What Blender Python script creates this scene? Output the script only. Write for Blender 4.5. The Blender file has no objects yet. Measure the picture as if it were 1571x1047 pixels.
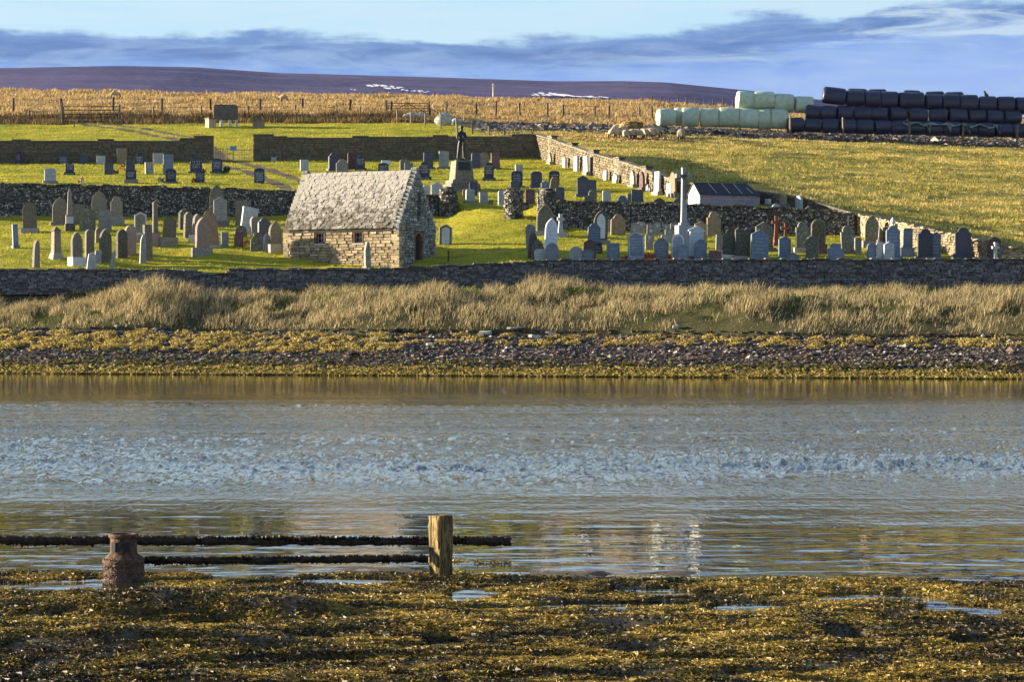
import bpy, bmesh, math, random
import numpy as np
from mathutils import Vector, Matrix
random.seed(7)
RNG = np.random.default_rng(11)
PI = math.pi
R = math.radians
scene = bpy.context.scene
COL = scene.collection

# ------------------------------------------------------------------ camera
CAM_H = 2.1
F = 4000.0            # focal length in photo pixels (photo is 1571 wide)
HY = 508.0            # horizon row in the photo
cam_data = bpy.data.cameras.new('camera')
cam = bpy.data.objects.new('camera', cam_data)
COL.objects.link(cam)
cam.location = (0, 0, CAM_H)
cam.rotation_euler = (R(90), 0, 0)
cam_data.sensor_width = 36.0
cam_data.lens = 36.0 * F / 1571.0
cam_data.shift_y = -(523.5 - HY) / 1571.0
cam_data.clip_start = 0.5
cam_data.clip_end = 30000
scene.camera = cam

# ------------------------------------------------------------------ light
SUN_EL = 10.5         # degrees above the horizon
SUN_BACK = 12.5       # degrees the sun stands beyond "due left"
scene.view_settings.view_transform = 'Standard'
scene.view_settings.look = 'None'
scene.view_settings.gamma = 1.0
scene.view_settings.use_curve_mapping = False
scene.view_settings.exposure = 2.0

to_sun = Vector((-math.cos(R(SUN_BACK)) * math.cos(R(SUN_EL)),
                 math.sin(R(SUN_BACK)) * math.cos(R(SUN_EL)),
                 math.sin(R(SUN_EL))))
sd = bpy.data.lights.new('sun', 'SUN')
sd.energy = 5.0
sd.angle = R(0.5)
sd.color = (1.0, 0.84, 0.60)
so = bpy.data.objects.new('sun', sd)
COL.objects.link(so)
so.rotation_euler = to_sun.to_track_quat('Z', 'Y').to_euler()
so.location = (-100, 100, 60)

world = bpy.data.worlds.new('World')
scene.world = world
world.use_nodes = True


class NT:
    """tiny node helper"""
    def __init__(self, tree):
        self.t = tree
        self.t.nodes.clear()

    def n(self, typ, inputs=None, **attrs):
        nd = self.t.nodes.new(typ)
        for k, v in attrs.items():
            setattr(nd, k, v)
        if inputs:
            for k, v in inputs.items():
                self.put(nd.inputs[k], v)
        return nd

    def put(self, sock, v):
        if isinstance(v, bpy.types.NodeSocket):
            self.t.links.new(v, sock)
        else:
            if isinstance(v, (tuple, list)) and len(v) == 3 and sock.type == 'RGBA':
                v = (*v, 1)
            sock.default_value = v

    def math(self, op, a, b=0.0, c=0.0, clamp=False):
        nd = self.n('ShaderNodeMath', operation=op, use_clamp=clamp)
        self.put(nd.inputs[0], a)
        self.put(nd.inputs[1], b)
        self.put(nd.inputs[2], c)
        return nd.outputs[0]

    def smooth(self, v, a, b):
        nd = self.n('ShaderNodeMapRange', interpolation_type='SMOOTHSTEP')
        self.put(nd.inputs['Value'], v)
        self.put(nd.inputs['From Min'], a)
        self.put(nd.inputs['From Max'], b)
        return nd.outputs['Result']

    def mix(self, f, a, b, mode='MIX'):
        nd = self.n('ShaderNodeMix', data_type='RGBA', blend_type=mode)
        self.put(nd.inputs[0], f)
        self.put(nd.inputs[6], a)
        self.put(nd.inputs[7], b)
        return nd.outputs[2]

    def noise(self, vec, scale, detail=4, rough=0.55, dist=0.0):
        nd = self.n('ShaderNodeTexNoise')
        if vec is not None:
            self.put(nd.inputs['Vector'], vec)
        nd.inputs['Scale'].default_value = scale
        nd.inputs['Detail'].default_value = detail
        nd.inputs['Roughness'].default_value = rough
        nd.inputs['Distortion'].default_value = dist
        return nd.outputs['Fac']

    def mapping(self, vec, scale=(1, 1, 1), loc=(0, 0, 0)):
        nd = self.n('ShaderNodeMapping')
        self.put(nd.inputs['Vector'], vec)
        nd.inputs['Scale'].default_value = scale
        nd.inputs['Location'].default_value = loc
        return nd.outputs[0]

    def ramp(self, f, stops):
        nd = self.n('ShaderNodeValToRGB')
        self.put(nd.inputs[0], f)
        el = nd.color_ramp.elements
        while len(el) < len(stops):
            el.new(0.5)
        for e, (p, c) in zip(el, stops):
            e.position = p
            e.color = (*c, 1)
        return nd.outputs[0]


w = NT(world.node_tree)
sky = w.n('ShaderNodeTexSky', sky_type='NISHITA', sun_disc=False)
sky.sun_elevation = R(SUN_EL)
# sun_rotation is measured clockwise from +Y; the sun stands at -X and a little +Y
sky.sun_rotation = R(270 + SUN_BACK)
sky.air_density = 1.0
sky.dust_density = 0.4
sky.ozone_density = 2.0
dirv = w.n('ShaderNodeTexCoord').outputs['Generated']
sep = w.n('ShaderNodeSeparateXYZ', {0: dirv})
dx, dy, dz = sep.outputs
cm = w.mapping(dirv, (14, 14, 70), (3.1, 0.4, 0.0))
n1 = w.noise(cm, 1.0, 6, 0.6, 0.4)
cm2 = w.mapping(dirv, (40, 40, 60))
n2 = w.noise(cm2, 1.0, 5, 0.6)
wob = w.math('ADD', w.math('MULTIPLY', w.math('SUBTRACT', n1, 0.5), 0.022), w.math('MULTIPLY', w.math('SUBTRACT', n2, 0.5), 0.008))
rise = w.math('MULTIPLY', w.smooth(dx, 0.0, 0.2), 0.013)
edge = w.math('ADD', w.math('ADD', 0.1105, wob), rise)
rel = w.math('SUBTRACT', dz, edge)
upper = w.smooth(rel, -0.0012, 0.0030)
# cloud bank: darkest just below its upper edge, paler towards the horizon
low = w.ramp(w.smooth(rel, -0.022, 0.0), [(0.0, (0.29, 0.44, 0.90)), (0.45, (0.16, 0.32, 0.80)), (0.88, (0.055, 0.15, 0.46)), (1.0, (0.11, 0.24, 0.58))])
wm = w.mapping(dirv, (11, 11, 110), (0.7, 2.0, 0.3))
n3 = w.noise(wm, 1.0, 8, 0.68, 0.8)
wisps = w.smooth(n3, 0.47, 0.66)
pale = w.ramp(w.smooth(dz, 0.11, 0.42), [(0.0, (0.54, 0.80, 0.97)), (0.25, (0.88, 1.05, 1.18)), (0.6, (0.42, 0.58, 0.80)), (1.0, (0.05, 0.11, 0.30))])  # unseen sky above the view brightened for water reflections, overhead darkened to cut fill
low = w.mix(w.math('MULTIPLY', w.smooth(w.noise(w.mapping(dirv, (22, 22, 150), (1.7, 0.2, 5.0)), 1.0, 7, 0.65, 0.6), 0.40, 0.66), 0.60), low, (0.36, 0.53, 0.84))
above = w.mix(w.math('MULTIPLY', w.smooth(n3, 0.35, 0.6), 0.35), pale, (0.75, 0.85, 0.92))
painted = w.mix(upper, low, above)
wf = w.math('MULTIPLY', w.math('MULTIPLY', wisps, w.smooth(dx, -0.01, 0.12)), w.math('MULTIPLY', w.smooth(dz, 0.096, 0.106), 0.85))
painted = w.mix(wf, painted, (0.62, 0.76, 0.90))
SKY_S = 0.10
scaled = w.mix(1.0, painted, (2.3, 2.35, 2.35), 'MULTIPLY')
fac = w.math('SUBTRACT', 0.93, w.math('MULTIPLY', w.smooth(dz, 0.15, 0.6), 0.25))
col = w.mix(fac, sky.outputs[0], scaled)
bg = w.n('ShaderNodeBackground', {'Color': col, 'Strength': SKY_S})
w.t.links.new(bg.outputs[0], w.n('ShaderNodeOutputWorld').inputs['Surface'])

# ------------------------------------------------------------------ helpers
def P(px, py, Y):
    """world point seen at photo pixel (px,py) at distance Y"""
    return Vector(((px - 785.5) / F * Y, Y, CAM_H - (py - HY) / F * Y))


def tag(o, label=None, cat=None, group=None, kind=None):
    if label: o['label'] = label
    if cat: o['category'] = cat
    if group: o['group'] = group
    if kind: o['kind'] = kind
    return o


def empty(name, loc, rz=0.0, label=None, cat=None, group=None):
    o = bpy.data.objects.new(name, None)
    COL.objects.link(o)
    o.location = loc
    o.rotation_euler = (0, 0, rz)
    o.empty_display_size = 0.2
    return tag(o, label, cat, group)


def mesh_obj(name, me, mat=None, parent=None, loc=None, rot=None, scale=None):
    o = bpy.data.objects.new(name, me)
    COL.objects.link(o)
    if mat and not me.materials:
        me.materials.append(mat)
    if parent: o.parent = parent
    if loc is not None: o.location = loc
    if rot is not None: o.rotation_euler = rot
    if scale is not None: o.scale = scale
    return o


def bm_obj(name, bm, mat=None, parent=None, loc=None, rot=None, smooth=False):
    me = bpy.data.meshes.new(name)
    bmesh.ops.recalc_face_normals(bm, faces=bm.faces)
    bm.to_mesh(me)
    bm.free()
    if smooth:
        me.polygons.foreach_set('use_smooth', [True] * len(me.polygons))
    return mesh_obj(name, me, mat, parent, loc, rot)


def np_mesh(name, V, Q=None, T=None, smooth=False, tint=None):
    """mesh from arrays; Q (n,4) quads, T (m,3) tris, tint (nv,3)"""
    V = np.asarray(V, dtype=np.float32)
    me = bpy.data.meshes.new(name)
    me.vertices.add(len(V))
    me.vertices.foreach_set('co', V.ravel())
    loops = []
    starts = []
    totals = []
    c = 0
    if Q is not None and len(Q):
        Q = np.asarray(Q, dtype=np.int32)
        loops.append(Q.ravel()); starts.append(np.arange(len(Q)) * 4); totals.append(np.full(len(Q), 4)); c = len(Q) * 4
    if T is not None and len(T):
        T = np.asarray(T, dtype=np.int32)
        loops.append(T.ravel()); starts.append(c + np.arange(len(T)) * 3); totals.append(np.full(len(T), 3))
    L = np.concatenate(loops).astype(np.int32)
    S = np.concatenate(starts).astype(np.int32)
    me.loops.add(len(L))
    me.loops.foreach_set('vertex_index', L)
    me.polygons.add(len(S))
    me.polygons.foreach_set('loop_start', S)
    try:
        me.polygons.foreach_set('loop_total', np.concatenate(totals).astype(np.int32))
    except Exception:
        pass
    me.update(calc_edges=True)
    me.polygons.foreach_set('use_smooth', np.full(len(S), bool(smooth)))
    if tint is not None:
        a = me.color_attributes.new('tint', 'FLOAT_COLOR', 'POINT')
        tt = np.ones((len(V), 4), dtype=np.float32)
        tt[:, :3] = tint
        a.data.foreach_set('color', tt.ravel())
    return me


def box(bm, x0, x1, y0, y1, z0, z1, M=None):
    vs = [bm.verts.new((x, y, z)) for z in (z0, z1) for y in (y0, y1) for x in (x0, x1)]
    for f in ((0, 1, 5, 4), (1, 3, 7, 5), (3, 2, 6, 7), (2, 0, 4, 6), (0, 2, 3, 1), (4, 5, 7, 6)):
        bm.faces.new([vs[i] for i in f])
    if M is not None:
        for v in vs: v.co = M @ v.co
    return vs


def tube(bm, pts, radii, seg=8, cap=True):
    """tube through points"""
    rings = []
    pts = [Vector(p) for p in pts]
    for i, p in enumerate(pts):
        d = (pts[min(i + 1, len(pts) - 1)] - pts[max(i - 1, 0)]).normalized()
        up = Vector((0, 0, 1)) if abs(d.z) < 0.9 else Vector((0, 1, 0))
        a = d.cross(up).normalized()
        b = d.cross(a).normalized()
        r = radii[i] if isinstance(radii, (list, tuple)) else radii
        rings.append([bm.verts.new(p + a * math.cos(2 * PI * k / seg) * r + b * math.sin(2 * PI * k / seg) * r) for k in range(seg)])
    for q in range(len(rings) - 1):
        for k in range(seg):
            bm.faces.new((rings[q][k], rings[q][(k + 1) % seg], rings[q + 1][(k + 1) % seg], rings[q + 1][k]))
    if cap:
        bm.faces.new(rings[0]); bm.faces.new(rings[-1])


def lathe(bm, prof, seg=16, c=(0, 0, 0)):
    rings = []
    for r, z in prof:
        rings.append([bm.verts.new((c[0] + r * math.cos(2 * PI * k / seg), c[1] + r * math.sin(2 * PI * k / seg), c[2] + z)) for k in range(seg)])
    for q in range(len(rings) - 1):
        for k in range(seg):
            bm.faces.new((rings[q][k], rings[q][(k + 1) % seg], rings[q + 1][(k + 1) % seg], rings[q + 1][k]))
    bm.faces.new(rings[0]); bm.faces.new(rings[-1])


def prism(bm, outline, y0, y1):
    """outline [(x,z)...] extruded from y0 to y1"""
    a = [bm.verts.new((x, y0, z)) for x, z in outline]
    b = [bm.verts.new((x, y1, z)) for x, z in outline]
    bm.faces.new(a); bm.faces.new(b[::-1])
    n = len(outline)
    for i in range(n):
        bm.faces.new((a[i], b[i], b[(i + 1) % n], a[(i + 1) % n]))


def _hash(ix, iy, s):
    h = (ix * 374761393 + iy * 668265263 + s * 974634777) & 0xffffffff
    h = ((h ^ (h >> 13)) * 1274126177) & 0xffffffff
    return ((h ^ (h >> 16)) & 0xffff) / 65535.0


def vnoise(x, y, s=0):
    x = np.asarray(x, dtype=float); y = np.asarray(y, dtype=float)
    ix = np.floor(x).astype(np.int64); iy = np.floor(y).astype(np.int64)
    fx = x - ix; fy = y - iy
    fx = fx * fx * (3 - 2 * fx); fy = fy * fy * (3 - 2 * fy)
    a = _hash(ix, iy, s); b = _hash(ix + 1, iy, s); c = _hash(ix, iy + 1, s); d = _hash(ix + 1, iy + 1, s)
    return (a * (1 - fx) + b * fx) * (1 - fy) + (c * (1 - fx) + d * fx) * fy - 0.5


def fbm(x, y, s=0, o=4):
    t = 0; a = 1.0
    for k in range(o):
        t = t + a * vnoise(x * 2 ** k + 17.3 * k, y * 2 ** k - 9.1 * k, s + k)
        a *= 0.5
    return t


def sstep(a, b, v):
    t = np.clip((np.asarray(v, float) - a) / (b - a), 0, 1)
    return t * t * (3 - 2 * t)

# ------------------------------------------------------------------ ground shape
def shoreY(X): return 120 - 0.32 * np.clip(X, -40, 40)
def bankY(X): return shoreY(X) + 10.5 + 0.5 * np.sin(np.asarray(X, float) * 0.35)
def frontY(X): return np.interp(X, [-60, -30, 0, 30, 60], [148, 147, 146.2, 146, 146])
MID_X = [-70, -33, -4.0, -3.2, 2.6, 20.3, 21.6]
MID_Y = [176, 174, 172.2, 171.5, 166.2, 162.75, 162.5]
def midY(X): return np.interp(X, MID_X, MID_Y)
MIDTOP_X = [-70, -33, -23, -14.5, -5.5, -3.7, 2.6, 8.7, 16.6, 21.6]
MIDTOP_Z = [12.2, 11.9, 11.62, 11.35, 11.05, 11.0, 10.35, 10.15, 9.80, 9.40]
def midTop(X): return np.interp(X, MIDTOP_X, MIDTOP_Z)
# enclosure wall on the right, (X, Y)
RW = [(2.1, 215), (5.7, 195), (11.0, 171.5), (18.2, 165.5), (21.6, 162.5), (23.6, 153), (28.5, 148.2), (45, 147.0)]
RWY = [p[1] for p in RW][::-1]
RWX = [p[0] for p in RW][::-1]
def rwX(Y): return np.interp(Y, RWY + [265, 340], RWX + [-5.5, -5.5])
def zlo(X, Y): return np.interp(X, [-40, 0, 25], [5.42, 5.72, 5.95]) + np.interp(X, [2, 15], [0.16, 0.137]) * (Y - 147) - 0.56 * np.exp(-((Y - 151.5) / 4.2) ** 2) * sstep(-30, -20, X) * (1 - sstep(-4, 1, X))
def z215(X): return np.interp(X, [-42, 0, 10], [15.9, 16.35, 16.4])
def zup(X, Y):
    my = midY(X)
    a = midTop(X) - 0.12
    return a + (z215(X) - a) * (Y - my) / (215 - my)
def z265(X): return np.interp(X, [-60, -50, -12, 0, 14, 34, 50, 90], [23.25, 23.2, 23.35, 23.2, 22.85, 22.1, 21.5, 20.5])
def z345(X): return np.interp(X, [-90, -66, -20, 18, 38, 60, 90], [34.0, 33.8, 33.2, 32.5, 30.6, 30.2, 29])
def zfield(X, Y):
    a = np.interp(X, [3, 11, 18.5, 24, 28.5, 40, 60], [8.7, 8.2, 7.9, 7.3, 6.85, 6.2, 5.6])
    return a + (z265(X) - a) * (Y - 150) / 115.0


def und(X, Y):
    return 0.13 * fbm(X * 0.28, Y * 0.55, 3, 3) + 0.085 * fbm(X * 0.8, Y * 1.6, 5, 2)


def ground(X, Y):
    """height of the walkable ground"""
    X = np.asarray(X, float); Y = np.asarray(Y, float)
    sy = shoreY(X); by = bankY(X); fy = frontY(X)
    zb = 1.9 - 0.008 * X
    # beach
    t = np.clip((Y - sy) / (by - sy), -1, 1)
    beach = zb * np.sign(t) * np.abs(t) ** np.where(t > 0, 0.95, 1)
    beach = beach + 0.12 * fbm(X * 0.4, Y * 0.8, 21, 4) * sstep(0, 0.1, t) * (1 - sstep(0.85, 1.0, t))
    # bank: steep face, shelf, then up to the wall foot
    wall_foot = 4.55 + 0.0 * X
    crest = 3.62 + 0.95 * np.exp(-((X + 19.8) / 2.1) ** 2) + 0.42 * sstep(-11, -4, X) * (1 - sstep(1.5, 7, X)) + 0.3 * np.exp(-((X - 12) / 4) ** 2) \
        + 0.35 * fbm(X * 0.18, X * 0 + 3.3, 31, 3)
    fw = 6.5 + 1.2 * np.sin(X * 0.4 + 1)
    fw = np.minimum(fw, (fy - by) * 0.75)
    s = (Y - by) / fw
    face = zb + (crest - zb) * np.clip(s, 0, 1) ** 0.62
    back = crest + (wall_foot - crest) * np.clip((Y - by - fw) / np.maximum(fy - by - fw, 0.5), 0, 1)
    # a dip behind the mound and the ridge
    dip = 0.35 * np.exp(-(((Y - by - fw) / np.maximum(fy - by - fw, 0.5)) - 0.5) ** 2 / 0.08) * np.where(s > 1, 1, 0)
    bank = np.where(s < 1, face, back - dip) + (0.45 * fbm(X * 0.42, Y * 0.5, 41, 4) + 0.30 * fbm(X * 1.3, Y * 1.1, 43, 3)) * sstep(0, 0.4, s) * (1 - 0.6 * sstep(1.6, 2.6, s))
    z = np.where(Y < by, beach, bank)
    # churchyard
    lo = zlo(X, Y) + und(X, Y)
    up = zup(X, Y) + und(X, Y)
    ramp = sstep(-4.0, -3.0, X) * (1 - sstep(1.9, 3.0, X))
    rz = lo + (up - lo) * sstep(158, 184, Y)
    yard = np.where(Y < midY(X), lo, up)
    yard = yard * (1 - ramp) + rz * ramp
    z = np.where(Y >= fy, yard, z)
    # beyond the back wall
    g2 = z215(X) + 0.15 + (z265(X) - z215(X) - 0.15) * (Y - 215) / 50.0 + und(X, Y)
    z = np.where(Y >= 215, g2, z)
    # field on the right
    fl = zfield(X, Y) + und(X, Y) * 1.5
    fb = sstep(0, 9, X - rwX(Y)) * np.where(Y > 214, 1.0, 1.0) + (Y <= 214) * (1 - sstep(0, 9, X - rwX(Y)))
    fl = np.where(Y > 214, g2 + (fl - g2) * fb, fl)
    right = sstep(0.0, 0.01, X - rwX(Y)) * (Y > 147)
    z = z * (1 - right) + fl * right
    # moor
    st = (0.85 - 0.6 * sstep(-9, -3, X)) 
    m0 = z265(X) + st * sstep(265, 266.6, Y)
    moor = m0 + (z345(X) - z265(X) - st) * np.clip((Y - 266.6) / 78.4, 0, 1) ** 0.95 + 0.5 * fbm(X * 0.12, Y * 0.2, 51, 4) * sstep(265, 275, Y) + und(X, Y)
    moor = moor - np.clip(Y - 345, 0, 200) * 0.06
    z = np.where(Y >= 265, moor, z)
    return z


def g1(X, Y): return float(ground(np.array([X]), np.array([Y]))[0])


def pix2ground(px, py, y0=147.7, y1=344.0):
    Ys = np.arange(y0, y1, 0.1)
    Xs = (px - 785.5) / F * Ys
    zs = ground(Xs, Ys)
    pys = HY - (zs - CAM_H) / Ys * F
    hit = np.nonzero(pys <= py)[0]
    i = hit[0] if len(hit) else len(Ys) - 1
    if abs(pys[i] - py) > 12 and i > 0 and abs(pys[i-1] - py) < abs(pys[i] - py):
        i -= 1
    return float(Xs[i]), float(Ys[i]), float(zs[i])
# ------------------------------------------------------------------ materials
def new_mat(name):
    m = bpy.data.materials.new(name)
    m.use_nodes = True
    return m, NT(m.node_tree)


def finish(nt, color, rough=0.8, bump=None, bump_s=0.4, bump_d=0.05, metal=0.0, spec=0.3, coat=0.0, trans=None):
    b = nt.n('ShaderNodeBsdfPrincipled', {'Base Color': color, 'Roughness': rough, 'Metallic': metal, 'Specular IOR Level': spec, 'Coat Weight': coat})
    if bump is not None:
        bp = nt.n('ShaderNodeBump', {'Height': bump, 'Strength': bump_s, 'Distance': bump_d})
        nt.t.links.new(bp.outputs[0], b.inputs['Normal'])
    out = b.outputs[0]
    if trans is not None:
        tr = nt.n('ShaderNodeBsdfTranslucent', {'Color': color})
        ms = nt.n('ShaderNodeMixShader', {0: trans})
        nt.t.links.new(out, ms.inputs[1])
        nt.t.links.new(tr.outputs[0], ms.inputs[2])
        out = ms.outputs[0]
    nt.t.links.new(out, nt.n('ShaderNodeOutputMaterial').inputs['Surface'])


def wpos(nt): return nt.n('ShaderNodeNewGeometry').outputs['Position']
def opos(nt): return nt.n('ShaderNodeTexCoord').outputs['Object']


def stone_mat(name, base, var, lichen=None, lich_amt=0.5, scale=6.0, rough=0.85, use_tint=False, rand=0.35, bump=0.5, spec=0.25, moss=None):
    """weathered stone: two tones, grain, optional lichen blotches, per-object shade"""
    m, t = new_mat(name)
    p = wpos(t)
    n = t.noise(p, scale, 6, 0.65)
    c = t.mix(t.smooth(n, 0.3, 0.7), base, var)
    fine = t.noise(p, scale * 7, 3, 0.7)
    c = t.mix(t.math('MULTIPLY', t.smooth(fine, 0.35, 0.75), 0.45), c, tuple(x * 0.45 for x in base))
    if moss:
        nm = t.noise(p, 2.6, 5, 0.65)
        c = t.mix(t.math('MULTIPLY', t.smooth(nm, 0.5, 0.68), 0.7), c, moss)
    if lichen:
        nl = t.noise(p, scale * 1.7, 7, 0.75, 0.6)
        c = t.mix(t.smooth(nl, 0.66 - 0.2 * lich_amt, 0.72 - 0.2 * lich_amt), c, lichen)
    if use_tint:
        a = t.n('ShaderNodeAttribute', attribute_name='tint').outputs['Color']
        c = t.mix(1.0, c, a, 'MULTIPLY')
    elif rand:
        r = t.n('ShaderNodeObjectInfo').outputs['Random']
        v = t.math('ADD', 1 - rand, t.math('MULTIPLY', r, 2 * rand))
        cc = t.n('ShaderNodeCombineColor', {0: v, 1: v, 2: v}).outputs[0]
        c = t.mix(1.0, c, cc, 'MULTIPLY')
    h = t.math('ADD', n, t.math('MULTIPLY', fine, 0.6))
    finish(t, c, rough, h, bump, 0.03, spec=spec)
    return m


def letter_mat(name, base, var, ink, rough=0.35, spec=0.5, rows=9.0, rand=0.25, lichen=None, amt=0.8):
    """polished or dressed headstone whose face carries rows of small lettering"""
    m, t = new_mat(name)
    p = wpos(t)
    n = t.noise(p, 5, 5, 0.6)
    c = t.mix(t.smooth(n, 0.35, 0.7), base, var)
    if lichen:
        nl = t.noise(p, 11, 6, 0.75, 0.4)
        c = t.mix(t.smooth(nl, 0.6, 0.68), c, lichen)
    g = t.n('ShaderNodeTexCoord').outputs['Generated']
    s = t.n('ShaderNodeSeparateXYZ', {0: g})
    zr = t.math('MULTIPLY', s.outputs[2], rows)
    fr = t.math('FRACT', zr)
    row = t.math('FLOOR', zr)
    band = t.math('MULTIPLY', t.math('GREATER_THAN', fr, 0.32), t.math('LESS_THAN', fr, 0.68))
    vec = t.n('ShaderNodeCombineXYZ', {0: t.math('MULTIPLY', s.outputs[0], 26.0), 1: row, 2: t.math('MULTIPLY', t.n('ShaderNodeObjectInfo').outputs['Random'], 90.0)}).outputs[0]
    ln = t.noise(vec, 1.0, 1, 0.5)
    word = t.math('GREATER_THAN', ln, 0.46)
    hw = t.math('ADD', 0.16, t.math('MULTIPLY', t.noise(t.n('ShaderNodeCombineXYZ', {0: row, 1: t.n('ShaderNodeObjectInfo').outputs['Random']}).outputs[0], 3.7, 0), 0.36))
    cx = t.math('LESS_THAN', t.math('ABSOLUTE', t.math('SUBTRACT', s.outputs[0], 0.5)), hw)
    zz = t.math('MULTIPLY', t.math('GREATER_THAN', s.outputs[2], 0.22), t.math('LESS_THAN', s.outputs[2], 0.82))
    front = t.math('LESS_THAN', s.outputs[1], 0.2)
    mk = t.math('MULTIPLY', t.math('MULTIPLY', band, word), t.math('MULTIPLY', t.math('MULTIPLY', cx, zz), front))
    c = t.mix(t.math('MULTIPLY', mk, amt), c, ink)
    r = t.n('ShaderNodeObjectInfo').outputs['Random']
    v = t.math('ADD', 1 - rand, t.math('MULTIPLY', r, 2 * rand))
    cc = t.n('ShaderNodeCombineColor', {0: v, 1: v, 2: v}).outputs[0]
    c = t.mix(1.0, c, cc, 'MULTIPLY')
    finish(t, c, rough, n, 0.25, 0.02, spec=spec)
    return m


M = {}
# headstone stones
M['g'] = letter_mat('weathered grey headstone', (0.20, 0.20, 0.19), (0.30, 0.30, 0.28), (0.10, 0.10, 0.10), 0.8, 0.2, lichen=(0.42, 0.42, 0.36), amt=0.4)
M['s'] = letter_mat('blue grey slate headstone', (0.105, 0.14, 0.20), (0.15, 0.195, 0.27), (0.34, 0.40, 0.50), 0.5, 0.4, amt=0.5)
M['d'] = letter_mat('dark slate headstone', (0.045, 0.055, 0.08), (0.07, 0.08, 0.11), (0.14, 0.15, 0.2), 0.5, 0.4, amt=0.3)
M['b'] = letter_mat('polished black granite', (0.010, 0.011, 0.014), (0.018, 0.019, 0.024), (0.55, 0.55, 0.55), 0.15, 0.5)
M['w'] = letter_mat('white marble', (0.48, 0.52, 0.58), (0.62, 0.64, 0.68), (0.25, 0.27, 0.3), 0.6, 0.3, lichen=(0.75, 0.75, 0.72), amt=0.45)
M['p'] = letter_mat('pale grey granite', (0.30, 0.33, 0.35), (0.42, 0.44, 0.46), (0.14, 0.15, 0.16), 0.6, 0.3, amt=0.45)
M['r'] = letter_mat('dark red granite', (0.075, 0.035, 0.040), (0.13, 0.065, 0.065), (0.22, 0.16, 0.15), 0.4, 0.4, amt=0.4)
M['t'] = letter_mat('tan sandstone', (0.22, 0.17, 0.11), (0.31, 0.24, 0.155), (0.14, 0.10, 0.06), 0.85, 0.2, amt=0.3, lichen=(0.40, 0.36, 0.25))
M['n'] = stone_mat('brown sandstone', (0.155, 0.135, 0.112), (0.25, 0.22, 0.18), (0.38, 0.36, 0.27), 0.4, 7)
M['m'] = stone_mat('mossy dark stone', (0.085, 0.085, 0.070), (0.17, 0.165, 0.13), (0.42, 0.42, 0.34), 0.55, 8, moss=(0.10, 0.10, 0.035))
M['k'] = stone_mat('pink sandstone', (0.22, 0.16, 0.14), (0.31, 0.24, 0.205), (0.42, 0.36, 0.3), 0.4, 7)
M['plinth'] = stone_mat('plinth stone', (0.20, 0.19, 0.17), (0.32, 0.31, 0.28), (0.5, 0.5, 0.42), 0.4, 7)
M['limewash'] = stone_mat('pale cast stone', (0.55, 0.55, 0.52), (0.68, 0.67, 0.62), None, 0, 5, rand=0.05, bump=0.2)
# walls
M['dry'] = stone_mat('drystone', (0.115, 0.108, 0.10), (0.235, 0.225, 0.205), (0.60, 0.62, 0.60), 0.40, 5, rand=0.45)
M['dry_t'] = stone_mat('drystone courses', (0.115, 0.108, 0.10), (0.235, 0.225, 0.205), (0.60, 0.62, 0.60), 0.40, 5, use_tint=True)
M['lich_t'] = stone_mat('lichened drystone', (0.050, 0.046, 0.042), (0.12, 0.11, 0.095), (0.60, 0.59, 0.53), 0.62, 4, use_tint=True)
M['lich'] = stone_mat('lichened drystone piece', (0.050, 0.046, 0.042), (0.12, 0.11, 0.095), (0.60, 0.59, 0.53), 0.62, 4, rand=0.4)
M['core'] = stone_mat('wall core', (0.022, 0.022, 0.022), (0.04, 0.04, 0.04), None, 0, 5, rand=0)
M['mortar'] = stone_mat('lime mortar', (0.14, 0.115, 0.085), (0.22, 0.18, 0.13), None, 0, 5, rand=0)
M['mason_t'] = stone_mat('coursed masonry', (0.13, 0.102, 0.066), (0.20, 0.165, 0.11), (0.27, 0.24, 0.17), 0.35, 5, use_tint=True, moss=(0.13, 0.11, 0.06))
M['coping'] = stone_mat('coping slab', (0.11, 0.095, 0.07), (0.18, 0.16, 0.12), (0.40, 0.39, 0.33), 0.5, 5)
M['rubble_t'] = stone_mat('golden rubble', (0.27, 0.21, 0.13), (0.40, 0.33, 0.22), (0.52, 0.48, 0.36), 0.45, 5, use_tint=True)
M['chapel'] = stone_mat('chapel rubble', (0.32, 0.245, 0.15), (0.48, 0.39, 0.26), (0.58, 0.52, 0.38), 0.35, 5, rand=0.35)
M['gable'] = stone_mat('chapel gable rubble', (0.15, 0.155, 0.145), (0.26, 0.265, 0.24), (0.62, 0.68, 0.64), 0.60, 5, rand=0.35)
M['gable_t'] = stone_mat('chapel gable rubble joined', (0.15, 0.155, 0.145), (0.26, 0.265, 0.24), (0.62, 0.68, 0.64), 0.60, 5, use_tint=True)
M['red_dress'] = stone_mat('red dressed stone', (0.17, 0.10, 0.075), (0.24, 0.15, 0.11), None, 0, 6)
m, t = new_mat('stone roof slate')
p = wpos(t)
rnd = t.n('ShaderNodeObjectInfo').outputs['Random']
sx = t.n('ShaderNodeSeparateXYZ', {0: p})
up_ = t.smooth(sx.outputs[2], 8.0, 11.2)
nA = t.noise(p, 1.9, 5, 0.7)
nB = t.noise(t.mapping(p, (7, 7, 10)), 1.0, 6, 0.72)
c = t.mix(t.smooth(nB, 0.35, 0.68), (0.075, 0.065, 0.05), (0.21, 0.185, 0.145))
k_ = t.math('ADD', t.math('ADD', nA, t.math('MULTIPLY', t.math('SUBTRACT', rnd, 0.5), 0.13)), t.math('ADD', t.math('MULTIPLY', t.math('SUBTRACT', nB, 0.5), 0.5), t.math('MULTIPLY', t.math('SUBTRACT', up_, 0.5), 0.24)))
c = t.mix(t.smooth(k_, 0.35, 0.57), c, (0.40, 0.375, 0.33))
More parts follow.
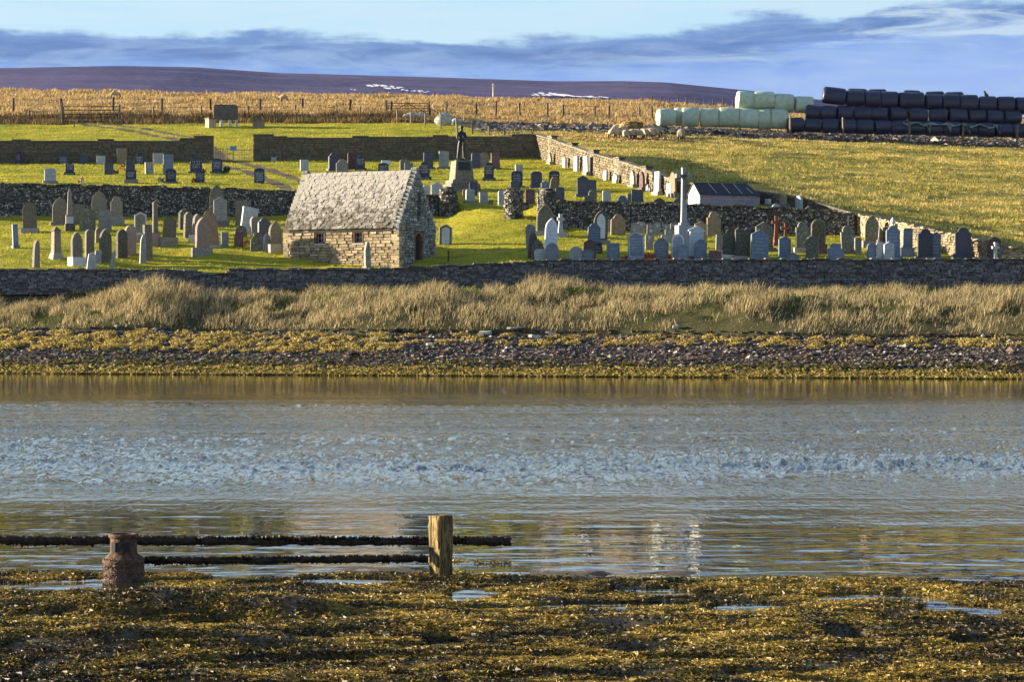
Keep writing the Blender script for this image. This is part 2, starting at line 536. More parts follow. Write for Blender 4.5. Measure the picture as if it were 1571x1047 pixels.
c = t.mix(t.math('MULTIPLY', t.smooth(t.noise(p, 3.1, 4, 0.6), 0.58, 0.7), 0.5), c, (0.17, 0.12, 0.06))
finish(t, c, 0.85, nB, 0.5, 0.03, spec=0.2)
M['slate'] = m
M['underroof'] = stone_mat('roof bedding', (0.03, 0.028, 0.025), (0.06, 0.055, 0.05), None, 0, 5, rand=0)


def simple(name, col, rough=0.6, var=None, scale=8, metal=0, spec=0.3, bump=0.2, rand=0.0, coat=0):
    m, t = new_mat(name)
    n = t.noise(wpos(t), scale, 5, 0.6)
    c = t.mix(t.smooth(n, 0.3, 0.72), col, var or tuple(x * 0.6 for x in col))
    if rand:
        r = t.n('ShaderNodeObjectInfo').outputs['Random']
        v = t.math('ADD', 1 - rand, t.math('MULTIPLY', r, 2 * rand))
        cc = t.n('ShaderNodeCombineColor', {0: v, 1: v, 2: v}).outputs[0]
        c = t.mix(1.0, c, cc, 'MULTIPLY')
    finish(t, c, rough, n, bump, 0.02, metal=metal, spec=spec, coat=coat)
    return m


M['post'] = simple('weathered fence timber', (0.20, 0.16, 0.12), 0.85, (0.10, 0.08, 0.06), 12)
M['darkpost'] = simple('dark fence timber', (0.075, 0.06, 0.05), 0.85, (0.03, 0.025, 0.02), 12)
M['wire'] = simple('fence wire', (0.12, 0.12, 0.12), 0.5, None, 5, 0.6)
M['iron'] = simple('dark iron', (0.05, 0.05, 0.055), 0.6, (0.09, 0.06, 0.045), 9, 0.3)
M['rustiron'] = simple('rusted iron cross', (0.26, 0.085, 0.05), 0.8, (0.15, 0.05, 0.035), 9)
M['bronze'] = simple('dark bronze', (0.045, 0.05, 0.05), 0.45, (0.02, 0.022, 0.022), 6, 0.6)
M['glass'] = simple('dark window glass', (0.015, 0.018, 0.024), 0.12, None, 4, 0, 0.5, 0.03)
M['whitepaint'] = simple('white painted boards', (0.8, 0.8, 0.78), 0.7, (0.60, 0.60, 0.58), 3)
M['shedboard'] = simple('grey lilac weatherboards', (0.36, 0.31, 0.33), 0.8, (0.24, 0.21, 0.23), 4, rand=0.15)
M['shedroof'] = simple('black felt roof', (0.022, 0.024, 0.034), 0.55, (0.04, 0.042, 0.055), 3)
M['batten'] = simple('pale roof batten', (0.50, 0.48, 0.45), 0.7)
M['door'] = simple('old plum painted door', (0.055, 0.035, 0.05), 0.7, (0.035, 0.025, 0.035), 6)
M['green_wrap'] = simple('pale green silage wrap', (0.50, 0.60, 0.44), 0.35, (0.36, 0.44, 0.33), 2.5, 0, 0.5, 0.35, 0.08)
M['black_wrap'] = simple('black silage wrap', (0.012, 0.016, 0.038), 0.36, (0.028, 0.035, 0.072), 5, 0, 0.5, 0.9, 0.2)
M['netting'] = simple('green cover netting', (0.16, 0.20, 0.16), 0.8, (0.26, 0.30, 0.25), 5)
M['hay'] = simple('hay', (0.62, 0.44, 0.18), 0.9, (0.38, 0.26, 0.10), 14, bump=0.8)
M['wool'] = simple('sheep wool', (0.50, 0.40, 0.26), 0.95, (0.32, 0.25, 0.16), 9, bump=0.8, rand=0.2)
M['sheepface'] = simple('sheep face', (0.10, 0.08, 0.06), 0.9)
M['whiterock'] = simple('pale boulder', (0.50, 0.50, 0.44), 0.9, (0.30, 0.30, 0.26), 3, bump=0.6)
M['tarp'] = simple('faded blue tarpaulin', (0.20, 0.27, 0.36), 0.6, (0.42, 0.48, 0.52), 3, bump=0.5)
M['bluesign'] = simple('blue sign plate', (0.05, 0.20, 0.42), 0.4, (0.30, 0.42, 0.55), 14)
M['yellowflower'] = simple('yellow petals', (0.75, 0.50, 0.04), 0.7)
M['redflower'] = simple('red petals', (0.55, 0.05, 0.03), 0.7, (0.35, 0.03, 0.02))
M['orangeflower'] = simple('orange brown petals', (0.48, 0.14, 0.06), 0.7, (0.25, 0.07, 0.04))
M['darkleaf'] = simple('dark leaves', (0.02, 0.025, 0.012), 0.8)
M['whitepot'] = simple('white glazed pot', (0.65, 0.64, 0.62), 0.5)
M['tank'] = simple('brown grey tank panel', (0.15, 0.13, 0.11), 0.8, (0.09, 0.08, 0.065), 3)
M['rust'] = simple('barnacled rust', (0.15, 0.085, 0.05), 0.9, (0.035, 0.026, 0.024), 26, bump=1.0)
M['barnacle'] = simple('barnacles', (0.42, 0.36, 0.32), 0.9, (0.25, 0.2, 0.18), 30)
M['wetwood'] = simple('split weathered post', (0.30, 0.20, 0.09), 0.85, (0.045, 0.032, 0.018), 26, bump=1.0)
M['rail'] = simple('wrack covered rail', (0.020, 0.014, 0.010), 0.6, (0.045, 0.03, 0.015), 25, bump=1.0)
M['snow'] = simple('old snow', (0.86, 0.88, 0.92), 0.7, (0.8, 0.82, 0.88), 0.02)
M['bird'] = simple('crow feathers', (0.015, 0.015, 0.018), 0.6)


def tint_mat(name, trans=0.3, rough=0.75, spec=0.15):
    """foliage whose colour is stored per blade"""
    m, t = new_mat(name)
    a = t.n('ShaderNodeAttribute', attribute_name='tint').outputs['Color']
    finish(t, a, rough, spec=spec, trans=trans)
    return m


M['blades'] = tint_mat('grass blades', 0.35)
M['wrack'] = tint_mat('seaweed fronds', 0.25, 0.5, 0.3)
M['pebble'] = tint_mat('shore stones', None, 0.55, 0.4)


def lawn_mat(name, c1, c2, c3, dry, dryamt=0.35):
    m, t = new_mat(name)
    p = wpos(t)
    big = t.noise(t.mapping(p, (0.14, 0.30, 0.30)), 1.0, 5, 0.7)
    mid = t.noise(t.mapping(p, (0.9, 1.8, 1.8)), 1.0, 5, 0.65)
    fine = t.noise(p, 9, 5, 0.75)
    c = t.mix(t.smooth(big, 0.35, 0.65), c1, c2)
    c = t.mix(t.math('MULTIPLY', t.smooth(t.noise(t.mapping(p, (0.35, 0.8, 0.8), (4, 9, 2)), 1.0, 4, 0.65), 0.5, 0.66), 0.55), c, tuple(x * 0.5 for x in c1))
    c = t.mix(t.math('MULTIPLY', t.smooth(mid, 0.5, 0.72), dryamt), c, dry)
    c = t.mix(t.math('MULTIPLY', t.smooth(fine, 0.45, 0.7), 0.55), c, c3)
    h = t.math('ADD', t.math('MULTIPLY', mid, 1.0), t.math('MULTIPLY', fine, 0.35))
    finish(t, c, 0.9, h, 0.9, 0.12, spec=0.1)
    return m


M['lawn'] = lawn_mat('churchyard lawn', (0.32, 0.31, 0.025), (0.42, 0.37, 0.035), (0.07, 0.09, 0.010), (0.42, 0.32, 0.06), 0.4)
M['field'] = lawn_mat('sheep pasture', (0.36, 0.30, 0.06), (0.45, 0.36, 0.09), (0.12, 0.11, 0.03), (0.50, 0.36, 0.14), 0.6)
M['moor'] = lawn_mat('dead moor grass', (0.36, 0.22, 0.075), (0.44, 0.29, 0.11), (0.14, 0.085, 0.035), (0.46, 0.31, 0.13), 0.5)
M['banksoil'] = lawn_mat('bank turf', (0.060, 0.060, 0.022), (0.085, 0.075, 0.035), (0.025, 0.022, 0.012), (0.13, 0.10, 0.05), 0.5)
M['shingle'] = lawn_mat('shingle bed', (0.050, 0.040, 0.035), (0.075, 0.06, 0.05), (0.02, 0.017, 0.015), (0.11, 0.09, 0.075), 0.3)
M['silt'] = simple('wet silt under matted weed', (0.115, 0.080, 0.020), 0.5, (0.022, 0.016, 0.007), 38, 0, 0.4, 1.0)
M['track'] = simple('worn earth', (0.12, 0.085, 0.045), 0.95, (0.07, 0.05, 0.03), 3, bump=0.6)
M['mud'] = simple('trodden farm mud', (0.060, 0.045, 0.032), 0.8, (0.12, 0.09, 0.06), 1.6, bump=0.9)
M['strawlitter'] = simple('trampled hay litter', (0.42, 0.29, 0.13), 0.95, (0.28, 0.19, 0.08), 3, bump=0.6)

m, t = new_mat('heather hill')
p = wpos(t)
a = t.noise(t.mapping(p, (0.003, 0.012, 0.012)), 1.0, 6, 0.65)
b_ = t.noise(t.mapping(p, (0.02, 0.05, 0.05)), 1.0, 5, 0.7)
c = t.mix(t.smooth(a, 0.38, 0.60), (0.070, 0.070, 0.145), (0.13, 0.11, 0.19))  # heather purple, with the blue of distance haze painted in
c = t.mix(t.math('MULTIPLY', t.smooth(b_, 0.4, 0.7), 0.5), c, (0.07, 0.06, 0.10))
finish(t, c, 1.0, b_, 0.6, 6.0, spec=0.0)
M['hill'] = m

# water: ripple strength varies with the wind-ruffled band across the inlet
m, t = new_mat('tidal water')
p = wpos(t)
s = t.n('ShaderNodeSeparateXYZ', {0: p})
yy = t.math('ADD', s.outputs[1], t.math('MULTIPLY', t.math('SUBTRACT', t.noise(t.mapping(p, (0.05, 0.10, 1)), 1.0, 3), 0.5), 16.0))
ruffle = t.math('MULTIPLY', t.smooth(yy, 27, 43), t.math('SUBTRACT', 1.0, t.smooth(yy, 52, 92)))
lanes = t.smooth(t.noise(t.mapping(p, (0.04, 0.22, 1)), 1.0, 4, 0.6), 0.36, 0.62)
ruffle = t.math('MULTIPLY', ruffle, t.math('ADD', 0.35, t.math('MULTIPLY', lanes, 0.65)))
r1 = t.noise(t.mapping(p, (2.4, 3.4, 1)), 1.0, 4, 0.6, 0.3)
r2 = t.noise(t.mapping(p, (7.0, 9.0, 1)), 1.0, 3, 0.6)
calm = t.noise(t.mapping(p, (0.8, 2.2, 1)), 1.0, 3, 0.5, 0.6)
near = t.math('SUBTRACT', 1.0, t.smooth(s.outputs[1], 22, 40))
r3 = t.noise(t.mapping(p, (7.5, 1.5, 1)), 1.0, 3, 0.65, 0.3)
amp = t.math('ADD', t.math('MULTIPLY', ruffle, 1.0), 0.015)
h = t.math('MULTIPLY', t.math('ADD', t.math('ADD', t.math('MULTIPLY', r1, 0.55), t.math('MULTIPLY', r2, 0.2)), t.math('MULTIPLY', r3, 1.6)), amp)
h = t.math('ADD', h, t.math('MULTIPLY', calm, t.math('ADD', 0.05, t.math('MULTIPLY', near, 0.05))))
bp = t.n('ShaderNodeBump', {'Height': h, 'Strength': 1.0, 'Distance': 0.085})
bs = t.n('ShaderNodeBsdfPrincipled', {'Base Color': (0.020, 0.022, 0.014), 'Roughness': 0.03, 'IOR': 1.9, 'Specular IOR Level': 0.5})
t.t.links.new(bp.outputs[0], bs.inputs['Normal'])
t.t.links.new(bs.outputs[0], t.n('ShaderNodeOutputMaterial').inputs['Surface'])
M['water'] = m

m, t = new_mat('split weathered post')
o_ = opos(t)
g_ = t.noise(t.mapping(o_, (60, 60, 5)), 1.0, 5, 0.7, 0.4)
b2 = t.noise(o_, 14, 5, 0.7)
c = t.mix(t.smooth(g_, 0.40, 0.62), (0.035, 0.025, 0.014), (0.40, 0.28, 0.11))
c = t.mix(t.math('MULTIPLY', t.smooth(b2, 0.5, 0.66), 0.75), c, (0.07, 0.06, 0.025))
finish(t, c, 0.85, g_, 1.0, 0.02, spec=0.2)
M['wetwood'] = m
# ------------------------------------------------------------------ the setting
def grid_faces(nu, nv):
    i = np.arange(nu - 1); j = np.arange(nv - 1)
    I, J = np.meshgrid(i, j, indexing='ij')
    a = (I * nv + J).ravel()
    return np.stack([a, a + nv, a + nv + 1, a + 1], 1)


def sheet(name, X, Y, Z, mat, smooth=True, kind='structure'):
    V = np.stack([X.ravel(), Y.ravel(), Z.ravel()], 1)
    me = np_mesh(name, V, grid_faces(*X.shape), smooth=smooth)
    o = mesh_obj(name, me, mat)
    return tag(o, kind=kind)


# big base sheet to the horizon
me = np_mesh('land', [(-9000, 150, -2.5), (9000, 150, -2.5), (9000, 9000, -2.5), (-9000, 9000, -2.5)], [(0, 1, 2, 3)])
tag(mesh_obj('land', me, M['moor']), kind='structure')
me = np_mesh('seabed', [(-400, -60, -2.0), (400, -60, -2.0), (400, 152, -2.0), (-400, 152, -2.0)], [(0, 1, 2, 3)])
tag(mesh_obj('seabed', me, M['silt']), kind='structure')
# water: wind-ruffled band in the middle of the inlet, calm near both shores
yr = 1.0 / np.linspace(1 / 20.5, 1 / 96.0, 430)
yr = np.concatenate([[-60, -20, 0, 10, 18], yr, [105, 120, 140]])
sc_ = np.linspace(-1, 1, 800)
hwid = np.clip(yr, 15, 100) * 0.2 + 4.0
Xw = np.concatenate([np.full((1, len(yr)), -400.0), sc_[:, None] * hwid[None], np.full((1, len(yr)), 400.0)], 0)
Yw = np.repeat(yr[None], Xw.shape[0], 0)
yy_ = Yw + 9 * fbm(Xw * 0.06, Yw * 0.10, 201, 3)
ruf = (0.80 * sstep(28, 42, yy_) * (1 - sstep(55, 92, yy_)) + 0.75 * np.exp(-((yy_ - 42) / 4.5) ** 2)) * (0.45 + 0.55 * sstep(-0.25, 0.2, fbm(Xw * 0.05, Yw * 0.22, 202, 3)))
hw_ = ruf * (0.090 * fbm(Xw * 6.5, Yw * 1.8, 203, 3) + 0.034 * fbm(Xw * 13.0, Yw * 4.5, 204, 2))
calmw = np.clip(1 - ruf, 0, 1) * 0.0055 * fbm(Xw * 1.7, Yw * 2.2, 205, 3)
hw_ = hw_ + calmw * (1 - sstep(60, 95, Yw)) * sstep(19, 22, Yw)
hw_[0] = 0; hw_[-1] = 0
sheet('water', Xw, Yw, hw_, M['water'])

xs = np.linspace(-75, 75, 420)
u, v = np.meshgrid(xs, np.linspace(0, 1, 50), indexing='ij')
Yb = shoreY(u) - 6 + (bankY(u) - shoreY(u) + 6) * v
sheet('shingle_beach', u, Yb + 0.6 * (v > 0.999), ground(u, np.minimum(Yb, bankY(u) - 1e-3)), M['shingle'])
u, v = np.meshgrid(xs, np.linspace(0, 1, 70), indexing='ij')
Yb = bankY(u) + (frontY(u) - bankY(u)) * v
sheet('grass_bank', u, Yb, ground(u, np.clip(Yb, bankY(u) + 1e-3, frontY(u) - 1e-3)), M['banksoil'])

# churchyard, meadow and field share one conforming grid
rows_n = [52, 2, 96, 100]
vk = np.concatenate([np.linspace(0, 1, 52, endpoint=False), [1.0], np.linspace(2, 3, 96, endpoint=False), np.linspace(3, 4, 110)])
uk = np.concatenate([np.linspace(0, 1, 330) ** 0.85, np.linspace(2, 3, 190)])
uu, vv = np.meshgrid(uk, vk, indexing='ij')
GX = -75 + 90 * uu * 0 + 40.0
GY = np.full_like(GX, 190.0)
for _ in range(8):
    my = midY(GX)
    fy = frontY(GX)
    a = fy + 0.001 + (my - 0.05 - fy) * np.clip(vv, 0, 1)
    b = my + 0.05 + (215 - my - 0.05) * np.clip(vv - 2, 0, 1)
    c_ = 215 + 50 * np.clip(vv - 3, 0, 1)
    GY = np.where(vv <= 1, a, np.where(vv <= 3, b, c_))
    rx = rwX(GY)
    GX = np.where(uu <= 1, -75 + (rx - 0.05 + 75) * np.clip(uu, 0, 1), rx + 0.05 + (80 - rx) * np.clip(uu - 2, 0, 1))
GZ = ground(GX, np.minimum(GY, 264.99))
GQ = grid_faces(*GX.shape)
V = np.stack([GX.ravel(), GY.ravel(), GZ.ravel()], 1)
cen = V[GQ].mean(1)
isf = cen[:, 0] > rwX(cen[:, 1])


def world_line(pts):
    return [pix2ground(*p)[:2] for p in pts]


def dist_line(c, pts):
    d = np.full(len(c), 1e9)
    for (x0, y0), (x1, y1) in zip(pts, pts[1:]):
        ex, ey = x1 - x0, y1 - y0
        t = np.clip(((c[:, 0] - x0) * ex + (c[:, 1] - y0) * ey) / (ex * ex + ey * ey), 0, 1)
        d = np.minimum(d, np.hypot(c[:, 0] - x0 - t * ex, c[:, 1] - y0 - t * ey))
    return d


trk = world_line([(140, 189), (215, 200), (290, 214)]) + [(-24.9, 214.9), (-23.0, 211)] + world_line([(395, 262), (432, 275), (466, 290)])
dtr = dist_line(cen, trk)
nz = fbm(cen[:, 0] * 0.8, cen[:, 1] * 0.8, 77, 3)
rut = (np.abs(dtr - 1.1) < 0.50 + 0.3 * nz) & ~isf
mud = isf & (cen[:, 1] > 252 + 4 * nz + np.where(cen[:, 0] < 15, -4, 0)) | (isf & (cen[:, 1] > 246 + 6 * nz) & (cen[:, 0] < 14) & (cen[:, 0] > -2))


def sub(name, mask, mat):
    q = GQ[mask]
    used, inv = np.unique(q, return_inverse=True)
    me = np_mesh(name, V[used], inv.reshape(-1, 4), smooth=True)
    return tag(mesh_obj(name, me, mat), kind='structure')


sub('lawn', ~isf & ~rut, M['lawn'])
sub('path', rut, M['track'])
_x = np.linspace(-75, 60, 300)
u, v = np.meshgrid(_x, np.linspace(0, 1, 6), indexing='ij')
_fy = frontY(u) + 0.001
sheet('lawn_edge', u, _fy - 0.30 * (1 - v), ground(u, _fy + 0.001) - 1.2 * (1 - v) ** 2 - 0.12 * (1 - v), M['lawn'])
sub('pasture', isf & ~mud, M['field'])
sub('farm_mud', mud, M['mud'])

u, v = np.meshgrid(np.linspace(-110, 110, 300), np.concatenate([np.linspace(265, 267, 8), np.linspace(267.5, 345, 90), np.linspace(347, 440, 12)]), indexing='ij')
sheet('moor', u, v, ground(u, np.maximum(v, 265.001)), M['moor'])

# heather hill across the valley
HX = [-600, -300, 24, 180, 300, 430, 560, 700, 850, 960, 1020, 1090, 1150, 1250, 1400, 1571, 2000]
HP = [118, 108, 103, 100, 102, 111, 114.5, 119, 124, 124, 126, 133, 139, 152, 168, 180, 200]
u, v = np.meshgrid(np.linspace(-1300, 1100, 260), np.linspace(1500, 3900, 120), indexing='ij')
hp = np.interp(u / 3000 * F + 785.5, HX, HP)
hz = CAM_H + (HY - hp) / F * 3000
k = np.where(v < 3000, sstep(1350, 3000, v) * 0.25 + 0.75 * np.clip((v - 1400) / 1600, 0, 1), 1 - 0.7 * sstep(3000, 3900, v))
sheet('heather_hill', u, v, hz * k + 14 * fbm(u / 420, v / 420, 91, 4) * np.clip(np.abs(v - 3000) / 700, 0.05, 1) , M['hill'])


def hill_pt(px, py):
    Ys = np.arange(1500, 3000, 4.0)
    Xs = (px - 785.5) / F * Ys
    hpp = np.interp(Xs / 3000 * F + 785.5, HX, HP)
    hzz = CAM_H + (HY - hpp) / F * 3000
    kk = sstep(1350, 3000, Ys) * 0.25 + 0.75 * np.clip((Ys - 1400) / 1600, 0, 1)
    zz = hzz * kk + 14 * fbm(Xs / 420, Ys / 420, 91, 4) * np.clip(np.abs(Ys - 3000) / 700, 0.05, 1)
    pp = HY - (zz - CAM_H) / Ys * F
    i = np.nonzero(pp <= py)[0]
    i = i[0] if len(i) else len(Ys) - 1
    return Xs[i], Ys[i], zz[i]


# snow lying in the hollows of the hill
bm = bmesh.new()
rs = random.Random(5)
streaks = []
for (x0, x1, y0, y1, n, th) in ((565, 618, 133, 139, 16, 2.6), (618, 660, 140, 144, 8, 1.5), (815, 872, 147, 148, 18, 2.4), (872, 932, 149, 153, 12, 1.6), (538, 548, 139, 142, 2, 1.0)):
    for q in range(n):
        f_ = (q + rs.random()) / n
        streaks.append((x0 + (x1 - x0) * f_, y0 + (y1 - y0) * f_ + rs.uniform(-1.6, 1.6) * th / 2, rs.uniform(2, 7), rs.uniform(0.4, 1.0) * th / 2))
for (x, y, wd, hh) in streaks:
    top = []; bot = []
    n = 7
    for i in range(n):
        f_ = i / (n - 1)
        e = math.sin(PI * f_) ** 0.6
        px = x + (f_ - 0.5) * wd * 2
        jit = rs.uniform(-0.35, 0.35)
        for lst, yy in ((top, y - hh * e + jit + f_ * 1.0), (bot, y + hh * e + jit + f_ * 1.0 + 0.05)):
            q = hill_pt(px, yy)
            lst.append(bm.verts.new((q[0], q[1] - 1.5, q[2] + 2.2)))
    for i in range(n - 1):
        bm.faces.new((bot[i], bot[i + 1], top[i + 1], top[i]))
tag(bm_obj('snow', bm, M['snow']), kind='structure')


# ---- near shore: mud, pools and wrack
POOLS = [(1150, 936, 60, 4.5), (684, 991, 34, 6), (720, 915, 32, 5), (1297, 983, 30, 5), (885, 935, 60, 3), (1480, 938, 60, 5), (560, 893, 60, 3), (120, 899, 90, 3), (1400, 955, 60, 3), (60, 905, 40, 3),
         (1040, 912, 60, 3), (980, 1005, 40, 4), (330, 985, 40, 3), (860, 960, 50, 3), (1500, 1000, 40, 4), (1340, 918, 90, 4)]


def edgeY(X): return np.interp(X, [-6, -3.5, 0, 1.5, 5, 7], [22.3, 22.1, 21.8, 21.4, 21.1, 20.9])


def nearz(X, Y):
    e = edgeY(X)
    z = np.clip((e - Y), -6, 12) * 0.010 + 0.004 - 0.05 * sstep(0.16, 0.45, fbm(X * 0.9, Y * 3.2, 67, 3)) * (1 - 0.5 * sstep(1, 3, X)) + 0.055 * fbm(X * 0.9, Y * 1.6, 61, 4) + 0.03 * fbm(X * 4, Y * 5, 65, 3)
    z = z + 0.17 * np.exp(-((X + 2.6) / 0.8) ** 2 - ((Y - 19.05) / 0.35) ** 2) + 0.13 * np.exp(-((X + 1.6) / 0.35) ** 2 - ((Y - 18.95) / 0.3) ** 2)
    z = z + 0.10 * np.exp(-((X + 2.9) / 1.4) ** 2 - ((Y - 16.9) / 0.25) ** 2)
    z = z + 0.06 * np.exp(-((X - 0.1) / 1.2) ** 2 - ((Y - 18.3) / 0.3) ** 2) + 0.05 * np.exp(-((X - 2.6) / 0.9) ** 2 - ((Y - 17.6) / 0.3) ** 2)
    for px, py, wx, wy in POOLS:
        Y0 = CAM_H * F / (py - HY); X0 = (px - 785.5) / F * Y0
        sx = wx / F * Y0; sy = wy * Y0 * Y0 / (CAM_H * F)
        z = z - 0.17 * np.exp(-((X - X0) / (sx * 0.8)) ** 2 - ((Y - Y0) / (sy * 1.35)) ** 2)
    z = z - 0.3 * sstep(0.8, 5, Y - e)
    z = z + 0.5 * sstep(9, 0, Y)
    return z


u, v = np.meshgrid(np.linspace(-14, 14, 380), np.concatenate([np.linspace(-8, 13, 30), np.linspace(13.2, 26, 190)]), indexing='ij')
sheet('mud_flat', u, v, nearz(u, v), M['silt'])


# ------------------------------------------------------------------ vegetation as stuff
def blades(name, X, Y, Z, h, wd, lx, ly, tint, mat, two=True, label=None):
    n = len(X)
    ang = RNG.uniform(-0.7, 0.7, n)
    ax = np.cos(ang) * wd * 0.5; ay = np.sin(ang) * wd * 0.5
    B = np.stack([X, Y, Z], 1)
    off = np.stack([ax, ay, np.zeros(n)], 1)
    tip = B + np.stack([lx * h, ly * h, h * np.sqrt(np.clip(1 - 0.6 * (lx ** 2 + ly ** 2), 0.1, 1))], 1)
    if two:
        mid = B + np.stack([lx * h * 0.3, ly * h * 0.3, h * 0.58], 1)
        Vv = np.stack([B - off, B + off, mid - off * 0.75, mid + off * 0.75, tip], 1).reshape(-1, 3)
        b = np.arange(n) * 5
        Q = np.stack([b, b + 1, b + 3, b + 2], 1)
        T = np.stack([b + 2, b + 3, b + 4], 1)
        tt = np.repeat(tint, 5, axis=0)
    else:
        Vv = np.stack([B - off, B + off, tip], 1).reshape(-1, 3)
        b = np.arange(n) * 3
        Q = None
        T = np.stack([b, b + 1, b + 2], 1)
        tt = np.repeat(tint, 3, axis=0)
    me = np_mesh(name, Vv, Q, T, tint=tt)
    o = mesh_obj(name, me, mat)
    tag(o, label, kind='stuff')
    return o


def pick(cols, idx):
    return np.array(cols)[idx]


def jitter(t, a=0.25):
    return np.clip(t * RNG.uniform(1 - a, 1 + a, (len(t), 1)), 0, 1)


# bank grass: dry straw stems blown to the right over green turf
n = 210000
X = RNG.uniform(-36, 36, n)
vv = RNG.uniform(0.0, 1, n) ** 0.8
Y = bankY(X) + 0.1 + (frontY(X) - 0.75 - bankY(X)) * vv
cl = fbm(X * 0.9, Y * 0.9, 101, 3)
big = fbm(X * 0.16, Y * 0.3, 102, 3)
s = (Y - bankY(X)) / (frontY(X) - bankY(X))
keep = RNG.uniform(0, 1, n) < np.clip(0.8 + cl, 0.35, 1)
X, Y, cl, big, s = X[keep], Y[keep], cl[keep], big[keep], s[keep]
n = len(X)
Z = ground(X, Y)
straw = (cl + 1.1 * big + RNG.normal(0, 0.16, n)) > -0.02 + 0.40 * sstep(0.5, 0.8, s) - 0.42 * (1 - sstep(0.2, 0.45, s))
h = np.where(straw, RNG.uniform(0.30, 0.85, n), RNG.uniform(0.10, 0.30, n)) * (0.75 + 0.9 * np.clip(cl + 0.2, -0.2, 0.6)) * (1 - 0.45 * sstep(0.75, 1, s)) * (0.55 + 0.45 * sstep(0, 0.12, s)) * 0.80
tall = 0.25 * np.exp(-((X + 19.0) / 1.6) ** 2) + 0.35 * np.exp(-((X - 1.5) / 2.0) ** 2)
h = h * (1 + tall)
wx = 0.30 + 0.25 * fbm(X * 0.4, Y * 0.4, 105, 2)
lx = wx + RNG.normal(0, 0.38, n); ly = RNG.normal(-0.2, 0.35, n)
tn = np.where(straw[:, None], pick([(0.58, 0.47, 0.24), (0.38, 0.31, 0.16), (0.72, 0.60, 0.34), (0.15, 0.115, 0.06), (0.06, 0.05, 0.03)], RNG.choice(5, n, p=[.25, .20, .18, .20, .17])),
              pick([(0.13, 0.16, 0.035), (0.20, 0.22, 0.05), (0.07, 0.08, 0.022)], RNG.integers(0, 3, n)))
blades('bank_grass', X, Y, Z - 0.03, h, np.where(straw, 0.022, 0.035), lx, ly, jitter(tn), M['blades'], True, 'long dry straw coloured grass blown to the right along the shore bank')

# lawn tufts
def scatter(n, x0, x1, y0, y1):
    X = RNG.uniform(x0, x1, n); Y = RNG.uniform(y0, y1, n)
    return X, Y


X, Y = scatter(170000, -52, 30, 147.3, 264.5)
k = (np.abs(X) < Y * 0.2 + 3) & (X < rwX(Y) - 0.35) & (np.abs(Y - midY(X)) > 0.45) & (np.abs(Y - 215) > 0.4) & (Y > frontY(X) + 0.1)
c = np.stack([X, Y], 1)
k &= np.abs(dist_line(c, trk) - 1.1) > 0.45
X, Y = X[k], Y[k]; n = len(X)
tn = pick([(0.42, 0.41, 0.035), (0.32, 0.35, 0.03), (0.52, 0.45, 0.06), (0.13, 0.17, 0.018)], RNG.integers(0, 4, n))
cl = fbm(X * 0.5, Y * 1.1, 111, 3)
big = fbm(X * 0.13, Y * 0.3, 113, 3)
tone = np.clip(0.55 + 1.0 * cl + 0.7 * big + RNG.normal(0, 0.22, n), 0, 0.999)
tn = pick([(0.12, 0.16, 0.018), (0.27, 0.30, 0.025), (0.42, 0.40, 0.035), (0.55, 0.46, 0.06)], (tone * 4).astype(int))
h = RNG.uniform(0.05, 0.12, n) * (1 + 0.9 * np.clip(cl, 0, 1))
blades('lawn_grass', X, Y, ground(X, Y) - 0.01, h, 0.06, RNG.normal(0.1, 0.3, n), RNG.normal(0, 0.3, n), jitter(tn), M['blades'], False, 'short bright yellow green grass over the churchyard')

X, Y = scatter(200000, -6, 60, 148, 264)
k = (np.abs(X) < Y * 0.2 + 3) & (X > rwX(Y) + 0.4)
cl = fbm(X * 0.7, Y * 0.9, 121, 3)
k &= RNG.uniform(0, 1, len(X)) < np.clip(0.55 + 1.2 * cl, 0.08, 1)
k &= (Y < 251) | (RNG.uniform(0, 1, len(X)) < 0.12)
X, Y, cl = X[k], Y[k], cl[k]; n = len(X)
tn = pick([(0.48, 0.40, 0.09), (0.58, 0.45, 0.14), (0.28, 0.27, 0.05), (0.13, 0.14, 0.03)], RNG.integers(0, 4, n))
big = fbm(X * 0.10, Y * 0.22, 123, 3)
tone = np.clip(0.52 + 0.9 * cl + 0.9 * big + RNG.normal(0, 0.22, n), 0, 0.999)
tn = pick([(0.13, 0.13, 0.03), (0.28, 0.26, 0.05), (0.46, 0.38, 0.09), (0.62, 0.47, 0.16)], (tone * 4).astype(int))
h = RNG.uniform(0.07, 0.20, n) * (1 + np.clip(cl, 0, 1))
blades('pasture_grass', X, Y, ground(X, Y) - 0.01, h, 0.085, RNG.normal(0.15, 0.3, n), RNG.normal(0, 0.3, n), jitter(tn), M['blades'], False, 'coarse yellowing pasture grass on the slope to the right')

X, Y = scatter(200000, -72, 72, 265.4, 347)
cl = fbm(X * 0.55, Y * 0.45, 131, 4)
k = (np.abs(X) < Y * 0.2 + 2) & (RNG.uniform(0, 1, len(X)) < np.clip(0.5 + 1.4 * cl, 0.05, 1))
X, Y, cl = X[k], Y[k], cl[k]; n = len(X)
tn = pick([(0.52, 0.37, 0.16), (0.58, 0.43, 0.22), (0.42, 0.28, 0.11), (0.20, 0.13, 0.05)], RNG.choice(4, n, p=[.33, .27, .25, .15]))
h = RNG.uniform(0.16, 0.42, n) * (1 + 1.6 * np.clip(cl, -0.2, 0.8))
blades('moor_grass', X, Y, ground(X, Y) - 0.02, h, 0.17, RNG.normal(0.35, 0.55, n), RNG.normal(-0.1, 0.4, n), jitter(tn), M['blades'], False, 'tawny tussocks of dead grass below the hill')

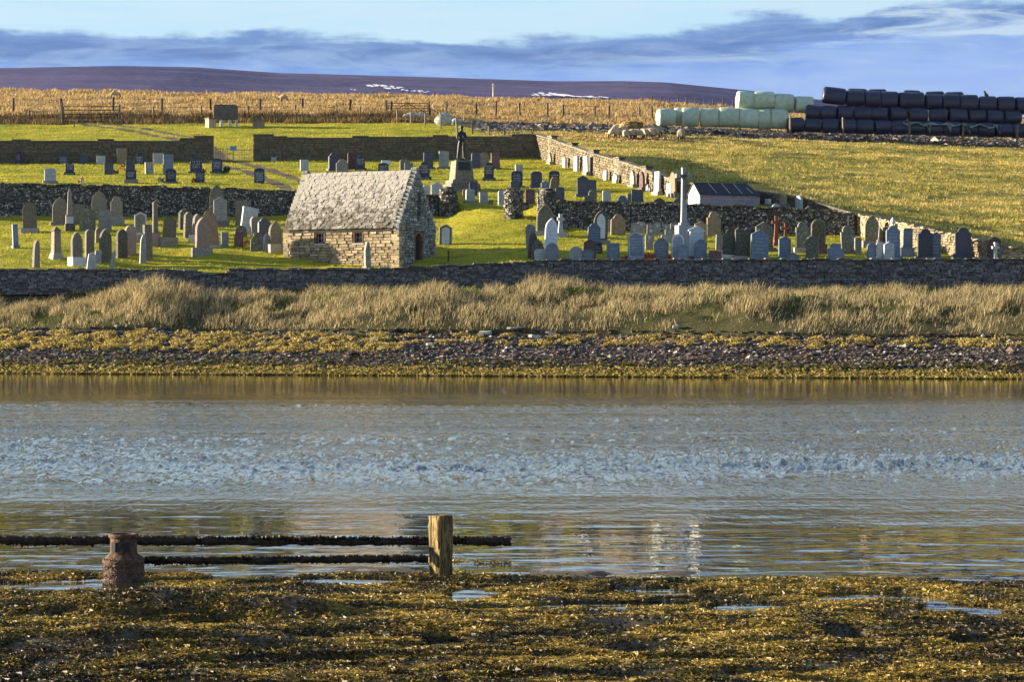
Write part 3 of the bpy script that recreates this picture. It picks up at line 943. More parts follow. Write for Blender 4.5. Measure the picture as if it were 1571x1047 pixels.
# a fringe of dry growth on the ditch bank at the top of the meadow
n = 16000
X = RNG.uniform(-56, -8, n); Y = 265 + RNG.uniform(-1.5, 2.2, n)
cl = fbm(X * 0.5, Y * 0.5, 141, 3)
k = RNG.uniform(0, 1, n) < np.clip(0.45 + 1.6 * cl, 0.03, 1)
X, Y = X[k], Y[k]; n = len(X)
tn = pick([(0.36, 0.23, 0.10), (0.16, 0.10, 0.05), (0.09, 0.08, 0.03), (0.28, 0.19, 0.08)], RNG.integers(0, 4, n))
blades('ditch_grass', X, Y, ground(X, Y) - 0.02, RNG.uniform(0.25, 0.8, n), 0.09, RNG.normal(0.1, 0.3, n), RNG.normal(0, 0.3, n), jitter(tn), M['blades'], False, 'rank brown growth along the ditch above the meadow')

# far shore: shingle stones, wrack strip and golden weed cushions
OCT = np.array([(1, 0, 0), (0, 1, 0), (-1, 0, 0), (0, -1, 0), (0, 0, 1), (0, 0, -1)], float)
OCTF = np.array([(0, 1, 4), (1, 2, 4), (2, 3, 4), (3, 0, 4), (1, 0, 5), (2, 1, 5), (3, 2, 5), (0, 3, 5)])


def rocks(name, X, Y, Z, sx, sy, sz, tint, mat, label=None):
    n = len(X)
    Vv = np.repeat(OCT[None], n, 0) * (1 + RNG.uniform(-0.3, 0.3, (n, 6, 3)))
    Vv = Vv * np.stack([sx, sy, sz], 1)[:, None, :]
    a = RNG.uniform(0, PI, n)[:, None]
    x = Vv[..., 0] * np.cos(a) - Vv[..., 1] * np.sin(a); y = Vv[..., 0] * np.sin(a) + Vv[..., 1] * np.cos(a)
    Vv = np.stack([x + X[:, None], y + Y[:, None], Vv[..., 2] + Z[:, None]], -1).reshape(-1, 3)
    T = (OCTF[None] + (np.arange(n) * 6)[:, None, None]).reshape(-1, 3)
    me = np_mesh(name, Vv, None, T, tint=np.repeat(tint, 6, axis=0))
    return tag(mesh_obj(name, me, mat), label, kind='stuff')


n = 27000
X = RNG.uniform(-36, 36, n); vv = RNG.uniform(0.12, 1.02, n)
Y = shoreY(X) + (bankY(X) - shoreY(X)) * vv
sz = RNG.lognormal(-2.75, 0.42, n)
tn = pick([(0.085, 0.06, 0.042), (0.13, 0.10, 0.075), (0.28, 0.245, 0.20), (0.035, 0.026, 0.02), (0.10, 0.052, 0.03), (0.46, 0.42, 0.36)], RNG.choice(6, n, p=[.28, .2, .09, .28, .11, .04]))
rocks('shingle_stones', X, Y, ground(X, Y) + sz * 0.2, sz * 1.3, sz, sz * 0.6, jitter(tn), M['pebble'], 'grey and brown shingle on the far shore')

def leafcards(name, X, Y, Z, size, tint, mat, label, flat=0.5, tri=False):
    n = len(X)
    d = RNG.normal(0, 1, (n, 3)); d[:, 2] = np.abs(d[:, 2]) * flat
    d /= np.linalg.norm(d, axis=1)[:, None]
    e = np.cross(d, RNG.normal(0, 1, (n, 3))); e /= np.linalg.norm(e, axis=1)[:, None]
    C = np.stack([X, Y, Z], 1)
    a = d * size[:, None]; b = e * size[:, None] * 0.32
    if tri:
        Vv = np.stack([C - a * 0.5 - b * 0.5, C - a * 0.3 + b, C + a * 0.7], 1).reshape(-1, 3)
        me = np_mesh(name, Vv, None, np.arange(n * 3).reshape(-1, 3), tint=np.repeat(tint, 3, axis=0))
        return tag(mesh_obj(name, me, mat), label, kind='stuff')
    Vv = np.stack([C - a * 0.5, C + b, C + a * 0.6, C - b], 1).reshape(-1, 3)
    q = np.arange(n) * 4
    Q = np.stack([q, q + 1, q + 2, q + 3], 1)
    me = np_mesh(name, Vv, Q, None, tint=np.repeat(tint, 4, axis=0))
    return tag(mesh_obj(name, me, mat), label, kind='stuff')


# olive strip at the water's edge
n = 42000
X = RNG.uniform(-34, 34, n); vv = np.abs(RNG.normal(0, 0.16, n)) - 0.03
cl = fbm(X * 0.6, vv * 12, 151, 3)
k = (RNG.uniform(0, 1, n) < np.clip(0.7 + cl, 0.1, 1)) & (vv < 0.42)
X, vv = X[k], vv[k]; n = len(X)
Y = shoreY(X) + (bankY(X) - shoreY(X)) * vv
tn = np.where((vv < 0.16)[:, None], pick([(0.26, 0.20, 0.055), (0.18, 0.14, 0.035), (0.34, 0.27, 0.09)], RNG.integers(0, 3, n)), pick([(0.09, 0.085, 0.018), (0.15, 0.14, 0.03), (0.045, 0.04, 0.012)], RNG.integers(0, 3, n)))
leafcards('shore_wrack', X, Y, np.maximum(ground(X, Y), 0.0) + RNG.uniform(0, 0.09, n), RNG.uniform(0.10, 0.24, n), jitter(tn), M['blades'], 'olive seaweed strip along the far waterline')

# golden cushions under the bank, dense on the left and scattered to the right
cx = []; cy = []; cr = []
rs = random.Random(9)
for q in range(1500):
    x = rs.uniform(-34, 34); vv = rs.uniform(0.50, 0.95)
    dens = 0.8 if x < -10 else (0.6 if x < -5.5 else (0.22 if x < 6 else 0.20))
    if x > -5: vv = rs.uniform(0.72, 0.95)
    if x > 24: dens = 0.5
    if rs.random() < dens:
        cx.append(x); cy.append(float(shoreY(x) + (bankY(x) - shoreY(x)) * vv)); cr.append(rs.uniform(0.16, 0.42))
cx = np.array(cx); cy = np.array(cy); cr = np.array(cr)
per = 85
th = RNG.uniform(0, 2 * PI, (len(cx), per)); ph = np.arccos(RNG.uniform(0, 1, (len(cx), per)))
rr = cr[:, None] * RNG.uniform(0.75, 1.08, (len(cx), per))
X = (cx[:, None] + rr * 1.35 * np.sin(ph) * np.cos(th)).ravel()
Y = (cy[:, None] + rr * 0.9 * np.sin(ph) * np.sin(th)).ravel()
Z = (ground(cx, cy)[:, None] + rr * 0.75 * np.cos(ph)).ravel() - 0.02
n = len(X)
tn = pick([(0.38, 0.30, 0.08), (0.48, 0.38, 0.13), (0.24, 0.19, 0.05), (0.28, 0.17, 0.07)], RNG.choice(4, n, p=[.4, .3, .2, .1]))
leafcards('golden_weed', X, Y, Z, RNG.uniform(0.06, 0.15, n), jitter(tn), M['blades'], 'golden yellow weed cushions below the grassy bank', 0.8)

# foreground bladder wrack
n = 800000
Y = 14.6 + (24.2 - 14.6) * RNG.uniform(0, 1, n) ** 1.15
X = RNG.uniform(-1, 1, n) * (Y * 0.2 + 0.3)
cl = fbm(X * 3.2, Y * 3.6, 161, 3)
cl2 = fbm(X * 0.7, Y * 1.3, 171, 3)
z = nearz(X, Y)
past = Y - edgeY(X)
k = (z > -0.012 + 0.0 * X) & (RNG.uniform(0, 1, n) < np.clip(0.8 + 1.3 * cl, 0.1, 1))
# floating mats just off the edge
fl = (past > 0) & (past < 1.9) & (fbm(X * 0.8, Y * 3.0, 181, 3) > 0.10 + 0.16 * past + 0.10 * (X > 0)) & (X < 2.5)
k = (k & (past < 0.5)) | (fl & (RNG.uniform(0, 1, n) < 0.7))
X, Y, z, cl, cl2 = X[k], Y[k], z[k], cl[k], cl2[k]; n = len(X)
tone = np.clip(0.46 + 0.8 * cl + 0.8 * cl2 + RNG.normal(0, 0.24, n), 0, 0.999)
tn = pick([(0.018, 0.014, 0.006), (0.048, 0.036, 0.010), (0.105, 0.080, 0.018), (0.205, 0.145, 0.026), (0.33, 0.235, 0.05)], (tone * 5).astype(int))
size = np.where(RNG.uniform(0, 1, n) < 0.15, RNG.uniform(0.028, 0.050, n), RNG.uniform(0.011, 0.028, n))
leafcards('bladder_wrack', X, Y, np.maximum(z, 0.0) + RNG.uniform(0.0, 0.022, n), size, jitter(tn, 0.4), M['wrack'], 'golden brown bladder wrack covering the near mud', 0.28, True)

# trampled hay round the feeder
cxy = pix2ground(962, 212)
n = 5000
X = cxy[0] + RNG.normal(0, 2.6, n); Y = cxy[1] + RNG.normal(-1, 2.2, n)
tn = pick([(0.48, 0.32, 0.14), (0.38, 0.25, 0.10), (0.56, 0.42, 0.22)], RNG.integers(0, 3, n))
leafcards('hay_litter', X, Y, ground(X, Y) + RNG.uniform(0.0, 0.06, n), RNG.uniform(0.15, 0.45, n), jitter(tn), M['blades'], 'trampled hay litter round the round bale', 0.25)
# dung and straw debris on the farm mud
n = 7000
X = RNG.uniform(-4, 56, n); Y = RNG.uniform(252, 266, n)
k = X > rwX(Y)
X, Y = X[k], Y[k]; n = len(X)
tn = pick([(0.09, 0.065, 0.045), (0.20, 0.17, 0.14), (0.045, 0.035, 0.025), (0.42, 0.38, 0.33)], RNG.choice(4, n, p=[.4, .2, .35, .05]))
sz = RNG.lognormal(-1.9, 0.5, n)
rocks('mud_debris', X, Y, ground(X, Y), sz * 1.6, sz, sz * 0.6, jitter(tn), M['pebble'], 'dark clods and litter on the muddy farm track')

# faint sea air over the whole valley
HAZE = 0.000018
if HAZE > 0:
    bm = bmesh.new(); box(bm, -1800, 1700, -70, 4000, -3.5, 345)
    m, t = new_mat('sea air')
    v_ = t.n('ShaderNodeVolumePrincipled', {'Color': (0.50, 0.58, 1.0), 'Density': HAZE, 'Anisotropy': 0.2})
    t.t.links.new(v_.outputs[0], t.n('ShaderNodeOutputMaterial').inputs['Volume'])
    o = bm_obj('haze', bm, m); tag(o, kind='stuff')
# ------------------------------------------------------------------ walls
def rough_block(seed, cuts=0.12):
    """unit stone: chamfered box with uneven faces, x -.5..5, y 0..1 (front at y=0), z 0..1"""
    r = random.Random(seed)
    c = 0.10
    V_ = []
    for z in (0, 1):
        for (x, y) in ((-.5, 0), (.5, 0), (.5, 1), (-.5, 1)):
            V_.append((x + r.uniform(-.05, .05), y + (r.uniform(-cuts, cuts) if y == 0 else 0), z + r.uniform(-.08, .08)))
    # front face inset so that the edge reads
    fr = []
    for i in (0, 1, 5, 4):
        x, y, z = V_[i]
        fr.append((x * (1 - c), y - 0.28, 0.5 + (z - 0.5) * (1 - 2 * c)))
    V_ = V_ + fr
    Fq = [(8, 9, 10, 11), (0, 1, 9, 8), (1, 5, 10, 9), (5, 4, 11, 10), (4, 0, 8, 11), (4, 5, 6, 7), (1, 2, 6, 5), (0, 4, 7, 3), (3, 2, 1, 0), (3, 7, 6, 2)]
    return np.array(V_, float), np.array(Fq)


BLK = [rough_block(s) for s in range(8)]


def block_mesh(name, k, mat):
    me = np_mesh(name, BLK[k][0], BLK[k][1])
    me.materials.append(mat)
    return me


def stone_layout(length, hfun, sw, sh, rs, holes=None, zbase=None, xlim=None):
    """courses of uneven stones over an elevation: list (xc, z, w, h)"""
    out = []
    hmax = max(hfun(length * i / 60.0) for i in range(61))
    z = 0.0
    while z < hmax:
        ch = sh * rs.uniform(0.75, 1.25)
        x = -rs.uniform(0, sw)
        while x < length:
            ww = sw * rs.uniform(0.55, 1.5)
            a, b = max(x, 0), min(x + ww, length)
            xc = (a + b) / 2
            if b - a > 0.05:
                top = hfun(xc)
                if z + ch * 0.6 < top:
                    ok = True
                    if holes:
                        for (hx0, hx1, hz0, hz1) in holes:
                            if b > hx0 and a < hx1 and z + ch > hz0 and z < hz1:
                                # trim against the opening
                                if xc < (hx0 + hx1) / 2 and a < hx0 - 0.06: b = hx0
                                elif xc >= (hx0 + hx1) / 2 and b > hx1 + 0.06: a = hx1
                                else: ok = False
                    if ok and b - a > 0.05:
                        out.append(((a + b) / 2, z, b - a, min(ch, top - z + 0.02)))
            x += ww
        z += ch
    return out


def joined_stones(name, items, mat, parent=None, rs=None, tintvar=0.45):
    """items: (Matrix-like origin, ux, uy, w, d, h) -> one mesh"""
    Vs = []; Qs = []; Ts = []
    c = 0
    for (o, ux, uy, w_, d_, h_) in items:
        k = rs.randrange(8)
        v = BLK[k][0]
        p = np.array(o)[None] + np.outer(v[:, 0] * w_ * 0.97, ux) + np.outer(v[:, 1] * d_, uy) + np.outer(v[:, 2] * h_ * 0.95, (0, 0, 1))
        Vs.append(p); Qs.append(BLK[k][1] + c); c += len(v)
        s = rs.uniform(1 - tintvar, 1 + tintvar)
        wv = rs.uniform(-0.06, 0.06)
        Ts.append(np.tile((s * (1 + wv), s, s * (1 - wv)), (len(v), 1)))
    me = np_mesh(name, np.concatenate(Vs), np.concatenate(Qs), tint=np.concatenate(Ts))
    o = mesh_obj(name, me, mat, parent)
    return tag(o, kind='stuff')


def polywall(root, pts, bot, top, thick, sw, sh, depth, mats, rs, nparts=0, both=False, partname='stone', coping=None):
    """pts polyline of the FRONT line; bot(x,y), top(x,y) heights; wall body stands behind (to the left of travel)"""
    core_m, stuff_m, part_m = mats
    items = []
    bm = bmesh.new()
    seglen = []
    for (x0, y0), (x1, y1) in zip(pts, pts[1:]):
        L = math.hypot(x1 - x0, y1 - y0)
        ux = np.array([(x1 - x0) / L, (y1 - y0) / L, 0]); uy = np.array([-ux[1], ux[0], 0])
        n = max(2, int(L / 1.2))
        prev = None
        for i in range(n + 1):
            s = L * i / n
            px, py = x0 + ux[0] * s, y0 + ux[1] * s
            zb, zt = bot(px, py) - 0.35, top(px, py) - 0.04
            ring = []
            for off in (0.09, thick - 0.09):
                for z in (zb, zt):
                    ring.append(bm.verts.new((px + uy[0] * off, py + uy[1] * off, z)))
            if prev:
                for a, b in ((0, 1), (1, 3), (3, 2), (2, 0)):
                    bm.faces.new((prev[a], prev[b], ring[b], ring[a]))
            else:
                bm.faces.new((ring[0], ring[1], ring[3], ring[2]))
            prev = ring
        bm.faces.new((prev[0], prev[2], prev[3], prev[1]))
        faces = [(0, 1)] + ([(1, -1)] if both else [])
        for side, sg in faces:
            hf = lambda s: top(x0 + ux[0] * s, y0 + ux[1] * s) - bot(x0 + ux[0] * s, y0 + ux[1] * s) + 0.3
            for (xc, z, w_, h_) in stone_layout(L, hf, sw, sh, rs):
                bx, by = x0 + ux[0] * xc, y0 + ux[1] * xc
                o = np.array([bx, by, bot(bx, by) - 0.3 + z])
                dd = rs.uniform(-0.02, 0.03)
                if side == 0:
                    items.append((o + uy * dd, ux, uy, w_, depth, h_))
                else:
                    items.append((o + uy * (thick - dd), -ux, -uy, w_, depth, h_))
        # top stones laid across
        s = 0.0
        while s < L:
            w_ = sw * rs.uniform(0.6, 1.5)
            bx, by = x0 + ux[0] * (s + w_ / 2), y0 + ux[1] * (s + w_ / 2)
            if s + w_ < L + 0.2 and coping is None:
                o = np.array([bx, by, top(bx, by) - 0.06 + rs.uniform(-0.02, 0.03)])
                items.append((o + uy * rs.uniform(-0.03, 0.03), ux, uy, w_, thick + rs.uniform(-.03, .05), sh * rs.uniform(0.6, 1.2)))
            s += w_
    bm_obj('wall_core', bm, core_m, root)
    items.sort(key=lambda it: -(it[3] * it[5]) / it[0][1] ** 2 * (1.0 if abs(it[0][0]) < it[0][1] * 0.195 else 0.01))
    parts = items[:nparts]
    rest = items[nparts:]
    if parts:
        meshes = [block_mesh(partname, k, part_m) for k in range(8)]
        for (o, ux, uy, w_, d_, h_) in parts:
            ob = bpy.data.objects.new(partname, meshes[rs.randrange(8)])
            COL.objects.link(ob)
            ob.parent = root
            ob.location = Vector(o)
            ob.rotation_euler = (0, 0, math.atan2(ux[1], ux[0]))
            ob.scale = (w_ * 0.97, d_, h_ * 0.95)
    if rest:
        joined_stones(partname + '_courses', rest, stuff_m, root, rs)


rs = random.Random(21)
# front drystone wall along the shore bank
FT_X = [-48, -29, -22, -18.2, -17.2, -16.2, -15.6, -8, -4, 0.2, 1.0, 1.4, 10, 30, 48]
FT_P = [415, 414, 414, 415, 420, 420, 413, 412.5, 409, 403, 402, 399.5, 399, 398, 398]
def front_top(x, y):
    p = float(np.interp(x, FT_X, FT_P))
    return CAM_H + (HY - p) / F * 146.3 + (y - 146.3) * 0 + 0.02 * math.sin(x * 3.1) * (1 if x < 1 else 0.3)
def front_bot(x, y): return 4.45
wall = empty('drystone_wall', (0, 0, 0), 0, 'long dark drystone wall along the top of the grassy shore bank', 'stone wall')
fpts = [(x, float(frontY(np.array([x]))[0]) - 0.55) for x in (-60, -45, -30, -15, 0, 15, 30, 45, 60)]
polywall(wall, fpts, front_bot, front_top, 0.55, 0.42, 0.115, 0.16, (M['core'], M['dry_t'], M['dry']), rs, 300)

# retaining wall between the two levels, left length and right length
def midbot(x, y): return float(zlo(np.array([x]), np.array([y]))[0]) - 0.1
def midtop(x, y): return float(midTop(np.array([x]))[0]) + 0.03 * math.sin(x * 2.3)
def mpts(a, b, n): return [(float(x), float(midY(np.array([x]))[0]) - 0.42) for x in np.linspace(a, b, n)]
wall = empty('retaining_wall', (0, 0, 0), 0, 'lichen spotted drystone wall between the two lawns left of the chapel', 'stone wall')
polywall(wall, mpts(-60, -4.9, 8), midbot, midtop, 0.5, 0.36, 0.14, 0.16, (M['core'], M['lich_t'], M['lich']), rs, 300)
wall = empty('retaining_wall', (0, 0, 0), 0, 'dark lichen spotted drystone wall behind the crowded headstones right of the gate pillars', 'stone wall')
polywall(wall, mpts(2.9, 21.3, 5), midbot, midtop, 0.5, 0.36, 0.14, 0.16, (M['core'], M['lich_t'], M['lich']), rs, 300)

# round-topped drystone gate pillars in the gap between them
def pillar(px0, px1, pyt, pyb, Y, label, side=None):
    pc = P((px0 + px1) / 2, pyb, Y)
    w_ = (px1 - px0) / F * Y; h_ = (pyb - pyt) / F * Y
    root = empty('gate_pillar', (pc.x, Y, pc.z), 0, label, 'stone pillar', 'rounded drystone pillars at the gap in the retaining wall')
    r = w_ / 2
    bm = bmesh.new()
    lathe(bm, [(r * 0.9, -0.3), (r * 0.9, h_ - 0.4), (r * 0.75, h_ - 0.25), (r * 0.3, h_ - 0.08)], 14, (0, r, 0))
    bm_obj('pillar_core', bm, M['core'], root)
    z = -0.25
    meshes = [block_mesh('stone', k, M['lich']) for k in range(8)]
    while z < h_ - 0.02:
        ch = rs.uniform(0.10, 0.16)
        t_ = max(0.0, (z - (h_ - 0.48)) / 0.48)
        rr = r * math.sqrt(max(0.05, 1 - t_ ** 2))
        nst = max(4, int(2 * PI * rr / 0.42))
        a0 = rs.uniform(0, 1)
        for k in range(nst):
            a = 2 * PI * (k + a0) / nst
            ob = bpy.data.objects.new('stone', meshes[rs.randrange(8)])
            COL.objects.link(ob); ob.parent = root
            # front of block faces outwards
            rot = a + PI / 2
            ob.location = (rr * math.cos(a), r + rr * math.sin(a), z)
            ob.rotation_euler = (0, 0, rot)
            ob.scale = (2 * PI * rr / nst * rs.uniform(0.92, 1.02), min(rr * 0.9, 0.25), ch * 0.96)
        z += ch
    return root


pillar(675, 700, 286, 337, 171.2, 'rounded drystone gate pillar joined to the wall right of the chapel roof')
pillar(775, 801, 288, 343, 166.6, 'free standing rounded drystone pillar with grass on both sides')
pillar(826, 852, 288, 347, 165.3, 'rounded drystone pillar with a pale lichened cap behind the gothic headstone')

# enclosure walls of coursed masonry with copings
def backline(x): return 215.0
BT_X = [-60, -41, -35, -24.6]
def back_top_left(x):
    z = CAM_H + (HY - 217.5) / F * 215
    px = x / 215 * F + 785.5
    for (a, b, dzp) in ((20, 47, 2.0), (151, 175, 2.5), (277, 298, 4.0), (298, 329, 7.5)):
        if a <= px < b: z += dzp / F * 215
    return z
def back_top_right(x):
    px = x / 215 * F + 785.5
    p = np.interp(px, [388, 435, 640, 826], [214, 214, 211, 210.5])
    for (a, b, dzp) in ((388, 420, 6.5), (420, 441, 3.5), (441, 470, 1.5), (541, 566, 2.3), (664, 688, 2.2), (785, 827, 3.0)):
        if a <= px < b: p = p - dzp
    return CAM_H + (HY - p) / F * 215


def stepped_wall(root, x0, x1, topf, yf, thick, rs):
    """straight wall along X made of stepped bays, each with its coping"""
    xs_ = np.arange(x0, x1, 0.02)
    tops = np.array([topf(x) for x in xs_])
    i = 0
    bm = bmesh.new()
    while i < len(xs_):
        j = i
        while j + 1 < len(xs_) and abs(tops[j + 1] - tops[j]) < 0.04 and xs_[j] - xs_[i] < 6: j += 1
        a, b = xs_[i], xs_[j] + 0.02
        zt = (tops[i] + tops[j]) / 2
        bot = float(z215(np.array([a]))[0]) - 0.5
        box(bm, a, b, yf + 0.10, yf + thick - 0.1, bot, zt - 0.02)
        cb = bmesh.new()
        box(cb, a - 0.03, b - 0.005, yf - 0.05, yf + thick + 0.05, zt - 0.03, zt + 0.07)
        bmesh.ops.bevel(cb, geom=cb.edges[:], offset=0.015, segments=1, affect='EDGES')
        bm_obj('coping_slab', cb, M['coping'], root)
        i = j + 1
    bm_obj('wall_core', bm, M['mortar'], root)
    L = x1 - x0
    base = lambda s: float(z215(np.array([x0 + s]))[0]) - 0.3
    hf = lambda s: topf(x0 + s) - base(s) - 0.06
    items = []
    for (xc, z, w_, h_) in stone_layout(L, hf, 0.50, 0.17, rs):
        o = np.array([x0 + xc, yf + rs.uniform(0, 0.012), base(xc) + z])
        items.append((o, np.array([1., 0, 0]), np.array([0, 1., 0]), w_, 0.12, h_))
    joined_stones('stone_courses', items, M['mason_t'], root, rs, 0.22)


wall = empty('churchyard_wall', (0, 215, 0), 0, 'coursed stone back wall of the churchyard left of the iron gates', 'stone wall')
wall.location = (0, 0, 0)
xl = lambda px: (px - 785.5) / F * 215
stepped_wall(wall, -56, xl(328), back_top_left, 214.6, 0.45, rs)
wall = empty('churchyard_wall', (0, 0, 0), 0, 'coursed stone back wall of the churchyard running from the iron gates to the far corner', 'stone wall')
stepped_wall(wall, xl(389), 2.35, back_top_right, 214.6, 0.45, rs)

# right-hand wall: from the back corner down to the shore wall
RT_Y = [215, 208, 195, 183, 171.5, 168, 165.5, 162.5, 153, 148.2, 147.0]
RT_P = [207, 214, 233, 252, 279, 291, 303, 329, 346, 380, 390]
def right_top(x, y):
    p = float(np.interp(-y, [-q for q in RT_Y], RT_P))
    return CAM_H + (HY - p) / F * y
def right_bot(x, y):
    z = zup(np.array([x]), np.array([y])) if y > 162.6 else zlo(np.array([x]), np.array([y]))
    return float(z[0]) - 0.15
# note: the churchyard side is the front of this wall (travel from near to far keeps the body on the right, so travel far -> near)
wall = empty('enclosure_wall', (0, 0, 0), 0, 'sunlit coursed stone wall running down from the far corner to the shed', 'stone wall')
up_pts = [(2.1, 214.8)] + RW[1:5]
dn_pts = RW[4:]
def polyl(pts): return [(x - 0.12, y) for x, y in pts]
polywall(wall, polyl(up_pts), right_bot, right_top, 0.42, 0.50, 0.17, 0.12, (M['mortar'], M['mason_t'], M['chapel']), rs, 0, False, 'stone', coping=True)
# copings and square buttress caps along it
def along(pts, step, fn):
    for (x0, y0), (x1, y1) in zip(pts, pts[1:]):
        L = math.hypot(x1 - x0, y1 - y0); n = max(1, round(L / step))
        for i in range(n):
            s0, s1 = i / n, (i + 1) / n
            fn(x0 + (x1 - x0) * s0, y0 + (y1 - y0) * s0, x0 + (x1 - x0) * s1, y0 + (y1 - y0) * s1)
def cop(xa, ya, xb, yb):
    za, zb_ = right_top(xa, ya), right_top(xb, yb)
    L = math.hypot(xb - xa, yb - ya); ux, uy_ = (xb - xa) / L, (yb - ya) / L
    nx, ny = -uy_, ux
    bm = bmesh.new()
    vs = []
    for (x, y, z) in ((xa, ya, za), (xb, yb, zb_)):
        for off in (-0.06, 0.48):
            for dz_ in (-0.05, 0.06):
                vs.append(bm.verts.new((x + nx * off, y + ny * off, z + dz_)))
    for f in ((0, 1, 3, 2), (4, 6, 7, 5), (0, 4, 5, 1), (1, 5, 7, 3), (3, 7, 6, 2), (2, 6, 4, 0)):
        bm.faces.new([vs[i] for i in f])
    bm_obj('coping_slab', bm, M['coping'], wall)
along(polyl(up_pts), 1.5, cop)
for px, Yc in ((833, 209), (873, 201), (912, 193.5), (952, 186.5), (993, 179.5), (1033, 172.6)):
    xx = float(rwX(Yc)) - 0.12
    bm = bmesh.new()
    zt = right_top(xx, Yc)
    box(bm, -0.02, 0.44, -0.5, 0.5, zt - 1.9, zt + 0.16)
    box(bm, -0.10, 0.52, -0.58, 0.58, zt + 0.162, zt + 0.25)
    bmesh.ops.bevel(bm, geom=bm.edges[:], offset=0.015, segments=1, affect='EDGES')
    o = bm_obj('buttress_cap', bm, M['coping'], wall, (xx, Yc, 0), (0, 0, R(17)))
wall = empty('rubble_wall', (0, 0, 0), 0, 'golden sunlit rubble wall sloping down to the right edge behind the dark headstones', 'stone wall')
polywall(wall, polyl(dn_pts), right_bot, right_top, 0.5, 0.30, 0.14, 0.14, (M['mortar'], M['rubble_t'], M['chapel']), rs, 0, False, 'stone')

# ------------------------------------------------------------------ the chapel
TH = R(27)
CH_L, CH_W = 7.75, 4.33
C0 = P(612, 411, 151.0)
zg = C0.z - 0.02
EAVE = 2.28; RIDGE = 5.66
chapel = empty('chapel', (C0.x, C0.y, zg), PI - TH, 'small old stone chapel with white lichened slate roof and crow stepped gables', 'chapel')
# local frame: x runs along the front wall to the left/back corner, y points OUT of the front wall (towards the viewer)
# so the interior is at y<0.  The right gable is the plane x=0.
def chp(name, bm, mat, parent=None, smooth=False):
    return bm_obj(name, bm, mat, parent or chapel, smooth=smooth)

T_ = 0.10   # depth of facing stones
WIN = [(2.45, 2.95, 1.55, 2.10), (5.05, 5.55, 1.55, 2.10)]
bm = bmesh.new()
# front wall core with the two window openings cut out
xsn = [0.1, 2.45, 2.95, 5.05, 5.55, CH_L - 0.1]
box(bm, 0.1, CH_L - 0.1, -0.6, -T_, -0.6, 1.55)
box(bm, 0.1, 2.45, -0.6, -T_, 1.552, 2.1); box(bm, 2.95, 5.05, -0.6, -T_, 1.552, 2.1); box(bm, 5.55, CH_L - 0.1, -0.6, -T_, 1.552, 2.1)
box(bm, 0.1, CH_L - 0.1, -0.6, -T_, 2.102, EAVE)
box(bm, 0.1, CH_L - 0.1, -CH_W, -CH_W + 0.6, -0.6, EAVE)
chp('wall', bm, M['mortar'])
# gables (prisms with door and slit opening left free on the right one)
def gable_outline(inset=0.0):
    w2 = CH_W / 2
    return [(-inset, -0.6), (-CH_W + inset, -0.6), (-CH_W + inset, EAVE), (-w2, RIDGE - 0.05), (-inset, EAVE)]
DC = -CH_W * 0.53
DW, DH = 0.84, 1.62
def slopez(y):  # roof height at local y
    w2 = CH_W / 2
    return EAVE + (RIDGE - EAVE) * (1 - abs(y + w2) / w2)
bm = bmesh.new()
def gpoly(outl, x0, x1):
    a = [bm.verts.new((x0, y, z)) for y, z in outl]; b = [bm.verts.new((x1, y, z)) for y, z in outl]
    bm.faces.new(a); bm.faces.new(b[::-1])
    for i in range(len(outl)):
        bm.faces.new((a[i], b[i], b[(i + 1) % len(outl)], a[(i + 1) % len(outl)]))
SL0, SL1, SZ0, SZ1 = DC - 0.14, DC + 0.14, 2.95, 4.35
gx0, gx1 = T_, 0.6
yl, yr = -CH_W + 0.1, -0.1
gpoly([(yr, -0.6), (DC + DW / 2, -0.6), (DC + DW / 2, DH), (yr, DH)], gx0, gx1)
gpoly([(DC - DW / 2, -0.6), (yl, -0.6), (yl, DH), (DC - DW / 2, DH)], gx0, gx1)
# arch band
arch = [(DC + DW / 2 * math.cos(a), DH + DW * 0.55 * math.sin(a)) for a in np.linspace(0, PI, 9)]
gpoly([(yr, DH + 0.002)] + arch[:5] + [(DC, 2.3), (yr, 2.3)], gx0, gx1)
gpoly([(yl, DH + 0.002)] + arch[::-1][:5] + [(DC, 2.3), (yl, 2.3)][0:2], gx0, gx1)
gpoly([(yr, 2.302), (SL1, 2.302), (SL1, SZ1), (SL1, slopez(SL1) - .1), (yr, slopez(yr) - .1)], gx0, gx1)
gpoly([(SL0, 2.302), (yl, 2.302), (yl, slopez(yl) - .1), (SL0, slopez(SL0) - .1)], gx0, gx1)
gpoly([(SL1, 2.302), (SL0, 2.302), (SL0, SZ0), (SL1, SZ0)], gx0, gx1)
gpoly([(SL1, SZ1), (SL0, SZ1), (SL0, slopez(SL0) - .1), (DC, min(slopez(DC), RIDGE) - .1), (SL1, slopez(SL1) - .1)], gx0, gx1)
ag = chp('gable', bm, M['mortar'])
bm = bmesh.new()
outl = gable_outline(0.1)
gpoly(outl, CH_L - 0.6, CH_L - T_)
chp('gable', bm, M['mortar'])

# facing stones of the front wall, each a part
rc = random.Random(33)
meshes = [block_mesh('stone', k, M['chapel']) for k in range(8)]
gmeshes = [block_mesh('stone', k, M['gable']) for k in range(8)]
lay = stone_layout(CH_L, lambda s: EAVE + 0.32, 0.50, 0.165, rc, [(w_[0] - 0.12, w_[1] + 0.12, w_[2] + 0.30 - 0.10, w_[3] + 0.30 + 0.14) for w_ in WIN])
for (xc, z, w_, h_) in lay:
    ob = bpy.data.objects.new('stone', meshes[rc.randrange(8)])
    COL.objects.link(ob); ob.parent = chapel
    ob.location = (xc, rc.uniform(-0.01, 0.02), z - 0.30)
    ob.rotation_euler = (0, 0, PI)
    ob.scale = (w_ * 0.96, 0.22, h_ * 0.95)
nfront = len(lay)
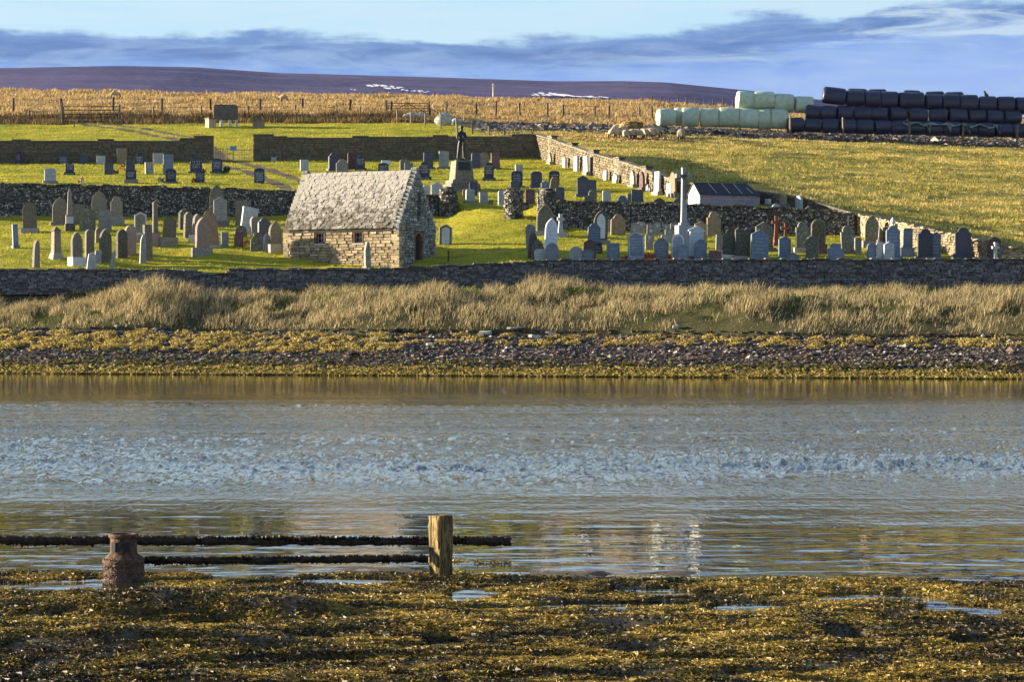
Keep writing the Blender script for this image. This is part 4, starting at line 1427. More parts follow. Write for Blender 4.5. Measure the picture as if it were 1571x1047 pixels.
# gable stones: plane x=0 facing -x ; travel along y
def gh(s):
    return slopez(-s) + 0.22
lay = stone_layout(CH_W, gh, 0.42, 0.17, rc, [(-(DC + DW / 2) - 0.14, -(DC - DW / 2) + 0.14, -1, DH + 0.30 + DW * 0.55 + 0.12), (-SL1 - 0.05, -SL0 + 0.05, SZ0 + 0.25, SZ1 + 0.35)])
rest = []
lay.sort(key=lambda q: -q[2] * q[3])
for i, (s, z, w_, h_) in enumerate(lay):
    if i < 295 - nfront:
        ob = bpy.data.objects.new('stone', gmeshes[rc.randrange(8)])
        COL.objects.link(ob); ob.parent = chapel
        ob.location = (rc.uniform(-0.02, 0.01), -s, z - 0.30)
        ob.rotation_euler = (0, 0, -PI / 2)
        ob.scale = (w_ * 0.96, 0.22, h_ * 0.95)
    else:
        rest.append((np.array([rc.uniform(-0.02, 0.01), -s, z - 0.30]), np.array([0, -1., 0]), np.array([1., 0, 0]), w_, 0.22, h_))
# far gable and back wall facings, joined
for (s, z, w_, h_) in stone_layout(CH_W, gh, 0.42, 0.17, rc):
    rest.append((np.array([CH_L, -s, z - 0.30]), np.array([0, 1., 0]), np.array([-1., 0, 0]), w_, 0.22, h_))
for (s, z, w_, h_) in stone_layout(CH_L, lambda s: EAVE + 0.2, 0.5, 0.17, rc):
    rest.append((np.array([s, -CH_W, z - 0.30]), np.array([1., 0, 0]), np.array([0, 1., 0]), w_, 0.22, h_))
joined_stones('stone_courses', rest, M['gable_t'], chapel, rc)
# quoins (corner blocks) proud of the walls
z = -0.3; k = 0
while z < EAVE - 0.1:
    h_ = rc.uniform(0.24, 0.32)
    for xx in (0.0, CH_L):
        bm = bmesh.new()
        lx_, ly_ = (0.46, 0.26) if k % 2 else (0.26, 0.46)
        x0_, x1_ = (-0.07, lx_) if xx == 0 else (CH_L - lx_, CH_L + 0.07)
        box(bm, x0_, x1_, -ly_, 0.075, z, z + h_ - 0.015)
        bmesh.ops.bevel(bm, geom=bm.edges[:], offset=0.02, segments=1, affect='EDGES')
        chp('quoin', bm, M['chapel'])
    z += h_; k += 1
# windows
for (x0, x1, z0, z1) in WIN:
    bm = bmesh.new()
    for (a, b, c, d) in ((x0 - 0.09, x0, z0 - 0.06, z1 + 0.09), (x1, x1 + 0.09, z0 - 0.06, z1 + 0.09)):
        box(bm, a, b, -0.3, 0.055, c, d)
    box(bm, x0 + .002, x1 - .002, -0.3, 0.055, z1 + .002, z1 + 0.09)
    s_ = chp('window_surround', bm, M['red_dress'])
    bm = bmesh.new()
    box(bm, x0 - 0.13, x1 + 0.13, -0.3, 0.09, z0 - 0.13, z0 - 0.062)
    chp('window_sill', bm, M['limewash'])
    bm = bmesh.new()
    box(bm, x0, x1, -0.21, -0.20, z0, z1)
    win = chp('window', bm, M['glass'])
    bm = bmesh.new()
    t_ = 0.028
    xm, zm = (x0 + x1) / 2, (z0 + z1) / 2
    box(bm, x0, x0 + t_, -0.19, -0.15, z0, z1); box(bm, x1 - t_, x1, -0.19, -0.15, z0, z1)
    box(bm, x0 + t_, x1 - t_, -0.19, -0.15, z0, z0 + t_); box(bm, x0 + t_, x1 - t_, -0.19, -0.15, z1 - t_, z1)
    box(bm, xm - .014, xm + .014, -0.185, -0.155, z0 + t_, z1 - t_)
    box(bm, x0 + t_, xm - .014, -0.185, -0.155, zm - .014, zm + .014); box(bm, xm + .014, x1 - t_, -0.185, -0.155, zm - .014, zm + .014)
    f_ = chp('window_frame', bm, M['batten'], win)
# door with arched surround
bm = bmesh.new()
pl = 5
for i in range(pl):
    y0 = DC - DW / 2 + DW * i / pl + 0.006; y1 = DC - DW / 2 + DW * (i + 1) / pl - 0.006
    def at_(y): return DH + DW * 0.55 * math.sqrt(max(0, 1 - ((y - DC) / (DW / 2)) ** 2)) - 0.01
    ym = (y0 + y1) / 2
    o_ = [(y0, -0.25), (y1, -0.25), (y1, at_(y1)), (ym, at_(ym)), (y0, at_(y0))]
    a = [bm.verts.new((0.24, y, z)) for y, z in o_]; b = [bm.verts.new((0.29, y, z)) for y, z in o_]
    bm.faces.new(a); bm.faces.new(b[::-1])
    for q in range(5): bm.faces.new((a[q], b[q], b[(q + 1) % 5], a[(q + 1) % 5]))
door = chp('door', bm, M['door'])
bm = bmesh.new(); tube(bm, [(0.235, DC + 0.28, 0.85), (0.19, DC + 0.28, 0.85), (0.19, DC + 0.24, 0.85)], 0.015, 6)
chp('door_handle', bm, M['iron'], door)
for i in range(9):   # arch stones and jambs
    bm = bmesh.new()
    a0, a1 = PI * i / 9 + 0.02, PI * (i + 1) / 9 - 0.02
    pts_ = []
    for (r0, aa) in ((1.0, a0), (1.0, a1), (1.38, a1), (1.38, a0)):
        pts_.append((DC + DW / 2 * r0 * math.cos(aa), DH + (DW * 0.55 + (r0 - 1) * DW / 2) * math.sin(aa)))
    a = [bm.verts.new((-0.05, y, z)) for y, z in pts_]; b = [bm.verts.new((0.25, y, z)) for y, z in pts_]
    bm.faces.new(a); bm.faces.new(b[::-1])
    for q in range(4): bm.faces.new((a[q], b[q], b[(q + 1) % 4], a[(q + 1) % 4]))
    chp('arch_stone', bm, M['red_dress'])
for sgn in (-1, 1):
    z = -0.25
    while z < DH - 0.05:
        h_ = min(rc.uniform(0.26, 0.36), DH - z)
        bm = bmesh.new()
        ya, yb = DC + sgn * DW / 2, DC + sgn * (DW / 2 + 0.15)
        box(bm, -0.05, 0.25, min(ya, yb), max(ya, yb), z, z + h_ - 0.012)
        chp('jamb_stone', bm, M['red_dress'])
        z += h_
bm = bmesh.new()
box(bm, 0.28, 0.30, SL0, SL1, SZ0, SZ1)
sl = chp('slit_window', bm, M['glass'])
bm = bmesh.new(); box(bm, 0.24, 0.27, DC - 0.012, DC + 0.012, SZ0, SZ1)
chp('slit_bar', bm, M['batten'], sl)

# roof: bedding slab, individually laid slates, ridge stones, stepped skews
w2 = CH_W / 2
slope_len = math.hypot(w2 + 0.1, RIDGE - EAVE)
ang = math.atan2(RIDGE - EAVE, w2)
bm = bmesh.new()
a = [bm.verts.new((0.35, y, z)) for y, z in ((0.10, EAVE - 0.12), (0.10, EAVE - 0.02), (-w2, RIDGE + 0.06), (-CH_W - 0.1, EAVE - 0.02), (-CH_W - 0.1, EAVE - 0.12), (-w2, RIDGE - 0.1))]
b = [bm.verts.new((CH_L - 0.35, v.co.y, v.co.z)) for v in a]
for i in range(6): bm.faces.new((a[i], b[i], b[(i + 1) % 6], a[(i + 1) % 6]))
bm.faces.new(a); bm.faces.new(b[::-1])
roof = chp('roof', bm, M['underroof'])
def slate_mesh(k, mat):
    r = random.Random(k)
    bm = bmesh.new()
    # x across, y up the slope, z out
    x0, x1 = -.5 + r.uniform(-.02, .02), .5 + r.uniform(-.02, .02)
    yb0, yb1 = r.uniform(-.08, .04), r.uniform(-.08, .04)
    vs = [bm.verts.new(c) for c in ((x0, yb0, 0), (x0 + (x1 - x0) * .5, (yb0 + yb1) / 2 - r.uniform(-.03, .05), 0), (x1, yb1, 0), (x1, 1, 0), (x0, 1, 0))]
    top = [bm.verts.new((v.co.x * 0.97, v.co.y + (0.02 if i < 3 else 0), 1 + r.uniform(-.15, .15))) for i, v in enumerate(vs)]
    bm.faces.new(vs[::-1]); bm.faces.new(top)
    for i in range(5): bm.faces.new((vs[i], vs[(i + 1) % 5], top[(i + 1) % 5], top[i]))
    me = bpy.data.meshes.new('slate'); bmesh.ops.recalc_face_normals(bm, faces=bm.faces); bm.to_mesh(me); bm.free()
    me.materials.append(mat)
    return me
smeshes = [slate_mesh(k, M['slate']) for k in range(10)]
NR = 21
rowh = slope_len / NR
nsl = 0
extra = []
for r_ in range(NR):
    x = 0.34 - rc.uniform(0, 0.2)
    while x < CH_L - 0.34:
        ww = rc.uniform(0.30, 0.50)
        a_, b_ = max(x, 0.30), min(x + ww, CH_L - 0.30)
        if b_ - a_ > 0.08 and nsl >= 296:
            s = r_ * rowh; th = rc.uniform(0.055, 0.085)
            extra.append(((a_ + b_) / 2, 0.12 - s * math.cos(ang), EAVE + s * math.sin(ang) + 0.02, (b_ - a_) * 0.93, rowh * 1.30, th, rc.randrange(10)))
        elif b_ - a_ > 0.08:
            nsl += 1
            ob = bpy.data.objects.new('slate', smeshes[rc.randrange(10)])
            COL.objects.link(ob); ob.parent = roof
            s = r_ * rowh
            th = rc.uniform(0.065, 0.10)
            # local axes: x along wall, y up the slope
            ob.location = ((a_ + b_) / 2, 0.10 + 0.02 - s * math.cos(ang), EAVE + 0.0 + s * math.sin(ang) + 0.02)
            # rotate: y-axis -> (-y, +z) slope direction; need x flip to keep right handed
            Mx = Matrix(((-1, 0, 0), (0, -math.cos(ang - 0.045), math.sin(ang - 0.045)), (0, math.sin(ang - 0.045), math.cos(ang - 0.045)))).transposed()
            ob.rotation_euler = Mx.to_euler()
            ob.scale = ((b_ - a_) * 0.91, rowh * 1.22, th)
        x += ww
Vx = []; Fx = []; cx0 = 0
Mr = np.array(Matrix(((-1, 0, 0), (0, -math.cos(ang - 0.045), math.sin(ang - 0.045)), (0, math.sin(ang - 0.045), math.cos(ang - 0.045)))).transposed())
for (ex, ey, ez, sx_, sy_, sz_, k_) in extra:
    me_ = smeshes[k_]
    co = np.array([v.co[:] for v in me_.vertices]) * np.array([sx_, sy_, sz_])
    Vx.append(co @ Mr.T + np.array([ex, ey, ez]))
    Fx += [[i + cx0 for i in p_.vertices] for p_ in me_.polygons]
    cx0 += len(co)
me = bpy.data.meshes.new('upper_slates'); me.from_pydata(np.concatenate(Vx).tolist(), [], Fx)
tag(mesh_obj('upper_slates', me, M['slate'], roof), kind='stuff')
# hidden back slope, joined
items = []
bmv = bmesh.new()
for r_ in range(NR):
    s = r_ * rowh
    y0 = -CH_W - 0.12 + s * math.cos(ang); z0 = EAVE + s * math.sin(ang) + 0.03
    y1 = y0 + rowh * 1.2 * math.cos(ang); z1 = z0 + rowh * 1.2 * math.sin(ang)
    x = 0.32
    while x < CH_L - 0.4:
        ww = min(rc.uniform(0.34, 0.56), CH_L - 0.3 - x)
        q = [bmv.verts.new(c) for c in ((x, y0, z0 + 0.05), (x + ww * .97, y0, z0 + 0.05), (x + ww * .97, y1, z1), (x, y1, z1))]
        bmv.faces.new(q); x += ww
o = chp('back_slates', bmv, M['slate'], roof); o['kind'] = 'stuff'
x = 0.3
while x < CH_L - 0.35:
    ww = min(rc.uniform(0.45, 0.7), CH_L - 0.3 - x)
    bm = bmesh.new()
    hh = rc.uniform(-.015, .015)
    prof = [(-0.17, -0.20), (-0.20, -0.13), (-0.03, 0.10 + hh), (0.03, 0.10 + hh), (0.20, -0.13), (0.17, -0.20)]
    a = [bm.verts.new((x, -w2 + y, RIDGE + 0.05 + z)) for y, z in prof]; b = [bm.verts.new((x + ww - 0.02, -w2 + y, RIDGE + 0.05 + z)) for y, z in prof]
    bm.faces.new(a); bm.faces.new(b[::-1])
    for i in range(6): bm.faces.new((a[i], b[i], b[(i + 1) % 6], a[(i + 1) % 6]))
    chp('ridge_stone', bm, M['slate'], roof)
    x += ww
NS = 15
for xg0, xg1, mt in ((-0.06, 0.34, M['gable']), (CH_L - 0.34, CH_L + 0.06, M['slate'])):
    for side in (0, 1):
        for i in range(NS):
            f0, f1 = i / NS, (i + 1) / NS
            yA = (0.08 - (w2 + 0.08) * f0); yB = (0.08 - (w2 + 0.08) * f1)
            if side: yA, yB = -CH_W - yA, -CH_W - yB
            zA = EAVE + (RIDGE - EAVE) * f0 - 0.12; zT = EAVE + (RIDGE - EAVE) * f1 + 0.10
            bm = bmesh.new()
            box(bm, xg0 + rc.uniform(-.02, .02), xg1 + rc.uniform(-.02, .02), min(yA, yB) + .004, max(yA, yB) - .004, zA, zT + rc.uniform(-.02, .02))
            bmesh.ops.bevel(bm, geom=bm.edges[:], offset=0.02, segments=1, affect='EDGES')
            chp('skew_stone', bm, mt)
    bm = bmesh.new()
    box(bm, xg0, xg1, -w2 - 0.16, -w2 + 0.16, RIDGE + 0.105, RIDGE + 0.30)
    bmesh.ops.bevel(bm, geom=bm.edges[:], offset=0.03, segments=1, affect='EDGES')
    chp('apex_stone', bm, M['gable'])
# ------------------------------------------------------------------ headstones
def cap_profile(kind, w_, h_, rs):
    """right half of the outline from the shoulder to the apex, as (x, z)"""
    a = w_ / 2
    if kind == 'rect': return [(a, h_)]
    if kind == 'round': return [(a * math.cos(t), h_ - a + a * math.sin(t)) for t in np.linspace(0, PI / 2, 7)]
    if kind == 'seg': return [(a * math.cos(t), h_ - a * .38 + a * .38 * math.sin(t)) for t in np.linspace(0, PI / 2, 5)]
    if kind == 'gothic':
        top = w_ * math.sin(R(60))
        return [(w_ * math.cos(t) - a, h_ - top + w_ * math.sin(t)) for t in np.linspace(0, R(60), 7)]
    if kind == 'gable': return [(a, h_ - a * .55), (0, h_)]
    if kind == 'ogee': return [(a, h_ - w_ * .40), (a * .93, h_ - w_ * .33), (a * .70, h_ - w_ * .28), (a * .62, h_ - w_ * .18), (a * .42, h_ - w_ * .06), (a * .2, h_ - w_ * .01), (0, h_)]
    if kind == 'shoulder': return [(a, h_ - w_ * .42), (a * .72, h_ - w_ * .42), (a * .70, h_ - w_ * .25), (a * .5, h_ - w_ * .08), (a * .25, h_ - w_ * .01), (0, h_)]
    if kind == 'point': return [(a, h_ - w_ * .7), (a * .8, h_ - w_ * .5), (a * .86, h_ - w_ * .42), (a * .5, h_ - w_ * .2), (0, h_)]
    if kind == 'step': return [(a, h_ * .72), (a * .68, h_ * .72), (a * .62, h_), ]
    if kind == 'pediment': return [(a * .86, h_ * .80), (a * 1.08, h_ * .81), (a * 1.08, h_ * .85), (0, h_)]
    if kind == 'cornice': return [(a * .84, h_ * .84), (a * 1.05, h_ * .87), (a * 1.05, h_ * .92), (a * .7, h_)]
    if kind == 'rough':
        return [(a * rs.uniform(.85, 1), h_ * rs.uniform(.6, .75)), (a * rs.uniform(.6, .8), h_ * rs.uniform(.82, .92)), (a * rs.uniform(.2, .45), h_)]
    if kind == 'twin': return [(a, h_ * .9), (a * .6, h_), (a * .25, h_ * .92)]
    raise ValueError(kind)


def outline(kind, w_, h_, rs):
    rp = cap_profile(kind, w_, h_, rs)
    if kind == 'rough':
        lp = [(-x * rs.uniform(.8, 1.1), z * rs.uniform(.93, 1.0)) for x, z in cap_profile(kind, w_, h_, rs)]
    else:
        lp = [(-x, z) for x, z in rp]
    pts = [(-w_ / 2 * (1 if kind not in ('pediment', 'cornice') else .86), 0), (w_ / 2 * (1 if kind not in ('pediment', 'cornice') else .86), 0)] + rp
    for p in lp[::-1]:
        if abs(p[0] - pts[-1][0]) > 1e-4 or abs(p[1] - pts[-1][1]) > 1e-4: pts.append(p)
    return pts


def slab(name, kind, w_, h_, t_, mat, root, rs, z=0, lean=0, y=0, bev=0.012):
    bm = bmesh.new()
    prism(bm, outline(kind, w_, h_, rs), -t_ / 2, t_ / 2)
    bmesh.ops.recalc_face_normals(bm, faces=bm.faces)
    ed = [e for e in bm.edges if abs(abs(e.verts[0].co.y) - t_ / 2) < 1e-5 and abs(e.verts[0].co.y - e.verts[1].co.y) < 1e-6]
    bmesh.ops.bevel(bm, geom=ed, offset=min(bev, t_ * .2), segments=1, affect='EDGES')
    return bm_obj(name, bm, mat, root, (0, y, z))


def plinth(root, w_, d_, h_, z, mat, name='plinth'):
    bm = bmesh.new()
    box(bm, -w_ / 2, w_ / 2, -d_ / 2, d_ / 2, z, z + h_)
    bmesh.ops.bevel(bm, geom=bm.edges[:], offset=0.015, segments=1, affect='EDGES')
    return bm_obj(name, bm, mat, root)


hs = random.Random(77)
LABELS = {}


def stone(px, top, base, wpx, shape, mat, rot, label, pl=0.0, lean=0.0, y=None, rim=None, panel=None, group=None, cat='headstone', name='headstone', pmat=None, tilt=0.0, sunk=0.0, wm=None):
    """one headstone whose foot meets the ground seen at photo pixel (px, base)"""
    if y is None:
        X, Y, z = pix2ground(px, base)
    else:
        X = (px - 785.5) / F * y; Y = y
        z = CAM_H + (HY - base) / F * Y
    z = min(z, g1(X, Y) + 0.02)
    h_ = CAM_H + (HY - top) / F * Y - z
    sc = Y / F
    root = empty(name, (X, Y, z), R(rot), label, cat, group)
    if lean == 0 and cat == 'headstone': lean = hs.gauss(0, 1.5 if Y < 168 else .6)
    root.rotation_euler = (R(tilt + hs.uniform(-2, 2)), R(lean), R(rot + hs.uniform(-4, 4)))
    th = min(0.16, max(0.09, wpx * sc * 0.18))
    th = 0.17 if rot <= 20 else 0.22
    w_ = wpx * sc * 1.1
    w_ = max(0.22, (w_ - th * abs(math.sin(R(rot)))) / max(0.4, math.cos(R(rot))))
    zz = 0.0
    if wm: w_ = wm; th = 0.16
    m_ = M[mat]
    ph = 0
    if pl > 0:
        ph = pl * h_
        plinth(root, w_ * 1.32, th * 2.6, ph + 0.15, -0.15, pmat or (m_ if mat in 'bdrs' else M['plinth']))
        zz = ph + 0.002
    else:
        zz = -0.15
    s_ = slab('slab', shape, w_, h_ - zz, th, m_, root, hs, zz)
    if rim:
        # raised pale border round the face
        o_ = outline(shape, w_ * 0.985, h_ - zz - .01, hs); i_ = outline(shape, w_ * 0.80, (h_ - zz) * 0.93, hs)
        if len(o_) == len(i_):
            bm = bmesh.new()
            base_in = 0.07 * (h_ - zz)
            a = [bm.verts.new((x, -th / 2 - 0.025, z_ + zz + .004)) for x, z_ in o_]
            b = [bm.verts.new((x, -th / 2 - 0.025, max(z_, base_in) + zz)) for x, z_ in i_]
            c = [bm.verts.new((x, -th / 2 + 0.01, z_ + zz + .004)) for x, z_ in o_]
            d = [bm.verts.new((x, -th / 2 + 0.002, max(z_, base_in) + zz)) for x, z_ in i_]
            n = len(a)
            for i in range(n):
                j = (i + 1) % n
                bm.faces.new((a[i], a[j], b[j], b[i])); bm.faces.new((c[i], c[j], a[j], a[i])); bm.faces.new((b[i], b[j], d[j], d[i]))
            bm_obj('rim', bm, M[rim], root)
    if panel:
        bm = bmesh.new()
        prism(bm, outline(shape, w_ * 0.62, (h_ - zz) * 0.84, hs), -th / 2 - 0.02, -th / 2 + 0.01)
        bm_obj('panel', bm, M[panel], root, (0, 0, zz + 0.05 * h_))
    return root, w_, h_, th


def S(*a, **k): return stone(*a, **k)

# --- lower lawn, left of the chapel -------------------------------------------------
S(24, 294, 330, 10, 'rect', 's', 12, 'tall blue grey slab cut by the left frame edge against the retaining wall')
S(46, 312, 357, 20, 'round', 'n', 10, 'wide brown round topped headstone on a plinth nearest the left edge wall', 0.14)
S(24, 344, 381, 9, 'rect', 's', 25, 'blue grey slab at the left frame edge in front of the broad round stone', 0.12)
S(92, 302, 345, 21, 'gothic', 'n', 12, 'large grey brown pointed headstone just left of the white panelled obelisk', 0.08)
S(120, 313, 344, 18, 'seg', 'n', 8, 'low domed grey brown stone showing behind the obelisk')
S(134, 319, 354, 26, 'pediment', 'm', 14, 'wide dark headstone with a gabled pediment to the right of the obelisk')
S(152, 292, 337, 21, 'point', 'n', 5, 'tallest brown carved stone against the retaining wall left of the round rimmed stone')
S(161, 322, 354, 19, 'round', 'g', 15, 'grey round headstone with a lit left rim right of the pedimented one')
S(179, 301, 345, 17, 'shoulder', 'n', 10, 'brown shouldered stone on a broad block close under the retaining wall', 0.28)
S(215, 325, 372, 17, 'gable', 'g', 12, 'grey headstone with a pale border on a stepped block left of the broken column', 0.24, rim='limewash')
S(259, 332, 377, 19, 'gable', 'n', 12, 'rust brown peaked headstone on a mossy base right of the broken column', 0.28)
S(55, 369, 411, 11, 'rough', 'n', 48, 'narrow tapering dark slab on a pale block at the front left corner')
S(118, 356, 409, 16, 'gothic', 'n', 42, 'slim pointed headstone on a white block in the front row at left', 0.26, pmat=M['limewash'])
S(137, 352, 398, 13, 'round', 'n', 42, 'slim round topped stone behind the pale broken stump')
S(153, 349, 373, 13, 'round', 'n', 25, 'small brown round stone under the grey rimmed one')
S(162, 351, 402, 17, 'gothic', 'm', 40, 'mossy almost black pointed stone in the front group at left')
S(140, 387, 414, 14, 'rough', 'p', 20, 'pale broken stump close to the shore wall at left')
S(150, 383, 405, 10, 'twin', 'g', 22, 'small notched grey stone behind the pale broken stump')
S(171, 384, 413, 6, 'rough', 'p', 20, 'thin leaning stone stake beside the shore wall', lean=9)
S(187, 352, 396, 15, 'round', 'm', 45, 'dark rounded stone with a lit left edge, left one of the pair')
S(200, 346, 391, 16, 'round', 'k', 40, 'pinkish rounded stone, right one of the pair left of the pale pillar')
S(227, 345, 399, 13, 'rect', 'n', 45, 'tall brown slab right behind the rough pale pillar stone')
S(219, 359, 405, 10, 'rough', 'g', 25, 'rough pale grey pillar stone in front of the tall brown slab')
S(280, 322, 352, 12, 'ogee', 'm', 42, 'dark curved top stone, rearmost of the slanting row of three')
S(288, 325, 364, 13, 'ogee', 'm', 42, 'dark curved top stone, middle of the slanting row of three')
S(299, 328, 371, 11, 'gothic', 'n', 45, 'sunlit leaning narrow stone on a white block, front of the slanting row', 0.22, lean=5, pmat=M['limewash'])
S(310, 334, 392, 19, 'gothic', 'k', 42, 'tall pink pointed headstone on a two step base left of the chapel', 0.20)
S(326, 322, 380, 20, 'shoulder', 't', 8, 'broad mossy yellow brown slab behind the pink pointed headstone', 0.06)
S(333, 283, 345, 20, 'gothic', 'm', 8, 'tall mossy rounded stone rising above the retaining wall left of the chapel')
S(338, 302, 347, 19, 'gable', 'g', 12, 'grey steep gabled stone on a wide plinth in front of the mossy tall one', 0.18)
S(372, 308, 345, 23, 'cornice', 'n', 10, 'flat topped brown grey pillar stone with a moulded cornice by the wall')
S(380, 318, 358, 22, 'rect', 'p', 28, 'broad pale slab with a bright left edge leaning to the right', lean=8)
S(345, 356, 379, 11, 'rect', 'g', 22, 'small plain grey block stone right of the yellow brown slab')
S(366, 356, 379, 13, 'rect', 'r', 22, 'small purplish block stone in front of a mossy hump')
S(370, 346, 364, 17, 'round', 'm', 12, 'low mossy rounded stone behind the small purplish block')
S(388, 328, 355, 13, 'gable', 'g', 40, 'pale rimmed slanting stone, rearmost of the group beside the chapel')
S(392, 332, 367, 14, 'round', 'n', 42, 'brown rounded slanting stone left of the dark curved one by the chapel')
S(405, 334, 369, 18, 'ogee', 'd', 30, 'dark stone with curved shoulders and lit edge beside the chapel')
S(394, 356, 385, 19, 'rough', 'm', 15, 'rough mossy pointed lump of stone in front of the chapel group')
S(407, 358, 385, 9, 'rough', 'p', 20, 'thin pale upright stone beside the rough mossy lump')
S(423, 339, 386, 19, 'gothic', 'n', 38, 'brown pointed headstone on a plinth closest to the chapel corner', 0.24)
S(564, 371, 413, 10, 'rough', 'g', 35, 'narrow grey upright stone standing in front of the chapel wall', 0.1)
# --- obelisk, broken column, pillar ---------------------------------------------------

def monument(px, base, top, label, cat, name='monument', y=None, rot=15):
    if y: X = (px - 785.5) / F * y; Y = y; z = g1(X, Y)
    else: X, Y, z = pix2ground(px, base)
    h_ = CAM_H + (HY - top) / F * Y - z
    return empty(name, (X, Y, z), R(rot), label, cat), h_, Y / F


def taper(bm, w0, w1, z0, z1, tipz=None):
    a = [bm.verts.new((x * w0 / 2, y * w0 / 2, z0)) for x, y in ((-1, -1), (1, -1), (1, 1), (-1, 1))]
    b = [bm.verts.new((x * w1 / 2, y * w1 / 2, z1)) for x, y in ((-1, -1), (1, -1), (1, 1), (-1, 1))]
    bm.faces.new(a[::-1])
    for i in range(4): bm.faces.new((a[i], a[(i + 1) % 4], b[(i + 1) % 4], b[i]))
    if tipz:
        t_ = bm.verts.new((0, 0, tipz))
        for i in range(4): bm.faces.new((b[i], b[(i + 1) % 4], t_))
    else: bm.faces.new(b)


r_, h_, sc = monument(107, 354, 289, 'slender obelisk on a pedestal with a white inscribed panel at left', 'monument', 'obelisk')
bm = bmesh.new(); taper(bm, 0.34, 0.22, 0.97, h_ - 0.2, h_); bm_obj('shaft', bm, M['n'], r_)
plinth(r_, 0.52, 0.52, 0.06, 0.91, M['plinth'], 'moulding')
plinth(r_, 0.50, 0.50, 0.50, 0.405, M['n'], 'pedestal')
bm = bmesh.new(); box(bm, -0.21, 0.21, -0.27, -0.252, 0.44, 0.87); bm_obj('panel', bm, M['w'], r_)
plinth(r_, 0.62, 0.62, 0.60, -0.2, M['m'], 'base')
r_, h_, sc = monument(238, 376, 305, 'broken round column on a red brown pedestal left of the chapel', 'monument', 'broken_column')
bm = bmesh.new(); lathe(bm, [(0.22, 0.72), (0.19, 0.85), (0.175, 1.2), (0.165, 2.0), (0.16, h_ - 0.14)], 14); 
for v in bm.verts:
    if v.co.z > h_ - 0.2: v.co.z += 0.7 * v.co.x + 0.03
bm_obj('shaft', bm, M['n'], r_, smooth=False)
plinth(r_, 0.58, 0.58, 0.90, -0.2, M['k'], 'pedestal')
r_, h_, sc = monument(86, 397, 347, 'stout square pillar stone with a pyramid cap and spreading foot at left', 'monument', 'pillar_stone', rot=35)
bm = bmesh.new(); taper(bm, 0.46, 0.40, 0.25, h_ - 0.28, None); bm_obj('shaft', bm, M['n'], r_)
bm = bmesh.new(); taper(bm, 0.52, 0.10, h_ - 0.30, h_ - 0.05, h_); bm_obj('cap', bm, M['n'], r_)
bm = bmesh.new(); taper(bm, 0.80, 0.50, -0.2, 0.35, None); bm_obj('base', bm, M['plinth'], r_)

# --- upper lawn, left ---------------------------------------------------------------------
S(28, 233, 252, 7, 'rect', 'b', 5, 'black slab at the left frame edge under the back wall', 0.12)
S(97, 237, 252, 14, 'rect', 'b', 5, 'low square black headstone in the shade of the back wall at left')
S(107, 248, 268, 12, 'ogee', 'b', 5, 'black headstone on a wide base between two rows at upper left', 0.18)
S(129, 238, 252, 14, 'round', 'd', 5, 'low dark grey rounded headstone in the shade under the back wall')
S(155, 239, 252, 12, 'rect', 'p', 5, 'pale blue grey square headstone in the shade under the back wall', 0)
S(167, 250, 268, 13, 'rect', 'd', 5, 'dark grey square headstone with pink flowers at its right foot')
S(187, 228, 251, 14, 'rect', 't', 5, 'tall plain brown slab against the back wall above the flowers')
S(200, 244, 263, 13, 'seg', 'd', 5, 'dark headstone directly behind the black one with a pale foot panel')
S(214, 236, 252, 13, 'round', 'b', 5, 'black rounded headstone under the back wall next to the pale slab')
S(229, 249, 267, 12, 'rect', 'g', 22, 'small grey headstone with a sunlit left edge at upper left')
S(243, 235, 251, 15, 'rect', 'p', 5, 'pale wide slab standing against the back wall left of the iron gates')
S(258, 237, 266, 14, 'rect', 's', 5, 'tall bluish dark slab behind the black headstone by the low dark hump')
S(77, 258, 281, 16, 'seg', 'p', 12, 'whitish grey headstone on a base standing alone at upper left', 0.14)
S(201, 261, 281, 15, 'rect', 'b', 8, 'black headstone with a pale panel at its foot in the nearer upper row', 0.28, pmat=M['plinth'])
S(251, 284, 293, 14, 'round', 'd', 5, 'low dark hump of stone peeping over the retaining wall')
S(262, 259, 281, 15, 'seg', 'b', 8, 'shiny black headstone with white lettering left of the red flowers', 0.1)
S(301, 241, 266, 17, 'round', 'b', 5, 'largest black rounded headstone near the end of the back wall', 0.1)
S(307, 262, 281, 13, 'rect', 'b', 12, 'narrow black headstone with orange flowers at its left foot', 0.08)
S(333, 243, 266, 15, 'seg', 'b', 5, 'black headstone in front of the iron gates beside a dark wreath', 0.12)
S(398, 258, 281, 15, 'seg', 'b', 8, 'lone black headstone with rows of white lettering left of the chapel roof')
S(452, 224, 245, 16, 'seg', 'r', 5, 'reddish headstone under the back wall just right of the iron gates')
S(420, 241, 247, 8, 'rect', 'p', 5, 'tiny pale tablet under the back wall right of the gates')
S(467, 245, 263, 12, 'rect', 'p', 20, 'pale grey headstone just beyond the left end of the chapel ridge')
# --- upper lawn, middle -------------------------------------------------------------------
S(512, 234, 262, 15, 'ogee', 'd', 25, 'tall dark grey headstone seen above the chapel ridge, leftmost', 0.1)
S(515, 228, 243, 12, 'gable', 'g', 5, 'small grey headstone by the back wall behind the tall dark one')
S(525, 244, 266, 17, 'ogee', 'g', 14, 'light grey curved top headstone rising behind the chapel ridge')
S(540, 235, 260, 13, 'rect', 'r', 20, 'plum coloured slab between the light grey and the black headstone')
S(553, 239, 261, 13, 'ogee', 'b', 8, 'black curved headstone on a spreading base above the chapel ridge', 0.12)
S(577, 227, 245, 12, 'rect', 'p', 5, 'pale blue grey slab in the shade of the back wall above the chapel')
S(592, 246, 255, 13, 'rect', 'w', 8, 'low white stone half hidden behind a black one above the chapel ridge')
S(588, 250, 265, 15, 'seg', 'b', 8, 'low black headstone just above the middle of the chapel ridge')
